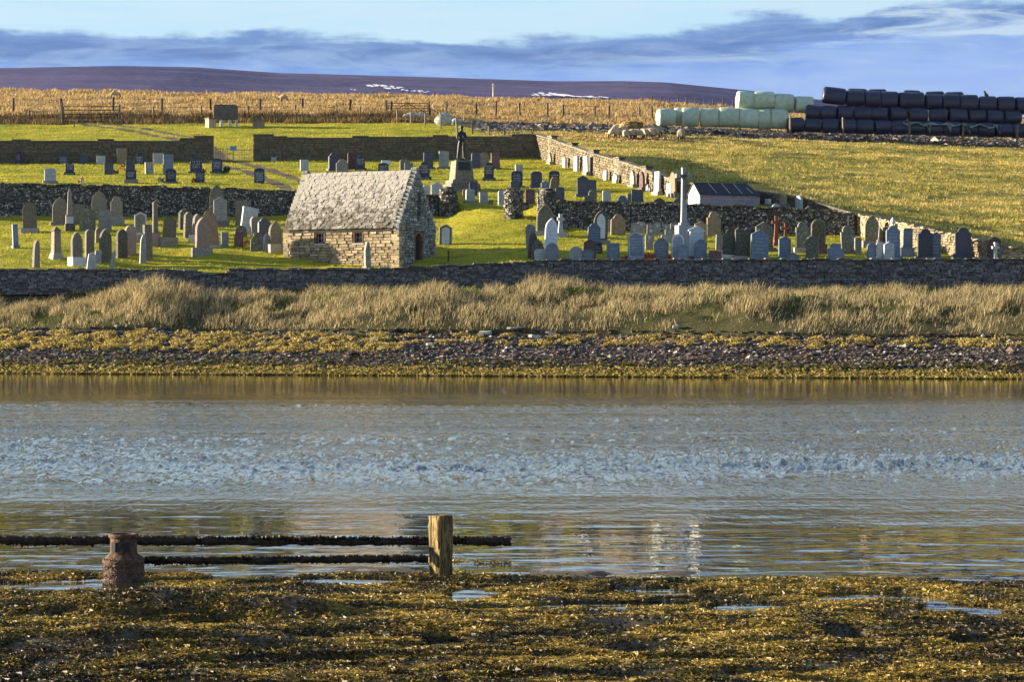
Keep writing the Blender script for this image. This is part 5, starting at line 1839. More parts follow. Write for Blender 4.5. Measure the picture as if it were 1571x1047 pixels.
S(621, 244, 262, 14, 'seg', 'n', 14, 'brown headstone behind the small grey one near the chapel ridge end')
S(627, 250, 265, 12, 'rect', 'g', 8, 'small plain grey headstone at the right end of the chapel ridge')
S(633, 213, 241, 15, 'seg', 'p', 6, 'tallest pale headstone against the back wall, left of the bronze figure', 0.12)
S(651, 248, 275, 15, 'shoulder', 'b', 8, 'large black shouldered headstone right of the chapel ridge end', 0.14)
S(657, 234, 259, 14, 'rect', 'd', 16, 'dark blue grey slab with a lit edge behind the large black one', 0.1)
S(681, 232, 259, 14, 'rect', 'p', 16, 'pale headstone with a wide foot left of the bronze figure', 0.1)
S(688, 220, 242, 15, 'ogee', 'p', 6, 'pale curved headstone under the back wall just left of the bronze figure')
S(730, 234, 258, 13, 'seg', 'd', 18, 'dark headstone with a lit edge just right of the bronze figure')
S(743, 234, 256, 13, 'round', 'n', 8, 'grey brown rounded headstone beside the dark one right of the bronze figure')
S(760, 235, 260, 13, 'rect', 'r', 18, 'reddish brown slab with a sunlit edge, end of the row right of the figure', 0.1)
S(730, 249, 257, 10, 'rough', 'w', 8, 'small white ornament stone at the foot of the soldier memorial')
S(750, 249, 277, 14, 'shoulder', 'b', 8, 'black shouldered headstone standing alone right of the soldier memorial', 0.14)
S(670, 279, 299, 16, 'gable', 'p', 10, 'pale peaked headstone left of the foot of the soldier memorial')
S(654, 284, 299, 9, 'seg', 'p', 10, 'small pale stone touching the chapel gable on its right')
S(726, 279, 301, 12, 'seg', 'd', 8, 'dark headstone directly behind the pale one below the memorial')
S(721, 290, 311, 13, 'seg', 'p', 20, 'pale grey headstone on a spreading foot below the soldier memorial', 0.1)
S(713, 290, 303, 7, 'round', 't', 8, 'small beige rounded marker below the soldier memorial')
S(742, 295, 313, 12, 'rect', 'p', 10, 'small square pale headstone next to a tiny dark box in the gap')
S(753, 307, 313, 6, 'rect', 'b', 5, 'tiny dark box marker right of the small square pale headstone')
S(771, 292, 314, 13, 'seg', 'p', 15, 'pale rounded headstone half behind the free standing pillar')
S(796, 253, 276, 11, 'rect', 'p', 16, 'pale grey headstone behind the navy black one in the middle')
S(793, 262, 288, 16, 'seg', 'b', 8, 'navy black headstone behind the free standing pillar', 0.1)
S(790, 276, 289, 13, 'gable', 'd', 10, 'low dark grey stone in front of the navy black one above the pillar')
S(823, 263, 288, 16, 'seg', 'd', 10, 'dark slate headstone with a broad foot, left of the small blue gabled one', 0.12)
S(837, 277, 289, 13, 'gable', 's', 10, 'small blue grey gabled headstone between the two tall dark ones')
S(850, 262, 283, 15, 'seg', 'b', 8, 'black headstone topping a brown one behind the round pillar')
S(850, 271, 290, 14, 'rough', 't', 8, 'rough brown headstone directly in front of a black one')
S(859, 287, 308, 13, 'seg', 'd', 8, 'dark blue headstone just right of the pale capped pillar', 0.1)
S(813, 291, 313, 14, 'rect', 'r', 18, 'plain plum red slab between the two free standing pillars')
S(805, 311, 326, 11, 'rect', 'b', 10, 'low black block in the gap right of the free standing pillar')
S(894, 269, 302, 16, 'gable', 'd', 10, 'tall dark slate headstone with a broad foot on the open upper lawn', 0.12)
S(908, 276, 302, 13, 'rect', 'd', 8, 'dark square headstone touching the tall slate one on the upper lawn', 0)
S(909, 291, 311, 12, 'round', 'm', 8, 'dark rounded stone behind the mossy headstone on the retaining wall')
S(931, 293, 312, 12, 'rect', 'p', 18, 'pale grey slab standing alone just above the retaining wall')
S(930, 307, 312, 15, 'gable', 'd', 5, 'very low dark gabled marker in front of the lone pale slab')
S(978, 291, 313, 17, 'rect', 'd', 8, 'dark slate rectangular headstone just above the retaining wall, left of the tall cross')
S(966, 296, 312, 8, 'round', 'm', 8, 'dark rounded stone tucked left of the slate rectangle')
# --- along the sunlit enclosure wall --------------------------------------------------------
G_W = None
for (px, top, base, wpx, shp, mt, lab, ln) in (
    (844, 231, 248, 9, 'gothic', 'n', 'first brown pointed stone near the far corner of the sunlit wall', 0),
    (866, 241, 256, 12, 'seg', 'p', 'low pale stone, second from the far corner along the sunlit wall', 0),
    (884, 236, 259, 11, 'rect', 'p', 'slim pale stone edge on, third from the far corner along the sunlit wall', 0),
    (900, 237, 265, 12, 'rect', 'w', 'whitest tall stone edge on by the far stretch of the sunlit wall', 0),
    (929, 259, 273, 11, 'rect', 'p', 'small pale stone left of the fallen leaning slab by the sunlit wall', 0),
    (943, 262, 276, 14, 'rect', 'p', 'pale slab leaning far over towards the sunlit wall', 24),
    (971, 259, 284, 10, 'gothic', 'g', 'grey pointed stone just left of the red one by the sunlit wall', 0),
    (985, 260, 288, 10, 'gothic', 'r', 'red brown pointed stone by the middle of the sunlit wall', 0),
    (994, 281, 290, 9, 'rect', 'p', 'small fallen pale slab at the foot of the sunlit wall', 38),
    (1008, 258, 293, 12, 'rect', 'w', 'tallest white slab edge on beside the sunlit wall left of the cross', 0),
    (1027, 279, 299, 8, 'rect', 'p', 'small pale stone immediately left of the tall cross by the wall', 0),
    (1034, 260, 297, 8, 'round', 't', 'slim tan stone behind the small pale one left of the tall cross', 0),
    (1178, 307, 316, 9, 'rect', 'w', 'little white stone by the sunlit wall right of the shed', 0),
    (1202, 299, 317, 10, 'round', 't', 'tan rounded stone by the sunlit wall, left of two right of the shed', 0),
    (1226, 298, 317, 10, 'round', 'p', 'pale rounded stone by the sunlit wall, right of two beyond the shed', 0)):
    Yc_ = np.arange(163, 214.5, .05)
    Yw_ = float(Yc_[np.argmin(np.abs((px - 785.5) / F * Yc_ - (rwX(Yc_) - 0.50)))])
    gz_ = g1((px - 785.5) / F * Yw_, Yw_)
    bp_ = HY - (gz_ - CAM_H) / Yw_ * F
    S(px, bp_ - (base - top) * 1.05, bp_, wpx, shp, mt, -70, lab, 0.16 if ln == 0 and mt != 'p' else 0, lean=ln, y=Yw_, wm=0.78 if base - top > 15 else 0.6)
# --- lower lawn, right ------------------------------------------------------------------------
S(836, 313, 360, 24, 'gothic', 'm', 10, 'very large dark ornate pointed headstone with a carved rim right of the pillars', 0.1, rim='m')
S(815, 344, 385, 14, 'round', 'g', 14, 'grey round headstone at the left end of the crowded right hand rows')
S(817, 357, 397, 15, 'rough', 'm', 14, 'rough mossy slab with a ragged left edge, left end of the right rows')
S(845, 335, 384, 18, 'gothic', 'w', 16, 'bright white pointed headstone standing before the very large dark one')
S(825, 367, 398, 18, 'gothic', 'm', 14, 'small dark mossy pointed headstone behind the pale blue slab')
S(829, 382, 399, 17, 'seg', 'p', 8, 'low pale blue inscribed slab touching the shore wall at the left')
S(847, 373, 399, 18, 'round', 's', 10, 'smooth blue grey round headstone directly below the white pointed one')
S(863, 312, 341, 18, 'seg', 'd', 8, 'dark slate green headstone against the wall right of the pillars')
S(868, 339, 352, 8, 'rect', 'b', 8, 'small black block beside the pale cross shaped stone')
S(903, 300, 347, 19, 'shoulder', 'm', 8, 'mossy rounded headstone on a broad base rising above the retaining wall', 0.2)
S(921, 323, 375, 20, 'gothic', 'm', 10, 'dark pointed headstone with a white inner panel', 0.12, panel='w')
S(911, 342, 386, 18, 'ogee', 's', 12, 'slate ogee headstone overlapping the white panelled one', 0.16)
S(957, 300, 350, 19, 'shoulder', 's', 8, 'large blue grey shouldered headstone rising above the retaining wall')
S(948, 329, 361, 21, 'ogee', 't', 8, 'tan yellow headstone in front of the large blue grey one')
S(935, 337, 356, 10, 'rect', 'g', 8, 'small grey stone tucked left of the tan yellow headstone')
S(918, 373, 389, 11, 'rect', 'b', 8, 'small dark block right of the dark red headstone')
S(905, 367, 399, 17, 'gable', 'r', 14, 'dark red peaked headstone behind a small blue one by the shore wall')
S(902, 383, 400, 17, 'seg', 's', 8, 'small blue grey slab in front of the dark red headstone')
S(884, 378, 400, 20, 'round', 'p', 8, 'pale patterned arched headstone by the shore wall')
S(941, 373, 399, 18, 'rect', 's', 10, 'plain blue grey rectangular slab by the shore wall')
S(976, 355, 399, 23, 'gable', 's', 10, 'large blue slate headstone with a pale bordered pediment', 0.06, rim='p')
S(1015, 365, 398, 20, 'ogee', 's', 8, 'blue slate headstone covered in lettering, left of the memorial cross')
S(1039, 359, 398, 18, 'round', 'p', 14, 'pale arched headstone with a raised rim before the memorial cross', rim='w')
S(1047, 375, 399, 17, 'seg', 's', 16, 'plain blue slate slab overlapping the pale arched headstone')
S(1068, 346, 398, 23, 'pediment', 'w', 14, 'white classical headstone with a pediment right of the memorial cross', 0.08)
S(1074, 367, 399, 18, 'ogee', 's', 10, 'dark blue slate headstone in front of the white classical one')
S(1097, 385, 399, 18, 'rect', 'r', 8, 'low dark red block by the shore wall')
S(1011, 304, 346, 19, 'round', 'm', 8, 'dark brown mossy headstone against the wall, left of the black doorway stone')
S(1027, 309, 340, 14, 'seg', 'b', 5, 'black block headstone against the retaining wall left of the tall cross')
S(1037, 302, 342, 15, 'point', 'm', 8, 'mossy stone with a finial immediately left of the tall cross shaft')
S(1061, 337, 353, 16, 'seg', 't', 8, 'low rusty tan stone just right of the tall cross shaft')
S(1075, 339, 380, 18, 'gable', 't', 12, 'tan peaked headstone behind the white classical one')
S(1076, 315, 347, 13, 'round', 'm', 10, 'dark round headstone against the wall below the white shed end')
S(1095, 325, 362, 20, 'shoulder', 't', 12, 'tan shouldered headstone below the left half of the shed')
S(1136, 314, 351, 20, 'gable', 'd', 8, 'deep blue black gabled headstone below the right half of the shed')
S(1135, 336, 360, 20, 'round', 't', 10, 'tan round headstone in front of the deep blue black one')
S(1103, 360, 384, 10, 'rect', 'g', 8, 'small dull grey stone left of the mossy dark pair')
S(1118, 352, 396, 19, 'shoulder', 'm', 12, 'left of two tall dark mossy headstones near the shore wall', 0.1, pmat=M['limewash'])
S(1139, 349, 396, 22, 'twin', 'm', 12, 'right of two tall dark mossy headstones, with a notched top', 0.06)
S(1165, 352, 398, 25, 'gable', 's', 12, 'biggest blue slate headstone with a pale edged gable', 0.0, rim='s')
S(1173, 340, 386, 25, 'gable', 'm', 14, 'broad dark mossy headstone behind the biggest blue slate one', 0.12)
S(1190, 313, 352, 19, 'shoulder', 'p', 8, 'pale blue grey headstone rising above the wall behind the rusty crosses')
S(1204, 362, 396, 18, 'gable', 's', 10, 'slate peaked headstone below the smaller rusty cross', 0.05)
S(1216, 387, 399, 17, 'gable', 's', 8, 'very low slate gabled marker by the shore wall')
S(1231, 340, 387, 20, 'shoulder', 'm', 10, 'rough mossy headstone on a lichened base right of the rusty crosses', 0.14)
S(1241, 316, 352, 20, 'gothic', 'm', 8, 'pointed mossy headstone rising above the wall right of the rusty crosses')
S(1255, 336, 375, 21, 'round', 'm', 12, 'round mossy headstone with a pale rim below the pointed mossy one', rim='m')
S(1246, 362, 398, 18, 'round', 'm', 12, 'front round mossy headstone, speckled white, by the shore wall')
S(1262, 375, 390, 13, 'rect', 'r', 8, 'low reddish grey block right of the speckled round headstone')
S(1282, 374, 398, 23, 'step', 's', 10, 'wide blue slate headstone with stepped shoulders')
S(1302, 346, 390, 21, 'shoulder', 'm', 12, 'tall mossy headstone right of the stepped slate one, below a small white cross')
S(1316, 365, 391, 10, 'rect', 'g', 8, 'narrow grey stone right of the tall mossy headstone')
S(1337, 330, 380, 20, 'gothic', 'm', 8, 'dark pointed headstone where the dark wall meets the golden wall', 0.2)
S(1348, 348, 374, 15, 'rough', 'm', 20, 'dark broken stone behind the thin leaning pole')
S(1366, 336, 374, 19, 'point', 'b', 8, 'black ornate spiked headstone against the golden wall')
S(1370, 346, 397, 20, 'ogee', 's', 12, 'blue slate headstone crowned with a pale urn', 0.08)
S(1337, 373, 398, 13, 'round', 's', 12, 'small round blue grey stone left of the thin leaning pole')
S(1351, 372, 398, 13, 'cornice', 'p', 8, 'pale table like stone with dark lettering right of the thin pole')
S(1364, 371, 399, 15, 'gable', 'w', 10, 'pale flower patterned headstone in front of the urn topped one')
S(1392, 350, 393, 14, 'seg', 's', 8, 'slim slate headstone on a double base against the golden wall', 0.3)
S(1419, 351, 396, 22, 'ogee', 'd', 12, 'broad dark slate headstone with curved shoulders on the golden wall side', 0.05)
S(1435, 356, 396, 15, 'gable', 's', 10, 'grey blue headstone half behind the broad dark one')
S(1477, 349, 397, 23, 'ogee', 'd', 8, 'navy headstone on a plinth standing alone before the golden wall', 0.14)
S(1527, 363, 397, 17, 'gable', 'r', 8, 'dark red peaked headstone near the right edge')
S(1543, 381, 398, 16, 'seg', 's', 8, 'low blue grey headstone at the right frame edge')
S(1513, 369, 397, 7, 'rect', 'n', 60, 'thin brown stone seen edge on left of the red peaked headstone')
S(1518, 371, 397, 6, 'rect', 't', 60, 'thin tan stone seen edge on touching the red peaked headstone')

# the uniform war-grave stones in their own block
MG = [(974, 340, 358, 'rear left stone of the little war grave block, nearest the tan headstone'), (984, 338, 356, 'round topped war grave, second in the rear rank'),
      (973, 346, 366, 'wide low war grave in front of the rear left pair'), (998, 342, 358, 'third war grave in the rear rank'),
      (1008, 339, 360, 'tallest war grave in the middle of the rear rank'), (998, 347, 369, 'war grave in the middle of the second rank'),
      (1022, 342, 360, 'fourth war grave in the rear rank, left of the cross'), (1034, 340, 358, 'rear war grave touching the memorial cross base'),
      (1026, 349, 371, 'right hand war grave of the second rank'), (996, 357, 381, 'front left war grave above the red flowers'), (1020, 358, 380, 'front right war grave behind the blue slate stone')]
first = None
for (px, top, base, lab) in MG:
    X, Y, z = pix2ground(px, base + 2)
    if first is None:
        first = empty('war_grave', (0, 0, 0), R(8), lab, 'headstone', 'uniform grey war graves beside the memorial cross')
        s_ = slab('slab', 'seg', 0.46, 0.98, 0.12, M['g'], first, hs, -0.1)
        bm = bmesh.new(); lathe(bm, [(0.10, -0.012), (0.10, 0.0), (0.07, 0.008), (0.03, 0.008)], 12)
        bmesh.ops.rotate(bm, verts=bm.verts, cent=(0, 0, 0), matrix=Matrix.Rotation(PI / 2, 3, 'X'))
        bm_obj('badge', bm, M['p'], first, (0, -0.065, 0.66))
        o = first
    else:
        o = first.copy(); COL.objects.link(o); o['label'] = lab
        for ch in list(first.children):
            c = ch.copy(); COL.objects.link(c); c.parent = o
    o.location = (X, Y, z)
    hh = (base - top) / F * Y
    o.scale = (1, 1, hh / 0.88)


def cross_monument(px, base, top, arm_w, shaft_w, arm_py, mat, label, name, cat='cross', steps=(), rot=8, y=None, group=None, th=None):
    X, Y, z = pix2ground(px, base) if y is None else ((px - 785.5) / F * y, y, g1((px - 785.5) / F * y, y))
    sc = Y / F
    h_ = CAM_H + (HY - top) / F * Y - z
    root = empty(name, (X, Y, z), R(rot), label, cat, group)
    z0 = -0.1
    for i, (w_, hh) in enumerate(steps):
        plinth(root, w_ * sc, w_ * sc * .85, hh * sc - (z0 if z0 < 0 else 0), z0, mat, 'step' if i < len(steps) - 1 else 'pedestal')
        z0 = (hh * sc if z0 < 0 else z0 + hh * sc) + (0.002)
    sw = shaft_w * sc; t_ = th or sw * .8
    az = CAM_H + (HY - arm_py) / F * Y - z
    bm = bmesh.new()
    o_ = [(-sw * .62, z0), (sw * .62, z0), (sw * .5, z0 + .3 * (az - z0)), (sw * .40, az - sw * .3)]
    aw = arm_w * sc / 2
    ah = max(sw * .36, 0)
    o_ += [(aw, az - sw * .42), (aw, az + sw * .42), (sw * .38, az + sw * .3), (sw * .42, h_), (-sw * .42, h_), (-sw * .38, az + sw * .3), (-aw, az + sw * .42), (-aw, az - sw * .42), (-sw * .40, az - sw * .3), (-sw * .5, z0 + .3 * (az - z0))]
    prism(bm, o_, -t_ / 2, t_ / 2)
    bm_obj('cross_shaft', bm, mat, root)
    return root, sc, az, h_


M['cross'] = stone_mat('memorial granite', (0.26, 0.28, 0.31), (0.36, 0.38, 0.41), None, 0, 6, rand=0.0, bump=0.2)
root, sc, az, h_ = cross_monument(1049, 391, 257, 26, 7.6, 270, M['cross'], 'very tall granite memorial cross on a stepped base left of the shed', 'memorial_cross', 'war memorial', ((31, 22), (23, 23), (14, 4)), 16)
bm = bmesh.new()
box(bm, -0.035, 0.035, -0.22, -0.18, az - 1.4, az + 0.22); box(bm, -0.2, -0.036, -0.22, -0.18, az - 0.03, az + 0.03); box(bm, 0.036, 0.2, -0.22, -0.18, az - 0.03, az + 0.03)
bm_obj('bronze_sword', bm, M['bronze'], root)
cross_monument(1191, 377, 331, 14, 6, 341, M['rustiron'], 'larger rust red iron cross with a stepped foot', 'iron_cross', 'cross', ((12, 4), (9, 5)), 12, th=0.10)
cross_monument(1205, 365, 342, 15, 4.5, 350, M['rustiron'], 'smaller rust red iron cross right of the larger one', 'iron_cross', 'cross', (), 12, th=0.08)
cross_monument(860, 363, 328, 10, 6, 336, M['p'], 'pale weathered stone cross on a block beside the very large pointed headstone', 'stone_cross', 'cross', ((17, 5), (9, 5)), 14)
cross_monument(1112, 358, 323, 9, 4, 330, M['m'], 'green mossy slender cross in front of the shed boards', 'stone_cross', 'cross', ((8, 5),), 10)
cross_monument(1301, 348, 332, 6, 3, 338, M['p'], 'little white cross on a square block over the tall mossy headstone', 'stone_cross', 'cross', ((7, 6),), 8, y=162.2)
cross_monument(1527, 398, 372, 12, 5, 380, M['p'], 'pale stone cross standing before the dark red headstone at right', 'stone_cross', 'cross', ((9, 5),), 20, y=147.9)
# white framed tablet on the open grass beside the chapel
S(683, 344, 375, 18, 'gable', 'm', 6, 'black bordered white headstone alone on the grass right of the chapel', 0.0, panel='w')
# urn for the slate headstone, thin pole, small post
X, Y, z = pix2ground(1370, 397)
X, Y, z = pix2ground(1347, 397)
root = empty('leaning_pole', (X, Y, z), 0, 'thin pale pole leaning among the headstones at right', 'pole')
bm = bmesh.new(); tube(bm, [(-0.06, 0, -0.1), (0.02, 0, 0.9), (0.14, 0, 2.35)], [0.045, 0.04, 0.03], 7); bm_obj('pole_shaft', bm, M['whiterock'], root)
bm = bmesh.new(); lathe(bm, [(0.07, 0), (0.09, 0.06), (0.05, 0.12)], 8); bm_obj('pole_collar', bm, M['whiterock'], root, (0.0, 0, 0.95))
X, Y, z = pix2ground(688, 402)
root = empty('grass_post', (X, Y, z), 0, 'short dark wooden post in the grass near the chapel door', 'post')
bm = bmesh.new(); box(bm, -0.05, 0.05, -0.05, 0.05, -0.15, 0.62); bmesh.ops.bevel(bm, geom=bm.edges[:], offset=0.012, segments=1, affect='EDGES'); bm_obj('post_shaft', bm, M['darkpost'], root)
bm = bmesh.new(); box(bm, -0.065, 0.065, -0.065, 0.065, 0.622, 0.66); bm_obj('post_cap', bm, M['darkpost'], root)
# urn on its own headstone (child so it moves with it)
for o in bpy.data.objects:
    if o.get('label', '').startswith('blue slate headstone crowned'):
        bm = bmesh.new(); lathe(bm, [(0.10, 0), (0.06, 0.06), (0.06, 0.1), (0.15, 0.22), (0.15, 0.34), (0.07, 0.42), (0.03, 0.5)], 10)
        hh = CAM_H + (HY - 347) / F * o.location.y - o.location.z
        bm_obj('urn', bm, M['w'], o, (0, 0, hh))


# flowers and pots
def flowers(px, base, wpx, hpx, mats, label, name='grave_flowers', cat='flowers', pot=None, n=26):
    X, Y, z = pix2ground(px, base)
    sc = Y / F
    Y -= 0.3
    root = empty(name, (X, Y, z), 0, label, cat)
    rr = random.Random(int(px * 7))
    if pot:
        bm = bmesh.new(); lathe(bm, [(0.07, -0.02), (0.11, 0.18), (0.12, 0.2), (0.09, 0.2)], 10); bm_obj('pot', bm, M[pot], root)
    for k, mm in enumerate(mats):
        bm = bmesh.new()
        for i in range(n):
            c = Vector((rr.uniform(-.5, .5) * wpx * sc, rr.uniform(-.15, .15), rr.uniform(0.1, 1) * hpx * sc))
            r0 = rr.uniform(0.035, 0.075)
            d = Vector((rr.gauss(0, 1), rr.gauss(-.8, 1), rr.gauss(.3, 1))).normalized()
            a = d.orthogonal().normalized(); b = d.cross(a)
            ring = [bm.verts.new(c + (a * math.cos(q * PI / 3) + b * math.sin(q * PI / 3)) * r0) for q in range(6)]
            ct = bm.verts.new(c + d * r0 * .5)
            for q in range(6): bm.faces.new((ring[q], ring[(q + 1) % 6], ct))
        o = bm_obj(['blooms', 'leaves', 'petals'][k], bm, M[mm], root); o['kind'] = 'stuff'


flowers(191, 262, 13, 10, ['yellowflower', 'darkleaf', 'redflower'], 'yellow and red flowers before the brown slab at upper left')
flowers(178, 267, 9, 5, ['orangeflower', 'darkleaf'], 'pinkish flowers at the foot of a dark square headstone')
flowers(126, 281, 9, 8, ['whitepot', 'redflower'], 'small white pot with a red bloom alone on the upper left lawn', pot='whitepot')
flowers(313, 265, 8, 6, ['redflower', 'darkleaf'], 'bright red flowers between two black headstones')
flowers(298, 281, 6, 7, ['orangeflower', 'darkleaf'], 'orange flowers at the left foot of the narrow black headstone')
flowers(348, 266, 10, 9, ['darkleaf', 'darkleaf'], 'dark round wreath right of the black headstone by the gates', 'wreath', 'wreath', n=60)
flowers(248, 281, 8, 7, ['darkleaf', 'whitepot'], 'dark leaves and white blooms left of the shiny black headstone')
flowers(379, 379, 10, 10, ['orangeflower', 'yellowflower'], 'faded orange bouquet in the grass left of the chapel')
flowers(996, 399, 16, 10, ['orangeflower', 'redflower'], 'rust red flowers between two blue slate headstones', n=50)
flowers(958, 399, 9, 6, ['orangeflower', 'darkleaf'], 'small rusty flowers left of the large pedimented slate headstone')
flowers(1026, 399, 6, 7, ['redflower', 'darkleaf'], 'dark red flowers right of the lettered slate headstone')
# ------------------------------------------------------------------ soldier memorial
def skinned(name, verts, edges, radii, mats, parent=None, sub=1, matfn=None):
    me = bpy.data.meshes.new(name)
    me.from_pydata(verts, edges, [])
    tmp = bpy.data.objects.new(name + '_tmp', me)
    COL.objects.link(tmp)
    sm = tmp.modifiers.new('s', 'SKIN')
    for i, r_ in enumerate(radii):
        sv = me.skin_vertices[0].data[i]
        sv.radius = r_ if isinstance(r_, tuple) else (r_, r_)
    me.skin_vertices[0].data[0].use_root = True
    ss = tmp.modifiers.new('u', 'SUBSURF'); ss.levels = sub; ss.render_levels = sub
    dg = bpy.context.evaluated_depsgraph_get()
    out = bpy.data.meshes.new_from_object(tmp.evaluated_get(dg))
    out.name = name
    bpy.data.objects.remove(tmp)
    for m_ in mats: out.materials.append(m_)
    if matfn:
        for p_ in out.polygons: p_.material_index = matfn(p_.center)
    for p_ in out.polygons: p_.use_smooth = True
    return out


X, Y, z = pix2ground(708, 291)
mem = empty('soldier_memorial', (X, Y, z), R(20), 'bronze soldier on a stepped rough stone pedestal in the upper lawn', 'war memorial')
s_ = Y / F
def frustum(w0, w1, d0, d1, z0, z1, mat, nm):
    bm = bmesh.new()
    a = [bm.verts.new((x * w0 / 2, y * d0 / 2, z0)) for x, y in ((-1, -1), (1, -1), (1, 1), (-1, 1))]
    b = [bm.verts.new((x * w1 / 2, y * d1 / 2, z1)) for x, y in ((-1, -1), (1, -1), (1, 1), (-1, 1))]
    bm.faces.new(a[::-1]); bm.faces.new(b)
    for i in range(4): bm.faces.new((a[i], a[(i + 1) % 4], b[(i + 1) % 4], b[i]))
    bmesh.ops.bevel(bm, geom=bm.edges[:], offset=0.03, segments=1, affect='EDGES')
    return bm_obj(nm, bm, mat, mem)
frustum(2.2, 2.1, 1.9, 1.85, -0.3, 0.36, M['m'], 'lower_step')
frustum(1.85, 1.8, 1.65, 1.6, 0.362, 0.64, M['m'], 'upper_step')
frustum(1.40, 1.15, 1.3, 1.1, 0.642, 1.98, M['m'], 'pedestal')
bm = bmesh.new()
box(bm, -0.43, 0.43, -0.645, -0.54, 1.30, 1.86)
bm_obj('bronze_plaque', bm, M['bronze'], mem)
rr = random.Random(4)
bm = bmesh.new()
lathe(bm, [(0.55, 1.95), (0.46, 2.06), (0.3, 2.12)], 9)
bm_obj('rock_base', bm, M['bronze'], mem)
H0 = 2.08
vs = [(0, 0, .98), (0, 0, 1.18), (0, -.01, 1.42), (0, 0, 1.60), (0, -.02, 1.72), (0, -.03, 1.84),
      (-.12, 0, .92), (-.20, -.06, .50), (-.26, -.02, .08), (-.28, -.16, .03),
      (.12, 0, .92), (.19, .04, .50), (.22, .10, .08), (.25, -.04, .03),
      (-.22, 0, 1.50), (-.30, -.02, 1.22), (-.16, -.20, 1.05), (-.08, -.26, 1.06),
      (.22, 0, 1.50), (.31, -.02, 1.22), (.18, -.22, 1.12), (.06, -.27, 1.14)]
ed = [(0, 1), (1, 2), (2, 3), (3, 4), (4, 5), (0, 6), (6, 7), (7, 8), (8, 9), (0, 10), (10, 11), (11, 12), (12, 13), (2, 14), (14, 15), (15, 16), (16, 17), (2, 18), (18, 19), (19, 20), (20, 21)]
ra = [.17, .155, .19, .075, .095, .085, .12, .085, .06, .045, .12, .085, .06, .045, .085, .065, .05, .04, .085, .065, .05, .04]
vs = [(x * 1.12, y * 1.1, zz * 1.2) for x, y, zz in vs]
ra = [r_ * 1.15 for r_ in ra]
me = skinned('figure', vs, ed, ra, [M['bronze']], sub=2)
fig = mesh_obj('figure', me, None, mem, (0, 0, H0))
bm = bmesh.new(); lathe(bm, [(0.17, 2.16), (0.135, 2.20), (0.12, 2.30), (0.05, 2.36)], 12, (0, -.03, 0)); bm_obj('helmet', bm, M['bronze'], fig)
bm = bmesh.new(); tube(bm, [(-.02, -.30, 0.02), (0.0, -.31, 0.8), (0.02, -.30, 1.62)], [0.035, 0.03, 0.015], 6); bm_obj('rifle', bm, M['bronze'], fig)

# ------------------------------------------------------------------ shed
o_ = P(1073, 316, 165.0)
gz = g1(o_.x + 1.5, o_.y + 1)
shed = empty('shed', (o_.x, o_.y, gz), R(20), 'low shed with white gable end, black felt roof and grey boarded side', 'shed')
Ls, Ds = 4.2, 1.75
ev = P(1073, 297.5, 165.0).z - gz; rd = P(1064, 280, 166).z - gz
bm = bmesh.new()
for x_ in (0.02,):
    pts_ = [(0.02, -0.2), (Ds - .02, -0.2), (Ds - .02, ev), (Ds / 2, rd - 0.03), (0.02, ev)]
    a = [bm.verts.new((0.0, y, z_)) for y, z_ in pts_]; b = [bm.verts.new((0.05, y, z_)) for y, z_ in pts_]
    bm.faces.new(a); bm.faces.new(b[::-1])
    for i in range(5): bm.faces.new((a[i], b[i], b[(i + 1) % 5], a[(i + 1) % 5]))
bm_obj('gable_end', bm, M['whitepaint'], shed)
bm = bmesh.new()
box(bm, 0.052, Ls - 0.03, 0.03, Ds - 0.03, -0.2, ev - 0.03)
bm_obj('frame', bm, M['core'], shed)
nb = 7
for i in range(nb):
    bm = bmesh.new()
    z0, z1 = -0.1 + (ev + 0.1) * i / nb, -0.1 + (ev + 0.1) * (i + 1) / nb
    vs_ = box(bm, 0.052, Ls, -0.012, 0.028, z0 + 0.008, z1)
    for v in vs_:
        if v.co.z < z0 + 0.02 and v.co.y < 0: v.co.y -= 0.025
    bm_obj('board', bm, M['shedboard'], shed)
bm = bmesh.new()
ov = 0.10
pr = [(-ov, ev - 0.06), (-ov, ev), (Ds / 2, rd), (Ds + ov, ev), (Ds + ov, ev - 0.06), (Ds / 2, rd - 0.06)]
a = [bm.verts.new((-0.06, y, z_)) for y, z_ in pr]
b = [bm.verts.new((Ls + (0.08 if i in (0, 1, 3, 4) else -0.55), y, z_)) for i, (y, z_) in enumerate(pr)]
for i in range(6): bm.faces.new((a[i], b[i], b[(i + 1) % 6], a[(i + 1) % 6]))
bm.faces.new(a)
bm.faces.new((b[0], b[1], b[2], b[5])); bm.faces.new((b[5], b[2], b[3], b[4]))
rf = bm_obj('roof', bm, M['shedroof'], shed)
for fx in (0.28, 0.50, 0.70, 0.88):
    bm = bmesh.new()
    x0 = Ls * fx
    f0 = 0.06 if fx < .8 else .12; f1 = 0.93 if fx != .88 else 0.6
    y0, y1 = -ov + (Ds / 2 + ov) * f0, -ov + (Ds / 2 + ov) * f1
    z0, z1 = ev + (rd - ev) * f0, ev + (rd - ev) * f1
    q = []
    for (xx, yy, zz) in ((x0 + .02, y0, z0), (x0 - .20, y1, z1)):
        for dx_ in (-0.02, 0.02):
            for dz_ in (0.004, 0.035): q.append(bm.verts.new((xx + dx_, yy, zz + dz_)))
    for f in ((0, 1, 3, 2), (4, 6, 7, 5), (0, 4, 5, 1), (1, 5, 7, 3), (3, 7, 6, 2), (2, 6, 4, 0)): bm.faces.new([q[i] for i in f])
    bm_obj('batten', bm, M['batten'], rf)

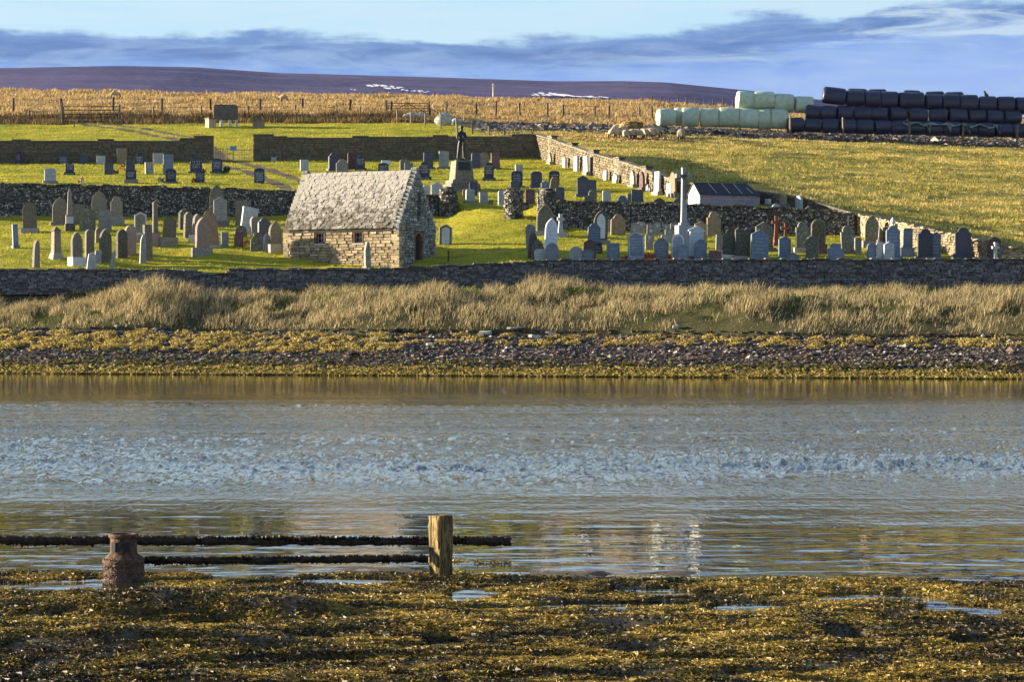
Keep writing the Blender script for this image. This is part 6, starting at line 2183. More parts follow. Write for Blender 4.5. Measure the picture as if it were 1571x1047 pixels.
# ------------------------------------------------------------------ wrapped bales
def bale_mesh(seed, L, r, mat):
    rr = random.Random(seed)
    bm = bmesh.new()
    prof = [(0.02, 0), (0.55, -0.0), (0.86, 0.02), (0.96, 0.06), (1.0, 0.14), (1.01, 0.5), (1.0, 0.86), (0.96, 0.94), (0.86, 0.98), (0.55, 1.0), (0.02, 1.0)]
    seg = 22
    rings = []
    for (q, t_) in prof:
        ring = []
        for k in range(seg):
            a = 2 * PI * k / seg
            rad = r * q * (1 + 0.022 * math.sin(a * 3 + seed) + rr.uniform(-.012, .012))
            y = rad * math.cos(a); zz = rad * math.sin(a)
            if zz < -0.8 * r: zz = -0.8 * r - (abs(zz) - .8 * r) * .4
            ring.append(bm.verts.new(((t_ - .5) * L + rr.uniform(-.012, .012), y, zz)))
        rings.append(ring)
    for i in range(len(rings) - 1):
        for k in range(seg): bm.faces.new((rings[i][k], rings[i][(k + 1) % seg], rings[i + 1][(k + 1) % seg], rings[i + 1][k]))
    bm.faces.new(rings[0]); bm.faces.new(rings[-1])
    me = bpy.data.meshes.new('bale'); bmesh.ops.recalc_face_normals(bm, faces=bm.faces); bm.to_mesh(me); bm.free()
    for p_ in me.polygons: p_.use_smooth = True
    me.materials.append(mat)
    return me
GB = [bale_mesh(s, 1.0, 0.5, M['green_wrap']) for s in range(4)]
BB = [bale_mesh(s + 9, 1.0, 0.5, M['black_wrap']) for s in range(5)]
ORD = ['first', 'second', 'third', 'fourth', 'fifth', 'sixth', 'seventh', 'eighth', 'ninth', 'tenth', 'eleventh', 'twelfth', 'thirteenth', 'fourteenth', 'fifteenth', 'sixteenth']
br = random.Random(3)
def bale(px0, px1, pt, pb, Y, meshes, label, group, tilt=0):
    cx_ = (px0 + px1) / 2; cy_ = (pt + pb) / 2
    c = P(cx_, cy_, Y)
    L = (px1 - px0) / F * Y; d = (pb - pt) / F * Y
    o = mesh_obj('silage_bale', meshes[br.randrange(len(meshes))], None, None, c, (br.uniform(0, .2), R(tilt + br.uniform(-3, 3)), R(br.uniform(-10, 10) + 3)))
    o.scale = (L * br.uniform(.97, 1.03), d * 1.13, d * 1.12 * br.uniform(.94, 1.04))
    tag(o, label, 'silage bale', group)
GG = 'pale green wrapped bales'; BG = 'black wrapped bales'
YB = 256.0
for i, (a, b, t_, bt) in enumerate([(1008, 1036, 168, 193), (1034, 1047, 167, 193), (1045, 1073, 167, 194), (1074, 1103, 168, 195), (1102, 1134, 167, 195), (1133, 1163, 168, 197), (1162, 1183, 169, 198), (1181, 1208, 169, 198)]):
    bale(a, b, t_, bt, YB + (0.9 if i == 1 else 0), GB, f'pale green bale, {ORD[i]} from the left in the bottom row' if i != 1 else 'narrow seen green bale set back, second from the left in the bottom row', GG)
for i, (a, b, t_, bt) in enumerate([(1130, 1157, 142, 168), (1155, 1188, 141, 168), (1187, 1218, 145, 172), (1219, 1248, 149, 174)]):
    bale(a, b, t_, bt, YB + 0.7, GB, f'pale green bale, {ORD[i]} from the left in the upper row', GG)
YK = 255.0
k = 0; px = 1207
while px < 1575:
    yb = 203 + (px - 1207) * 9 / 340
    bale(px, px + 26.6, yb - 21.5, yb, YK, BB, f'black bale, {ORD[k]} from the left in the bottom row', BG)
    px += 26.6; k += 1
for i, (a, b) in enumerate([(1236, 1258), (1257, 1283), (1283, 1307), (1309, 1336), (1336, 1362), (1363, 1390), (1393, 1422), (1425, 1453), (1455, 1483), (1484, 1512), (1512, 1538), (1539, 1566)]):
    yb = 184 + (a - 1257) * 7 / 290
    bale(a, b, yb - 21 , yb + 1, YK + 0.75, BB, f'black bale, {ORD[i]} from the left in the middle row', BG, 4 if i < 3 else 0)
for i, (a, b) in enumerate([(1262, 1297), (1297, 1325), (1325, 1350), (1350, 1378), (1378, 1391), (1389, 1418), (1418, 1444), (1444, 1471), (1471, 1500), (1501, 1529), (1529, 1556), (1556, 1583)]):
    yb = 160 + (a - 1270) * 13 / 290
    if i == 0: yb = 157
    bale(a, b, yb - (22 if i else 21), yb + 3, YK + 1.4, BB, f'black bale, {ORD[i]} from the left in the top row' if i else 'raised and tilted black bale on the left end of the top row', BG, 5 if i == 0 else 0)
# upper layer just showing behind the top row
for i, (a, b) in enumerate([(1300, 1330), (1332, 1360), (1385, 1412), (1420, 1448), (1450, 1478)]):
    yb = 158 + (a - 1270) * 12 / 290
    bale(a, b, yb - 23, yb, YK + 2.6, BB, f'black bale just showing behind the top row, {ORD[i]} from the left', BG)

# green netting thrown over the lower bales
c0 = P(1388, 190, YK - 1.2)
bm = bmesh.new()
rr = random.Random(8)
n = 44
top = []; bot = []
for i in range(n):
    px = 1386 + 152 * i / (n - 1)
    t_ = 187.5 + 5 * (i / n) + 1.2 * math.sin(i * .9)
    hang = 3 + 1.5 * math.sin(i * .7) + rr.uniform(-.8, .8) + (13 if i in (11, 20, 28, 41) else 0) * rr.uniform(.6, 1)
    a = P(px, t_, YK - 0.55 + 0.05 * math.sin(i * 1.7)); b = P(px + rr.uniform(-1, 1) + (3 if hang > 12 else 0), t_ + hang, YK - 0.95 + rr.uniform(-.06, .06))
    top.append(bm.verts.new(a)); bot.append(bm.verts.new(b))
for i in range(n - 1): bm.faces.new((top[i], top[i + 1], bot[i + 1], bot[i]))
o = bm_obj('cover_netting', bm, M['netting'])
so_ = o.modifiers.new('thick', 'SOLIDIFY'); so_.thickness = 0.02
tag(o, 'torn green netting draped over the black bales at right', 'netting')

# ------------------------------------------------------------------ fences
def fence(name, posts, label, mat, nwire=3, w_=0.10, rails=None, topx=None, hmin=None):
    """posts: (px, top, base or None, Y or None)"""
    root = None
    prev = None
    for (px, top, base, Yf) in posts:
        if Yf is None: X, Y, z = pix2ground(px, base)
        else: X, Y, z = (px - 785.5) / F * Yf, Yf, g1((px - 785.5) / F * Yf, Yf)
        h_ = max(0.35, CAM_H + (HY - top) / F * Y - z)
        if root is None:
            root = empty(name, (X, Y, z), 0, label, 'fence')
            X0, Y0, Z0 = X, Y, z
        bm = bmesh.new()
        box(bm, -w_ / 2, w_ / 2, -w_ / 2, w_ / 2, -0.25, h_)
        bmesh.ops.bevel(bm, geom=bm.edges[:], offset=0.012, segments=1, affect='EDGES')
        o = bm_obj('post', bm, mat, root, (X - X0, Y - Y0, z - Z0), (R(random.uniform(-3, 3)), R(random.uniform(-4, 4)), random.uniform(0, 1)))
        cur = (X - X0, Y - Y0, z - Z0, h_)
        if prev:
            for q in range(nwire):
                f_ = (q + 1) / (nwire + .3)
                bm = bmesh.new()
                tube(bm, [(prev[0], prev[1] - w_ * .55, prev[2] + prev[3] * f_), ((prev[0] + cur[0]) / 2, (prev[1] + cur[1]) / 2 - w_ * .55, (prev[2] + cur[2] + (prev[3] + cur[3]) * f_) / 2 - 0.03), (cur[0], cur[1] - w_ * .55, cur[2] + cur[3] * f_)], 0.010, 4)
                bm_obj('wire', bm, M['wire'], root)
        prev = cur
    return root

random.seed(12)
fence('moor_fence', [(20, 150, 172, None), (95, 151, 176, None), (173, 149, 171, None), (248, 151, 170, None), (323, 151, 171, None), (399, 151, 170, None), (464, 151, 170, None), (537, 152, 171, None), (600, 155, 172, None)],
      'dark post and wire fence across the tawny grass at left', M['darkpost'], 3, 0.22)
fence('moor_fence', [(685, 155, 172, None), (731, 158, 178, None), (761, 155, 178, None), (798, 158, 178, None), (840, 158, 180, None), (864, 160, 181, None), (913, 162, 178, None), (934, 162, 182, None), (981, 164, 182, None), (1001, 162, 183, None)],
      'dark post and wire fence above the farm mud in the middle', M['darkpost'], 3, 0.16)
fence('ditch_fence', [(44, 170, 183, None), (235, 163, 179, None), (309, 162, 178, None), (381, 162, 177, None), (453, 160, 176, None), (517, 159, 175, None), (553, 163, 179, None)],
      'short pale posts along the ditch at the top of the meadow', M['post'], 2, 0.15)
fence('field_fence', [(610, 167, 188, None), (630, 170, 190, None), (652, 174, 192, None), (676, 178, 198, None), (701, 181, 203, None), (725, 187, 206, None), (750, 193, 207, None), (774, 197, 208, None)],
      'pale post and wire fence curving down to the back wall by the white boulder', M['post'], 3, 0.15)
fence('bale_fence', [(1212, 177, 202, 253), (1294, 180, 206, 253), (1395, 186, 210, 253), (1476, 188, 213, 253), (1560, 190, 215, 253)],
      'grey posts with wire standing in front of the black bales', M['post'], 2, 0.17)
fence('skyline_fence', [(px, 146 + (px - 986) * .045 + random.uniform(-1.5, 2), None, 343) for px in (986, 1000, 1013, 1026, 1040, 1053, 1067, 1080, 1094, 1110, 1124)],
      'distant fence posts against the sky left of the green bales', M['darkpost'], 1, 0.13)


def bar_gate(x0, x1, top, base, Y, label, mat, bars=5, brace=False):
    a = P(x0, base, Y); b = P(x1, base, Y)
    z = g1((a.x + b.x) / 2, Y)
    h_ = CAM_H + (HY - top) / F * Y - z
    root = empty('field_gate', (a.x, Y, z), 0, label, 'gate')
    L = b.x - a.x
    for x_, hh in ((-0.1, h_ * 1.25), (L + 0.1, h_ * 1.12)):
        bm = bmesh.new(); box(bm, x_ - .09, x_ + .09, -.09, .09, -.3, hh); bmesh.ops.bevel(bm, geom=bm.edges[:], offset=0.015, segments=1, affect='EDGES'); bm_obj('gate_post', bm, M['post'], root)
    for x_ in (0.03, L / 2, L - 0.09):
        bm = bmesh.new(); box(bm, x_, x_ + .06, -.03, .03, 0.12, h_); bm_obj('stile', bm, mat, root)
    for i in range(bars):
        zz = 0.14 + (h_ - 0.2) * i / (bars - 1)
        bm = bmesh.new(); box(bm, 0.03, L - 0.03, -.062, -.032, zz, zz + .07); bm_obj('bar', bm, mat, root)
    if brace:
        for sg in (0, 1):
            bm = bmesh.new()
            xa, xb = (0.08, L / 2) if sg == 0 else (L - 0.08, L / 2)
            tube(bm, [(xa, -.08, 0.16), (xb, -.08, h_ - .05)], 0.035, 4); bm_obj('brace', bm, mat, root)
    return root
bar_gate(97, 182, 163, 187, 264.0, 'wide field gate with pale horizontal bars at the far left end of the track', M['darkpost'], 5)
bar_gate(594, 657, 158, 178, 267.6, 'dark braced gate in the fence above the pale boulder', M['darkpost'], 5, True)
a = P(660, 166, 267.5); b = P(676, 176, 266.5)
root = empty('strut_rail', (a.x, a.y, g1(a.x, a.y)), 0, 'dark rail sloping down from the braced gate to the boulder', 'rail')
bm = bmesh.new(); zt = a.z - root.location.z; tube(bm, [(0, 0, zt), (b.x - a.x, b.y - a.y, b.z - root.location.z)], 0.07, 6); bm_obj('rail', bm, M['darkpost'], root)
bm = bmesh.new(); box(bm, -.07, .07, -.07, .07, -.3, zt + .05); bm_obj('post', bm, M['darkpost'], root)

# small marker post at the meadow edge
X, Y, z = pix2ground(114, 195)
root = empty('marker_post', (X, Y, z), 0, 'small white topped post on the meadow edge below the field gate', 'post')
bm = bmesh.new(); box(bm, -.06, .06, -.06, .06, -.2, .55); bm_obj('shaft', bm, M['post'], root)
bm = bmesh.new(); box(bm, -.07, .07, -.07, .07, .552, .72); bm_obj('cap', bm, M['whiterock'], root)

# iron gates between the back walls
def iron_gate(px0, px1, label):
    Y = 214.75
    a = P(px0, 248, Y); b = P(px1, 248, Y)
    z = g1((a.x + b.x) / 2, 214.4)
    L = b.x - a.x
    root = empty('iron_gate', (a.x, Y, z), 0, label, 'gate', 'pair of low iron gates in the back wall')
    for zz in (0.12, 0.62, 1.0):
        bm = bmesh.new(); box(bm, 0, L, -.02, .02, zz, zz + .035); bm_obj('rail', bm, M['iron'], root)
    n = 11
    for i in range(n):
        x_ = 0.02 + (L - .04) * i / (n - 1)
        bm = bmesh.new(); tube(bm, [(x_, 0, 0.04), (x_, 0, 1.12), (x_, 0, 1.22)], [.020, .020, .004], 5); bm_obj('bar', bm, M['iron'], root)
    return root
iron_gate(330, 357, 'left leaf of the low iron gates in the back wall')
iron_gate(359, 386, 'right leaf of the low iron gates in the back wall')
Y = 214.5; a = P(358, 230.5, Y)
root = empty('gate_sign', (a.x, Y, g1(a.x, 214.4)), 0, 'small blue and white sign plate on the iron gates', 'sign')
bm = bmesh.new(); box(bm, -.27, .27, -.03, .0, 0.92, 1.28); bm_obj('plate', bm, M['bluesign'], root)
bm = bmesh.new(); tube(bm, [(0, .03, -.1), (0, .03, 1.2)], .025, 6); bm_obj('stake', bm, M['iron'], root)

# tank on piers, stone blocks
X, Y, z = pix2ground(346, 194)
sc = Y / F
root = empty('storage_tank', (X, Y, z), R(8), 'brown box shaped tank raised on three pale piers at the top of the meadow', 'tank')
w_ = 37 * sc
bm = bmesh.new(); box(bm, -w_ / 2, w_ / 2, -.5, .5, 10 * sc, 33 * sc); bmesh.ops.bevel(bm, geom=bm.edges[:], offset=0.09, segments=3, affect='EDGES'); bm_obj('tank_body', bm, M['tank'], root)
for x_ in (-.18, .16, .45):
    bm = bmesh.new(); box(bm, x_ * w_ - .11, x_ * w_ + .11, -.42, .42, -.2, 10 * sc - .003); bm_obj('pier', bm, M['limewash'], root)
bm = bmesh.new(); lathe(bm, [(0.16, 0), (0.16, .06), (0.10, .08)], 12, (-w_ * .2, 0, 33 * sc + .003)); bm_obj('lid', bm, M['iron'], root)
for (pa, pt, pb, wpx, lab) in ((323, 181, 195, 15, 'golden lit stone block beside the left end of the raised tank'), (397, 184, 195, 18, 'squat stone block with a flat cap right of the raised tank')):
    X, Y, z = pix2ground(pa, pb); sc = Y / F
    root = empty('stone_block', (X, Y, z), R(35), lab, 'stone block')
    bm = bmesh.new(); box(bm, -wpx * sc * .40, wpx * sc * .40, -.4, .4, -.2, (pb - pt - 2) * sc); bmesh.ops.bevel(bm, geom=bm.edges[:], offset=0.03, segments=1, affect='EDGES'); bm_obj('block', bm, M['chapel'], root)
    bm = bmesh.new(); box(bm, -wpx * sc * .46, wpx * sc * .46, -.46, .46, (pb - pt - 2) * sc + .002, (pb - pt) * sc); bm_obj('cap', bm, M['coping'], root)

# utility pole on the moor
Y = 380.0; a = P(757, 128, Y); z = g1(a.x, Y)
root = empty('utility_pole', (a.x, Y, z), 0, 'pale utility pole with a short crossarm against the hill', 'utility pole')
h_ = a.z - z
bm = bmesh.new(); tube(bm, [(0, 0, -.5), (0, 0, h_)], [.17, .13], 8); bm_obj('pole_shaft', bm, M['whiterock'], root)
bm = bmesh.new(); box(bm, -.42, .42, -.22, -.12, h_ - .42, h_ - .28); bm_obj('crossarm', bm, M['whiterock'], root)
for x_ in (-.36, 0, .36):
    bm = bmesh.new(); lathe(bm, [(.05, 0), (.07, .06), (.05, .16), (.02, .22)], 8, (x_, -.17 if x_ else 0, h_ - .278 if x_ else h_ + .002)); bm_obj('insulator', bm, M['iron'], root)

# boulders, tarpaulin, heap near the braced gate
def boulder(px, base, wpx, hpx, mat, label, name='boulder', cat='boulder', seed=1, dy=0):
    X, Y, z = pix2ground(px, base); sc = Y / F
    Y += dy
    bm = bmesh.new()
    bmesh.ops.create_icosphere(bm, subdivisions=3, radius=1)
    for v in bm.verts:
        c = v.co
        k_ = 1 + 0.45 * float(fbm(np.array([c.x * 1.6 + seed]), np.array([c.z * 1.6 + c.y]), seed, 3)[0])
        v.co = Vector((c.x * wpx * sc / 2 * k_, c.y * wpx * sc * .38 * k_, (c.z * .5 + .45) * hpx * sc * k_))
    o = bm_obj(name, bm, M[mat], None, (X, Y, z - .05))
    return tag(o, label, cat)
boulder(680, 193, 26, 21, 'whiterock', 'large pale boulder beside the curving field fence', seed=3)
boulder(699, 191, 18, 11, 'tarp', 'faded blue tarpaulin heap against the pale boulder', 'tarpaulin', 'tarpaulin', 5)
boulder(628, 181, 20, 8, 'whiterock', 'pale heap of rubble seen through the bars of the braced gate', 'rubble_heap', 'rubble', 7)
boulder(645, 182, 16, 8, 'whiterock', 'smaller pale rubble heap under the right side of the braced gate', 'rubble_heap', 'rubble', 11)

# ------------------------------------------------------------------ hay and sheep
X, Y, z = pix2ground(968, 207)
sc = Y / F
HX_, HY_, HZ_ = X, Y, z
root = empty('round_hay_bale', (X, Y, z), 0, 'sagging round hay bale standing among the feeding sheep', 'hay bale')
bm = bmesh.new()
kh = (CAM_H + (HY - 186.5) / F * Y - z) / 1.36
lathe(bm, [(1.0, -.1), (1.06, .3 * kh), (1.03, .7 * kh), (1.10, 1.0 * kh), (1.0, 1.28 * kh), (.6, 1.36 * kh), (.1, 1.34 * kh)], 22)
for v in bm.verts:
    k_ = 1 + .09 * math.sin(v.co.x * 5 + v.co.z * 7) + random.uniform(-.03, .03)
    v.co.x *= k_; v.co.y *= k_; v.co.z *= 1 + random.uniform(-.02, .02)
hb = bm_obj('bale_body', bm, M['hay'], root)
n = 900
a_ = RNG.uniform(0, 2 * PI, n); zz = RNG.uniform(0.1, 1.38, n) * kh
me_o = leafcards('loose_straw', 1.07 * np.cos(a_), 1.07 * np.sin(a_), zz, RNG.uniform(.12, .35, n), jitter(pick([(0.42, 0.30, 0.12), (0.52, 0.38, 0.17), (0.24, 0.16, 0.07)], RNG.integers(0, 3, n))), M['blades'], None, 0.6)
me_o.parent = root
vs = [(-.42, 0, .66), (-.15, 0, .70), (.18, 0, .68), (.42, 0, .70), (.58, 0, .86), (.74, 0, .90), (.90, 0, .80),
      (-.36, .14, .40), (-.38, .15, .20), (-.36, .15, .02), (-.36, -.14, .40), (-.38, -.15, .20), (-.36, -.15, .02),
      (.34, .13, .40), (.33, .14, .20), (.34, .14, .02), (.34, -.13, .40), (.33, -.14, .20), (.34, -.14, .02), (.66, .13, .95), (.66, -.13, .95)]
ed = [(1, 0), (1, 2), (2, 3), (3, 4), (4, 5), (5, 6), (0, 7), (7, 8), (8, 9), (0, 10), (10, 11), (11, 12), (3, 13), (13, 14), (14, 15), (3, 16), (16, 17), (17, 18), (5, 19), (5, 20)]
ra = [.24, .30, .30, .25, .15, .10, .065, .10, .05, .04, .10, .05, .04, .09, .05, .04, .09, .05, .04, .03, .03]
sheep_me = skinned('sheep', vs, ed, ra, [M['wool'], M['sheepface']], sub=2, matfn=lambda c: 1 if (c.z < .36 or c.x > .66) else 0)
rr = random.Random(2)
for v in sheep_me.vertices:
    if v.co.z > .4 and v.co.x < .6:
        v.co += v.normal * rr.uniform(-.018, .022)
graze_vs = [list(v) for v in vs]
graze_vs[4] = (.60, 0, .56); graze_vs[5] = (.72, 0, .36); graze_vs[6] = (.80, 0, .20); graze_vs[19] = (.68, .13, .44); graze_vs[20] = (.68, -.13, .44)
graze_me = skinned('sheep', graze_vs, ed, ra, [M['wool'], M['sheepface']], sub=2, matfn=lambda c: 1 if (c.z < .34 or c.x > .70) else 0)
for v in graze_me.vertices:
    if v.co.z > .4 and v.co.x < .6:
        v.co += v.normal * rr.uniform(-.018, .022)
def sheep(px, base, rot, label, s=1.25, me=None, group=None, Y=None):
    if Y is None: X, Y, z = pix2ground(px, base)
    else: X = (px - 785.5) / F * Y; z = g1(X, Y)
    o = mesh_obj('sheep', me or sheep_me, None, None, (X, Y, z), (0, 0, R(rot)), (s, s, s))
    return tag(o, label, 'sheep', group)
SG = 'sheep feeding round the hay bale'
for (px, base, rot, lab, mm) in ((940, 212, 25, 'leftmost sheep of the flock at the hay bale', None), (948, 213, 50, 'second sheep from the left, seen from behind at the hay bale', None),
                                 (960, 215, 95, 'nearest pale sheep with its rump to the viewer before the hay bale', None), (970, 214, 80, 'sheep just right of the nearest one before the hay bale', None),
                                 (981, 214, 160, 'sheep standing side on below the right edge of the hay bale', None), (990, 213, 120, 'dark rumped sheep fourth from the right of the flock', None),
                                 (998, 213, 140, 'sheep pushing in from the right side of the flock', None), (1005, 212, 170, 'second sheep from the right of the flock', None),
                                 (1009, 209, 185, 'rightmost sheep of the flock, behind its neighbour', None), (945, 206, -10, 'sheep behind the left end of the flock', None), (953, 209, 20, 'sheep half hidden left of the hay bale', None)):
    sheep(px, base, rot, lab, 1.0, mm, SG)
sheep(1045, 217, 75, 'lone sheep standing between the flock and the green bales', 1.2)
sheep(1237, 207, 180, 'single cream sheep side on below the black bales', 1.05, graze_me)
sheep(175, 151, 10, 'distant sheep in the tawny grass above the left gate', 1.0, graze_me)
sheep(436, 157, 170, 'distant pale sheep lying low in the tawny grass', 1.0, graze_me)

# crow on the bales
vs = [(0, 0, .14), (.10, 0, .17), (.17, 0, .25), (.25, 0, .25), (-.14, 0, .10), (-.30, 0, .03), (.02, .03, .05), (.02, .04, .0), (.02, -.03, .05), (.02, -.04, .0)]
me = skinned('crow', vs, [(0, 1), (1, 2), (2, 3), (0, 4), (4, 5), (0, 6), (6, 7), (0, 8), (8, 9)], [.09, .08, .055, .015, .06, .02, .02, .012, .02, .012], [M['bird']], sub=1)
a = P(1512, 149.8, YK + 1.3)
o = mesh_obj('crow', me, None, None, (a.x, a.y, a.z + .03), (0, R(-25), R(200)), (1.9, 1.9, 1.9))
tag(o, 'black crow perched on the top row of black bales', 'bird')

# ------------------------------------------------------------------ slabs on the far beach
for i, (px, py, w_, h_, lab) in enumerate([(820, 520, 20, 5, 'brightest tilted plank like slab on the shingle below the ridge'), (744, 514, 22, 5, 'flat grey slab left of the bright tilted one'),
        (720, 526, 14, 4, 'pale flat stone low on the shingle in the middle'), (575, 527, 12, 7, 'pale grey squarish block at the right end of the golden weed'),
        (535, 518, 30, 6, 'long dark slab under the grass bank left of centre'), (522, 516, 8, 6, 'small pale yellow stone on the end of the long dark slab'),
        (660, 531, 12, 4, 'small white flat stone on the shingle'), (790, 506, 24, 4, 'low grey slab at the foot of the bank under the ridge'), (1036, 505, 10, 5, 'pale stone at the foot of the bank right of the ridge'), (845, 514, 20, 4, 'long pale slab right of the bright tilted one')]):
    Ys = np.arange(113, 138, .05); Xs = (px - 785.5) / F * Ys
    pp = HY - (ground(Xs, Ys) - CAM_H) / Ys * F
    q = int(np.argmax(pp <= py)) if (pp <= py).any() else len(Ys) - 1
    X, Y = float(Xs[q]), float(Ys[q]); z = g1(X, Y); sc = Y / F
    bm = bmesh.new()
    rr = random.Random(i + 40)
    W2, D2, H2 = w_ * sc / 2, w_ * sc * .35, h_ * sc
    ring = [(-W2, -D2 * .6), (-W2 * .4, -D2), (W2 * .6, -D2 * .9), (W2, -D2 * .2), (W2 * .8, D2), (-W2 * .7, D2 * .9)]
    lo_ = [bm.verts.new((x, y, 0)) for x, y in ring]; hi_ = [bm.verts.new((x * .94, y * .94, H2 * rr.uniform(.6, 1))) for x, y in ring]
    bm.faces.new(lo_[::-1]); bm.faces.new(hi_)
    for k_ in range(6): bm.faces.new((lo_[k_], lo_[(k_ + 1) % 6], hi_[(k_ + 1) % 6], hi_[k_]))
    o = bm_obj('beach_slab', bm, M['m'] if 'dark' in lab else M['whiterock' if 'bright' in lab or 'white' in lab or 'pale' in lab else 'g'], None, (X, Y - .1, z + .03), (R(rr.uniform(2, 10)), R(12 if 'tilted' in lab and 'left' not in lab else rr.uniform(-4, 4)), R(rr.uniform(-20, 20))))
    tag(o, lab, 'stone slab')

# ------------------------------------------------------------------ foreground fence remains and rusty cylinder
YP = CAM_H * F / (888 - HY)
pp0 = P(676, 888, YP)
fr = empty('shore_fence', (pp0.x, YP, 0), 0, 'weathered square post with black weed hung rails standing in the shallows', 'fence')
ph_ = (888 - 792) / F * YP
bm = bmesh.new()
hw = 0.076
NZ, NE = 40, 10
prev = None
rr = random.Random(6)
groove = [rr.uniform(-.5, .5) for _ in range(64)]
for iz in range(NZ + 1):
    zz = -0.12 + (ph_ + 0.12) * iz / NZ
    ring = []
    for side in range(4):
        for e in range(NE):
            t_ = e / NE * 2 - 1
            x, y = [(t_, -1), (1, t_), (-t_, 1), (-1, -t_)][side]
            kx = side * NE + e
            dd = 0.006 * groove[kx] + 0.010 * float(vnoise(kx * .9, zz * 7, 3)) + 0.010 * float(vnoise(kx * .3, zz * 14, 9))
            if abs(t_) > .85: dd -= 0.007
            wd = hw + dd - 0.010 * (1 - min(1, zz / .08 if zz > 0 else 0)) * 0 
            top_jag = 0.012 * float(vnoise(kx * .5, 3.3, 5)) if iz == NZ else 0
            ring.append(bm.verts.new((x * wd, y * wd, zz + top_jag)))
    if prev:
        n_ = len(ring)
        for k_ in range(n_): bm.faces.new((prev[k_], prev[(k_ + 1) % n_], ring[(k_ + 1) % n_], ring[k_]))
    prev = ring
bm.faces.new(prev)
post = bm_obj('post', bm, M['wetwood'], fr, (0, 0, 0), (R(-1.5), R(0.8), R(41)))
def weed_rail(px0, py0, px1, py1, Y, rad):
    a = P(px0, py0, Y); b = P(px1, py1, Y)
    n = int((b.x - a.x) / .03)
    bm = bmesh.new()
    pts_ = []; rads = []
    for i in range(n + 1):
        t_ = i / n
        p = a.lerp(b, t_)
        pts_.append((p.x - pp0.x, Y - YP + .004 * math.sin(i), p.z + .030 * float(vnoise(i * .022, 1, 4)) + .016 * float(vnoise(i * .11, 1, 4)) - .012 * math.sin(PI * t_)))
        rads.append(rad * (1 + .5 * float(vnoise(i * .35, 5, 7)) + .6 * float(vnoise(i * .06, 8, 5)) + .25 * float(vnoise(i * .9, 2, 8))))
    tube(bm, pts_, rads, 9)
    for v in bm.verts:
        v.co += Vector((0, rr.uniform(-.004, .004), rr.uniform(-.005, .005)))
    rl = bm_obj('rail', bm, M['rail'], fr)
    m_ = int((b.x - a.x) * 900)
    t_ = RNG.uniform(0, 1, m_)
    X = a.x - pp0.x + (b.x - a.x) * t_
    cl = fbm(X * 5, X * 0, 15, 3)
    Z = a.z + (b.z - a.z) * t_ + rad * RNG.uniform(-1.0, 1.0, m_) - np.clip(cl + .1, 0, 1) * rad * 1.2 * RNG.uniform(0, 1, m_)
    Yv = Y - YP + RNG.uniform(-1, 1, m_) * rad
    o = leafcards('weed_fringe', X, Yv, Z, RNG.uniform(.018, .05, m_), jitter(pick([(.020, .014, .008), (.035, .024, .010), (.07, .045, .015)], RNG.choice(3, m_, p=[.55, .35, .1])), .3), M['wrack'], None, 1.6)
    o.parent = rl
weed_rail(-80, 829, 657, 830, YP + .10, 0.030)
weed_rail(664, 830, 783, 831, YP + .11, 0.030)
weed_rail(205, 861, 657, 857.5, YP + .10, 0.025)
weed_rail(-80, 885, 156, 887, YP + .16, 0.022)

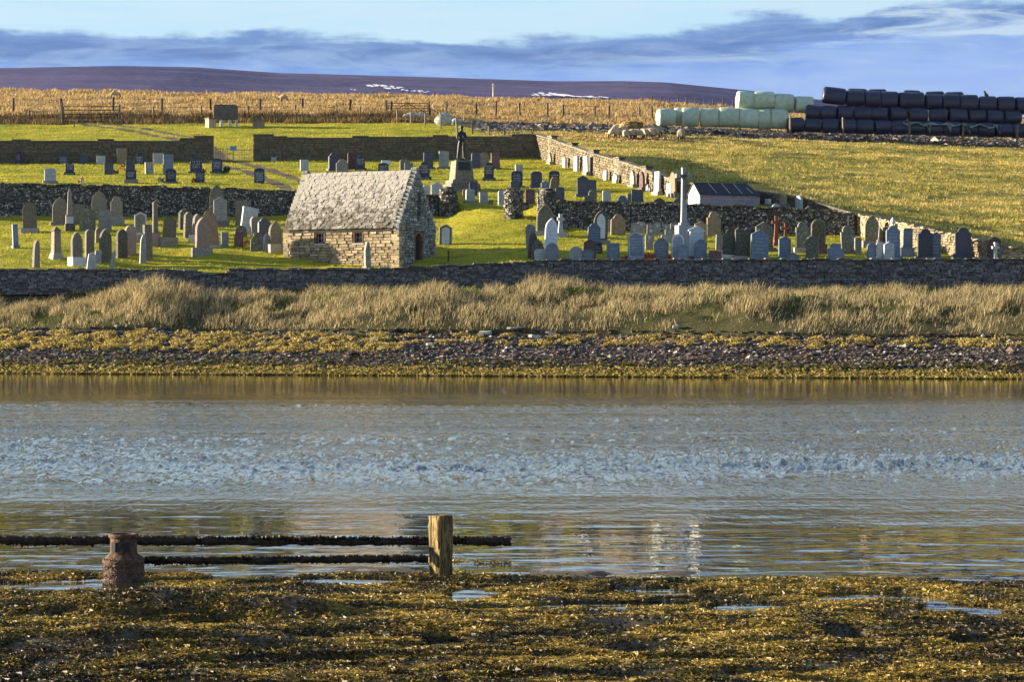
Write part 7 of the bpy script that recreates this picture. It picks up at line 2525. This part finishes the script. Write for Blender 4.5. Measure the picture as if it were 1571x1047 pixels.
YC = CAM_H * F / (891 - HY)
pc = P(189.5, 891, YC)
s_ = YC / F
cyl = empty('rusty_cylinder', (pc.x, YC, -0.01), 0, 'rusty barnacled metal cylinder with a flanged collar half sunk in the wrack', 'cylinder')
def rough_lathe(prof, seg, amp, seed):
    bm = bmesh.new(); lathe(bm, prof, seg)
    for v in bm.verts:
        a_ = math.atan2(v.co.y, v.co.x); r_ = math.hypot(v.co.x, v.co.y)
        if r_ > .02:
            k_ = 1 + amp * (float(vnoise(a_ * 5 + 9, v.co.z * 40, seed)) + .6 * float(vnoise(a_ * 14 + 9, v.co.z * 90, seed + 1)))
            v.co.x *= k_; v.co.y *= k_; v.co.z += amp * .12 * float(vnoise(a_ * 6, r_ * 30, seed + 2))
    return bm
rb = 31 * s_
prof = [(rb * .98, -.08)] + [(rb * (1 + .015 * math.sin(i * 1.7)), .0 + .18 * i / 9) for i in range(10)] + [(rb * .95, .198), (rb * .86, .214), (rb * .74, .228), (rb * .70, .236)]
bm = rough_lathe(prof, 44, .05, 3); bm_obj('drum_body', bm, M['rust'], cyl, smooth=True)
prof = [(rb * .70, .232), (rb * .665, .25), (rb * .66, .29), (rb * .65, .33), (rb * .655, .365), (rb * .63, .368), (rb * .55, .368), (rb * .54, .30), (rb * .3, .29)]
bm = rough_lathe(prof, 36, .05, 7); bm_obj('collar', bm, M['rust'], cyl, smooth=True)
bm = rough_lathe([(rb * .66, .366), (rb * .74, .370), (rb * .755, .388), (rb * .70, .402), (rb * .56, .400), (rb * .54, .368)], 36, .04, 9); bm_obj('rim_flange', bm, M['rust'], cyl, smooth=True)
bm = rough_lathe([(rb * .985, .155), (rb * 1.03, .160), (rb * 1.03, .180), (rb * .97, .187)], 40, .03, 12); bm_obj('hoop', bm, M['rust'], cyl, smooth=True)
for sg, aa in ((1, -1.2), (1, -2.2)):
    bm = bmesh.new(); box(bm, -.022, .022, -.01, .01, .255, .335)
    o = bm_obj('collar_slot', bm, M['core'], cyl, (rb * .655 * math.cos(aa), rb * .655 * math.sin(aa), 0), (0, 0, aa + PI / 2))
n = 2600
a_ = RNG.uniform(0, 2 * PI, n); zz = RNG.uniform(0, .20, n)
X = np.cos(a_) * rb * 1.0; Yv = np.sin(a_) * rb * 1.0
sz = RNG.uniform(.0025, .007, n)
o = rocks('barnacles', X, Yv, zz, sz, sz, sz, jitter(pick([(.34, .27, .21), (.18, .12, .085), (.09, .055, .04)], RNG.choice(3, n, p=[.15, .4, .45]))), M['pebble']); o.parent = cyl
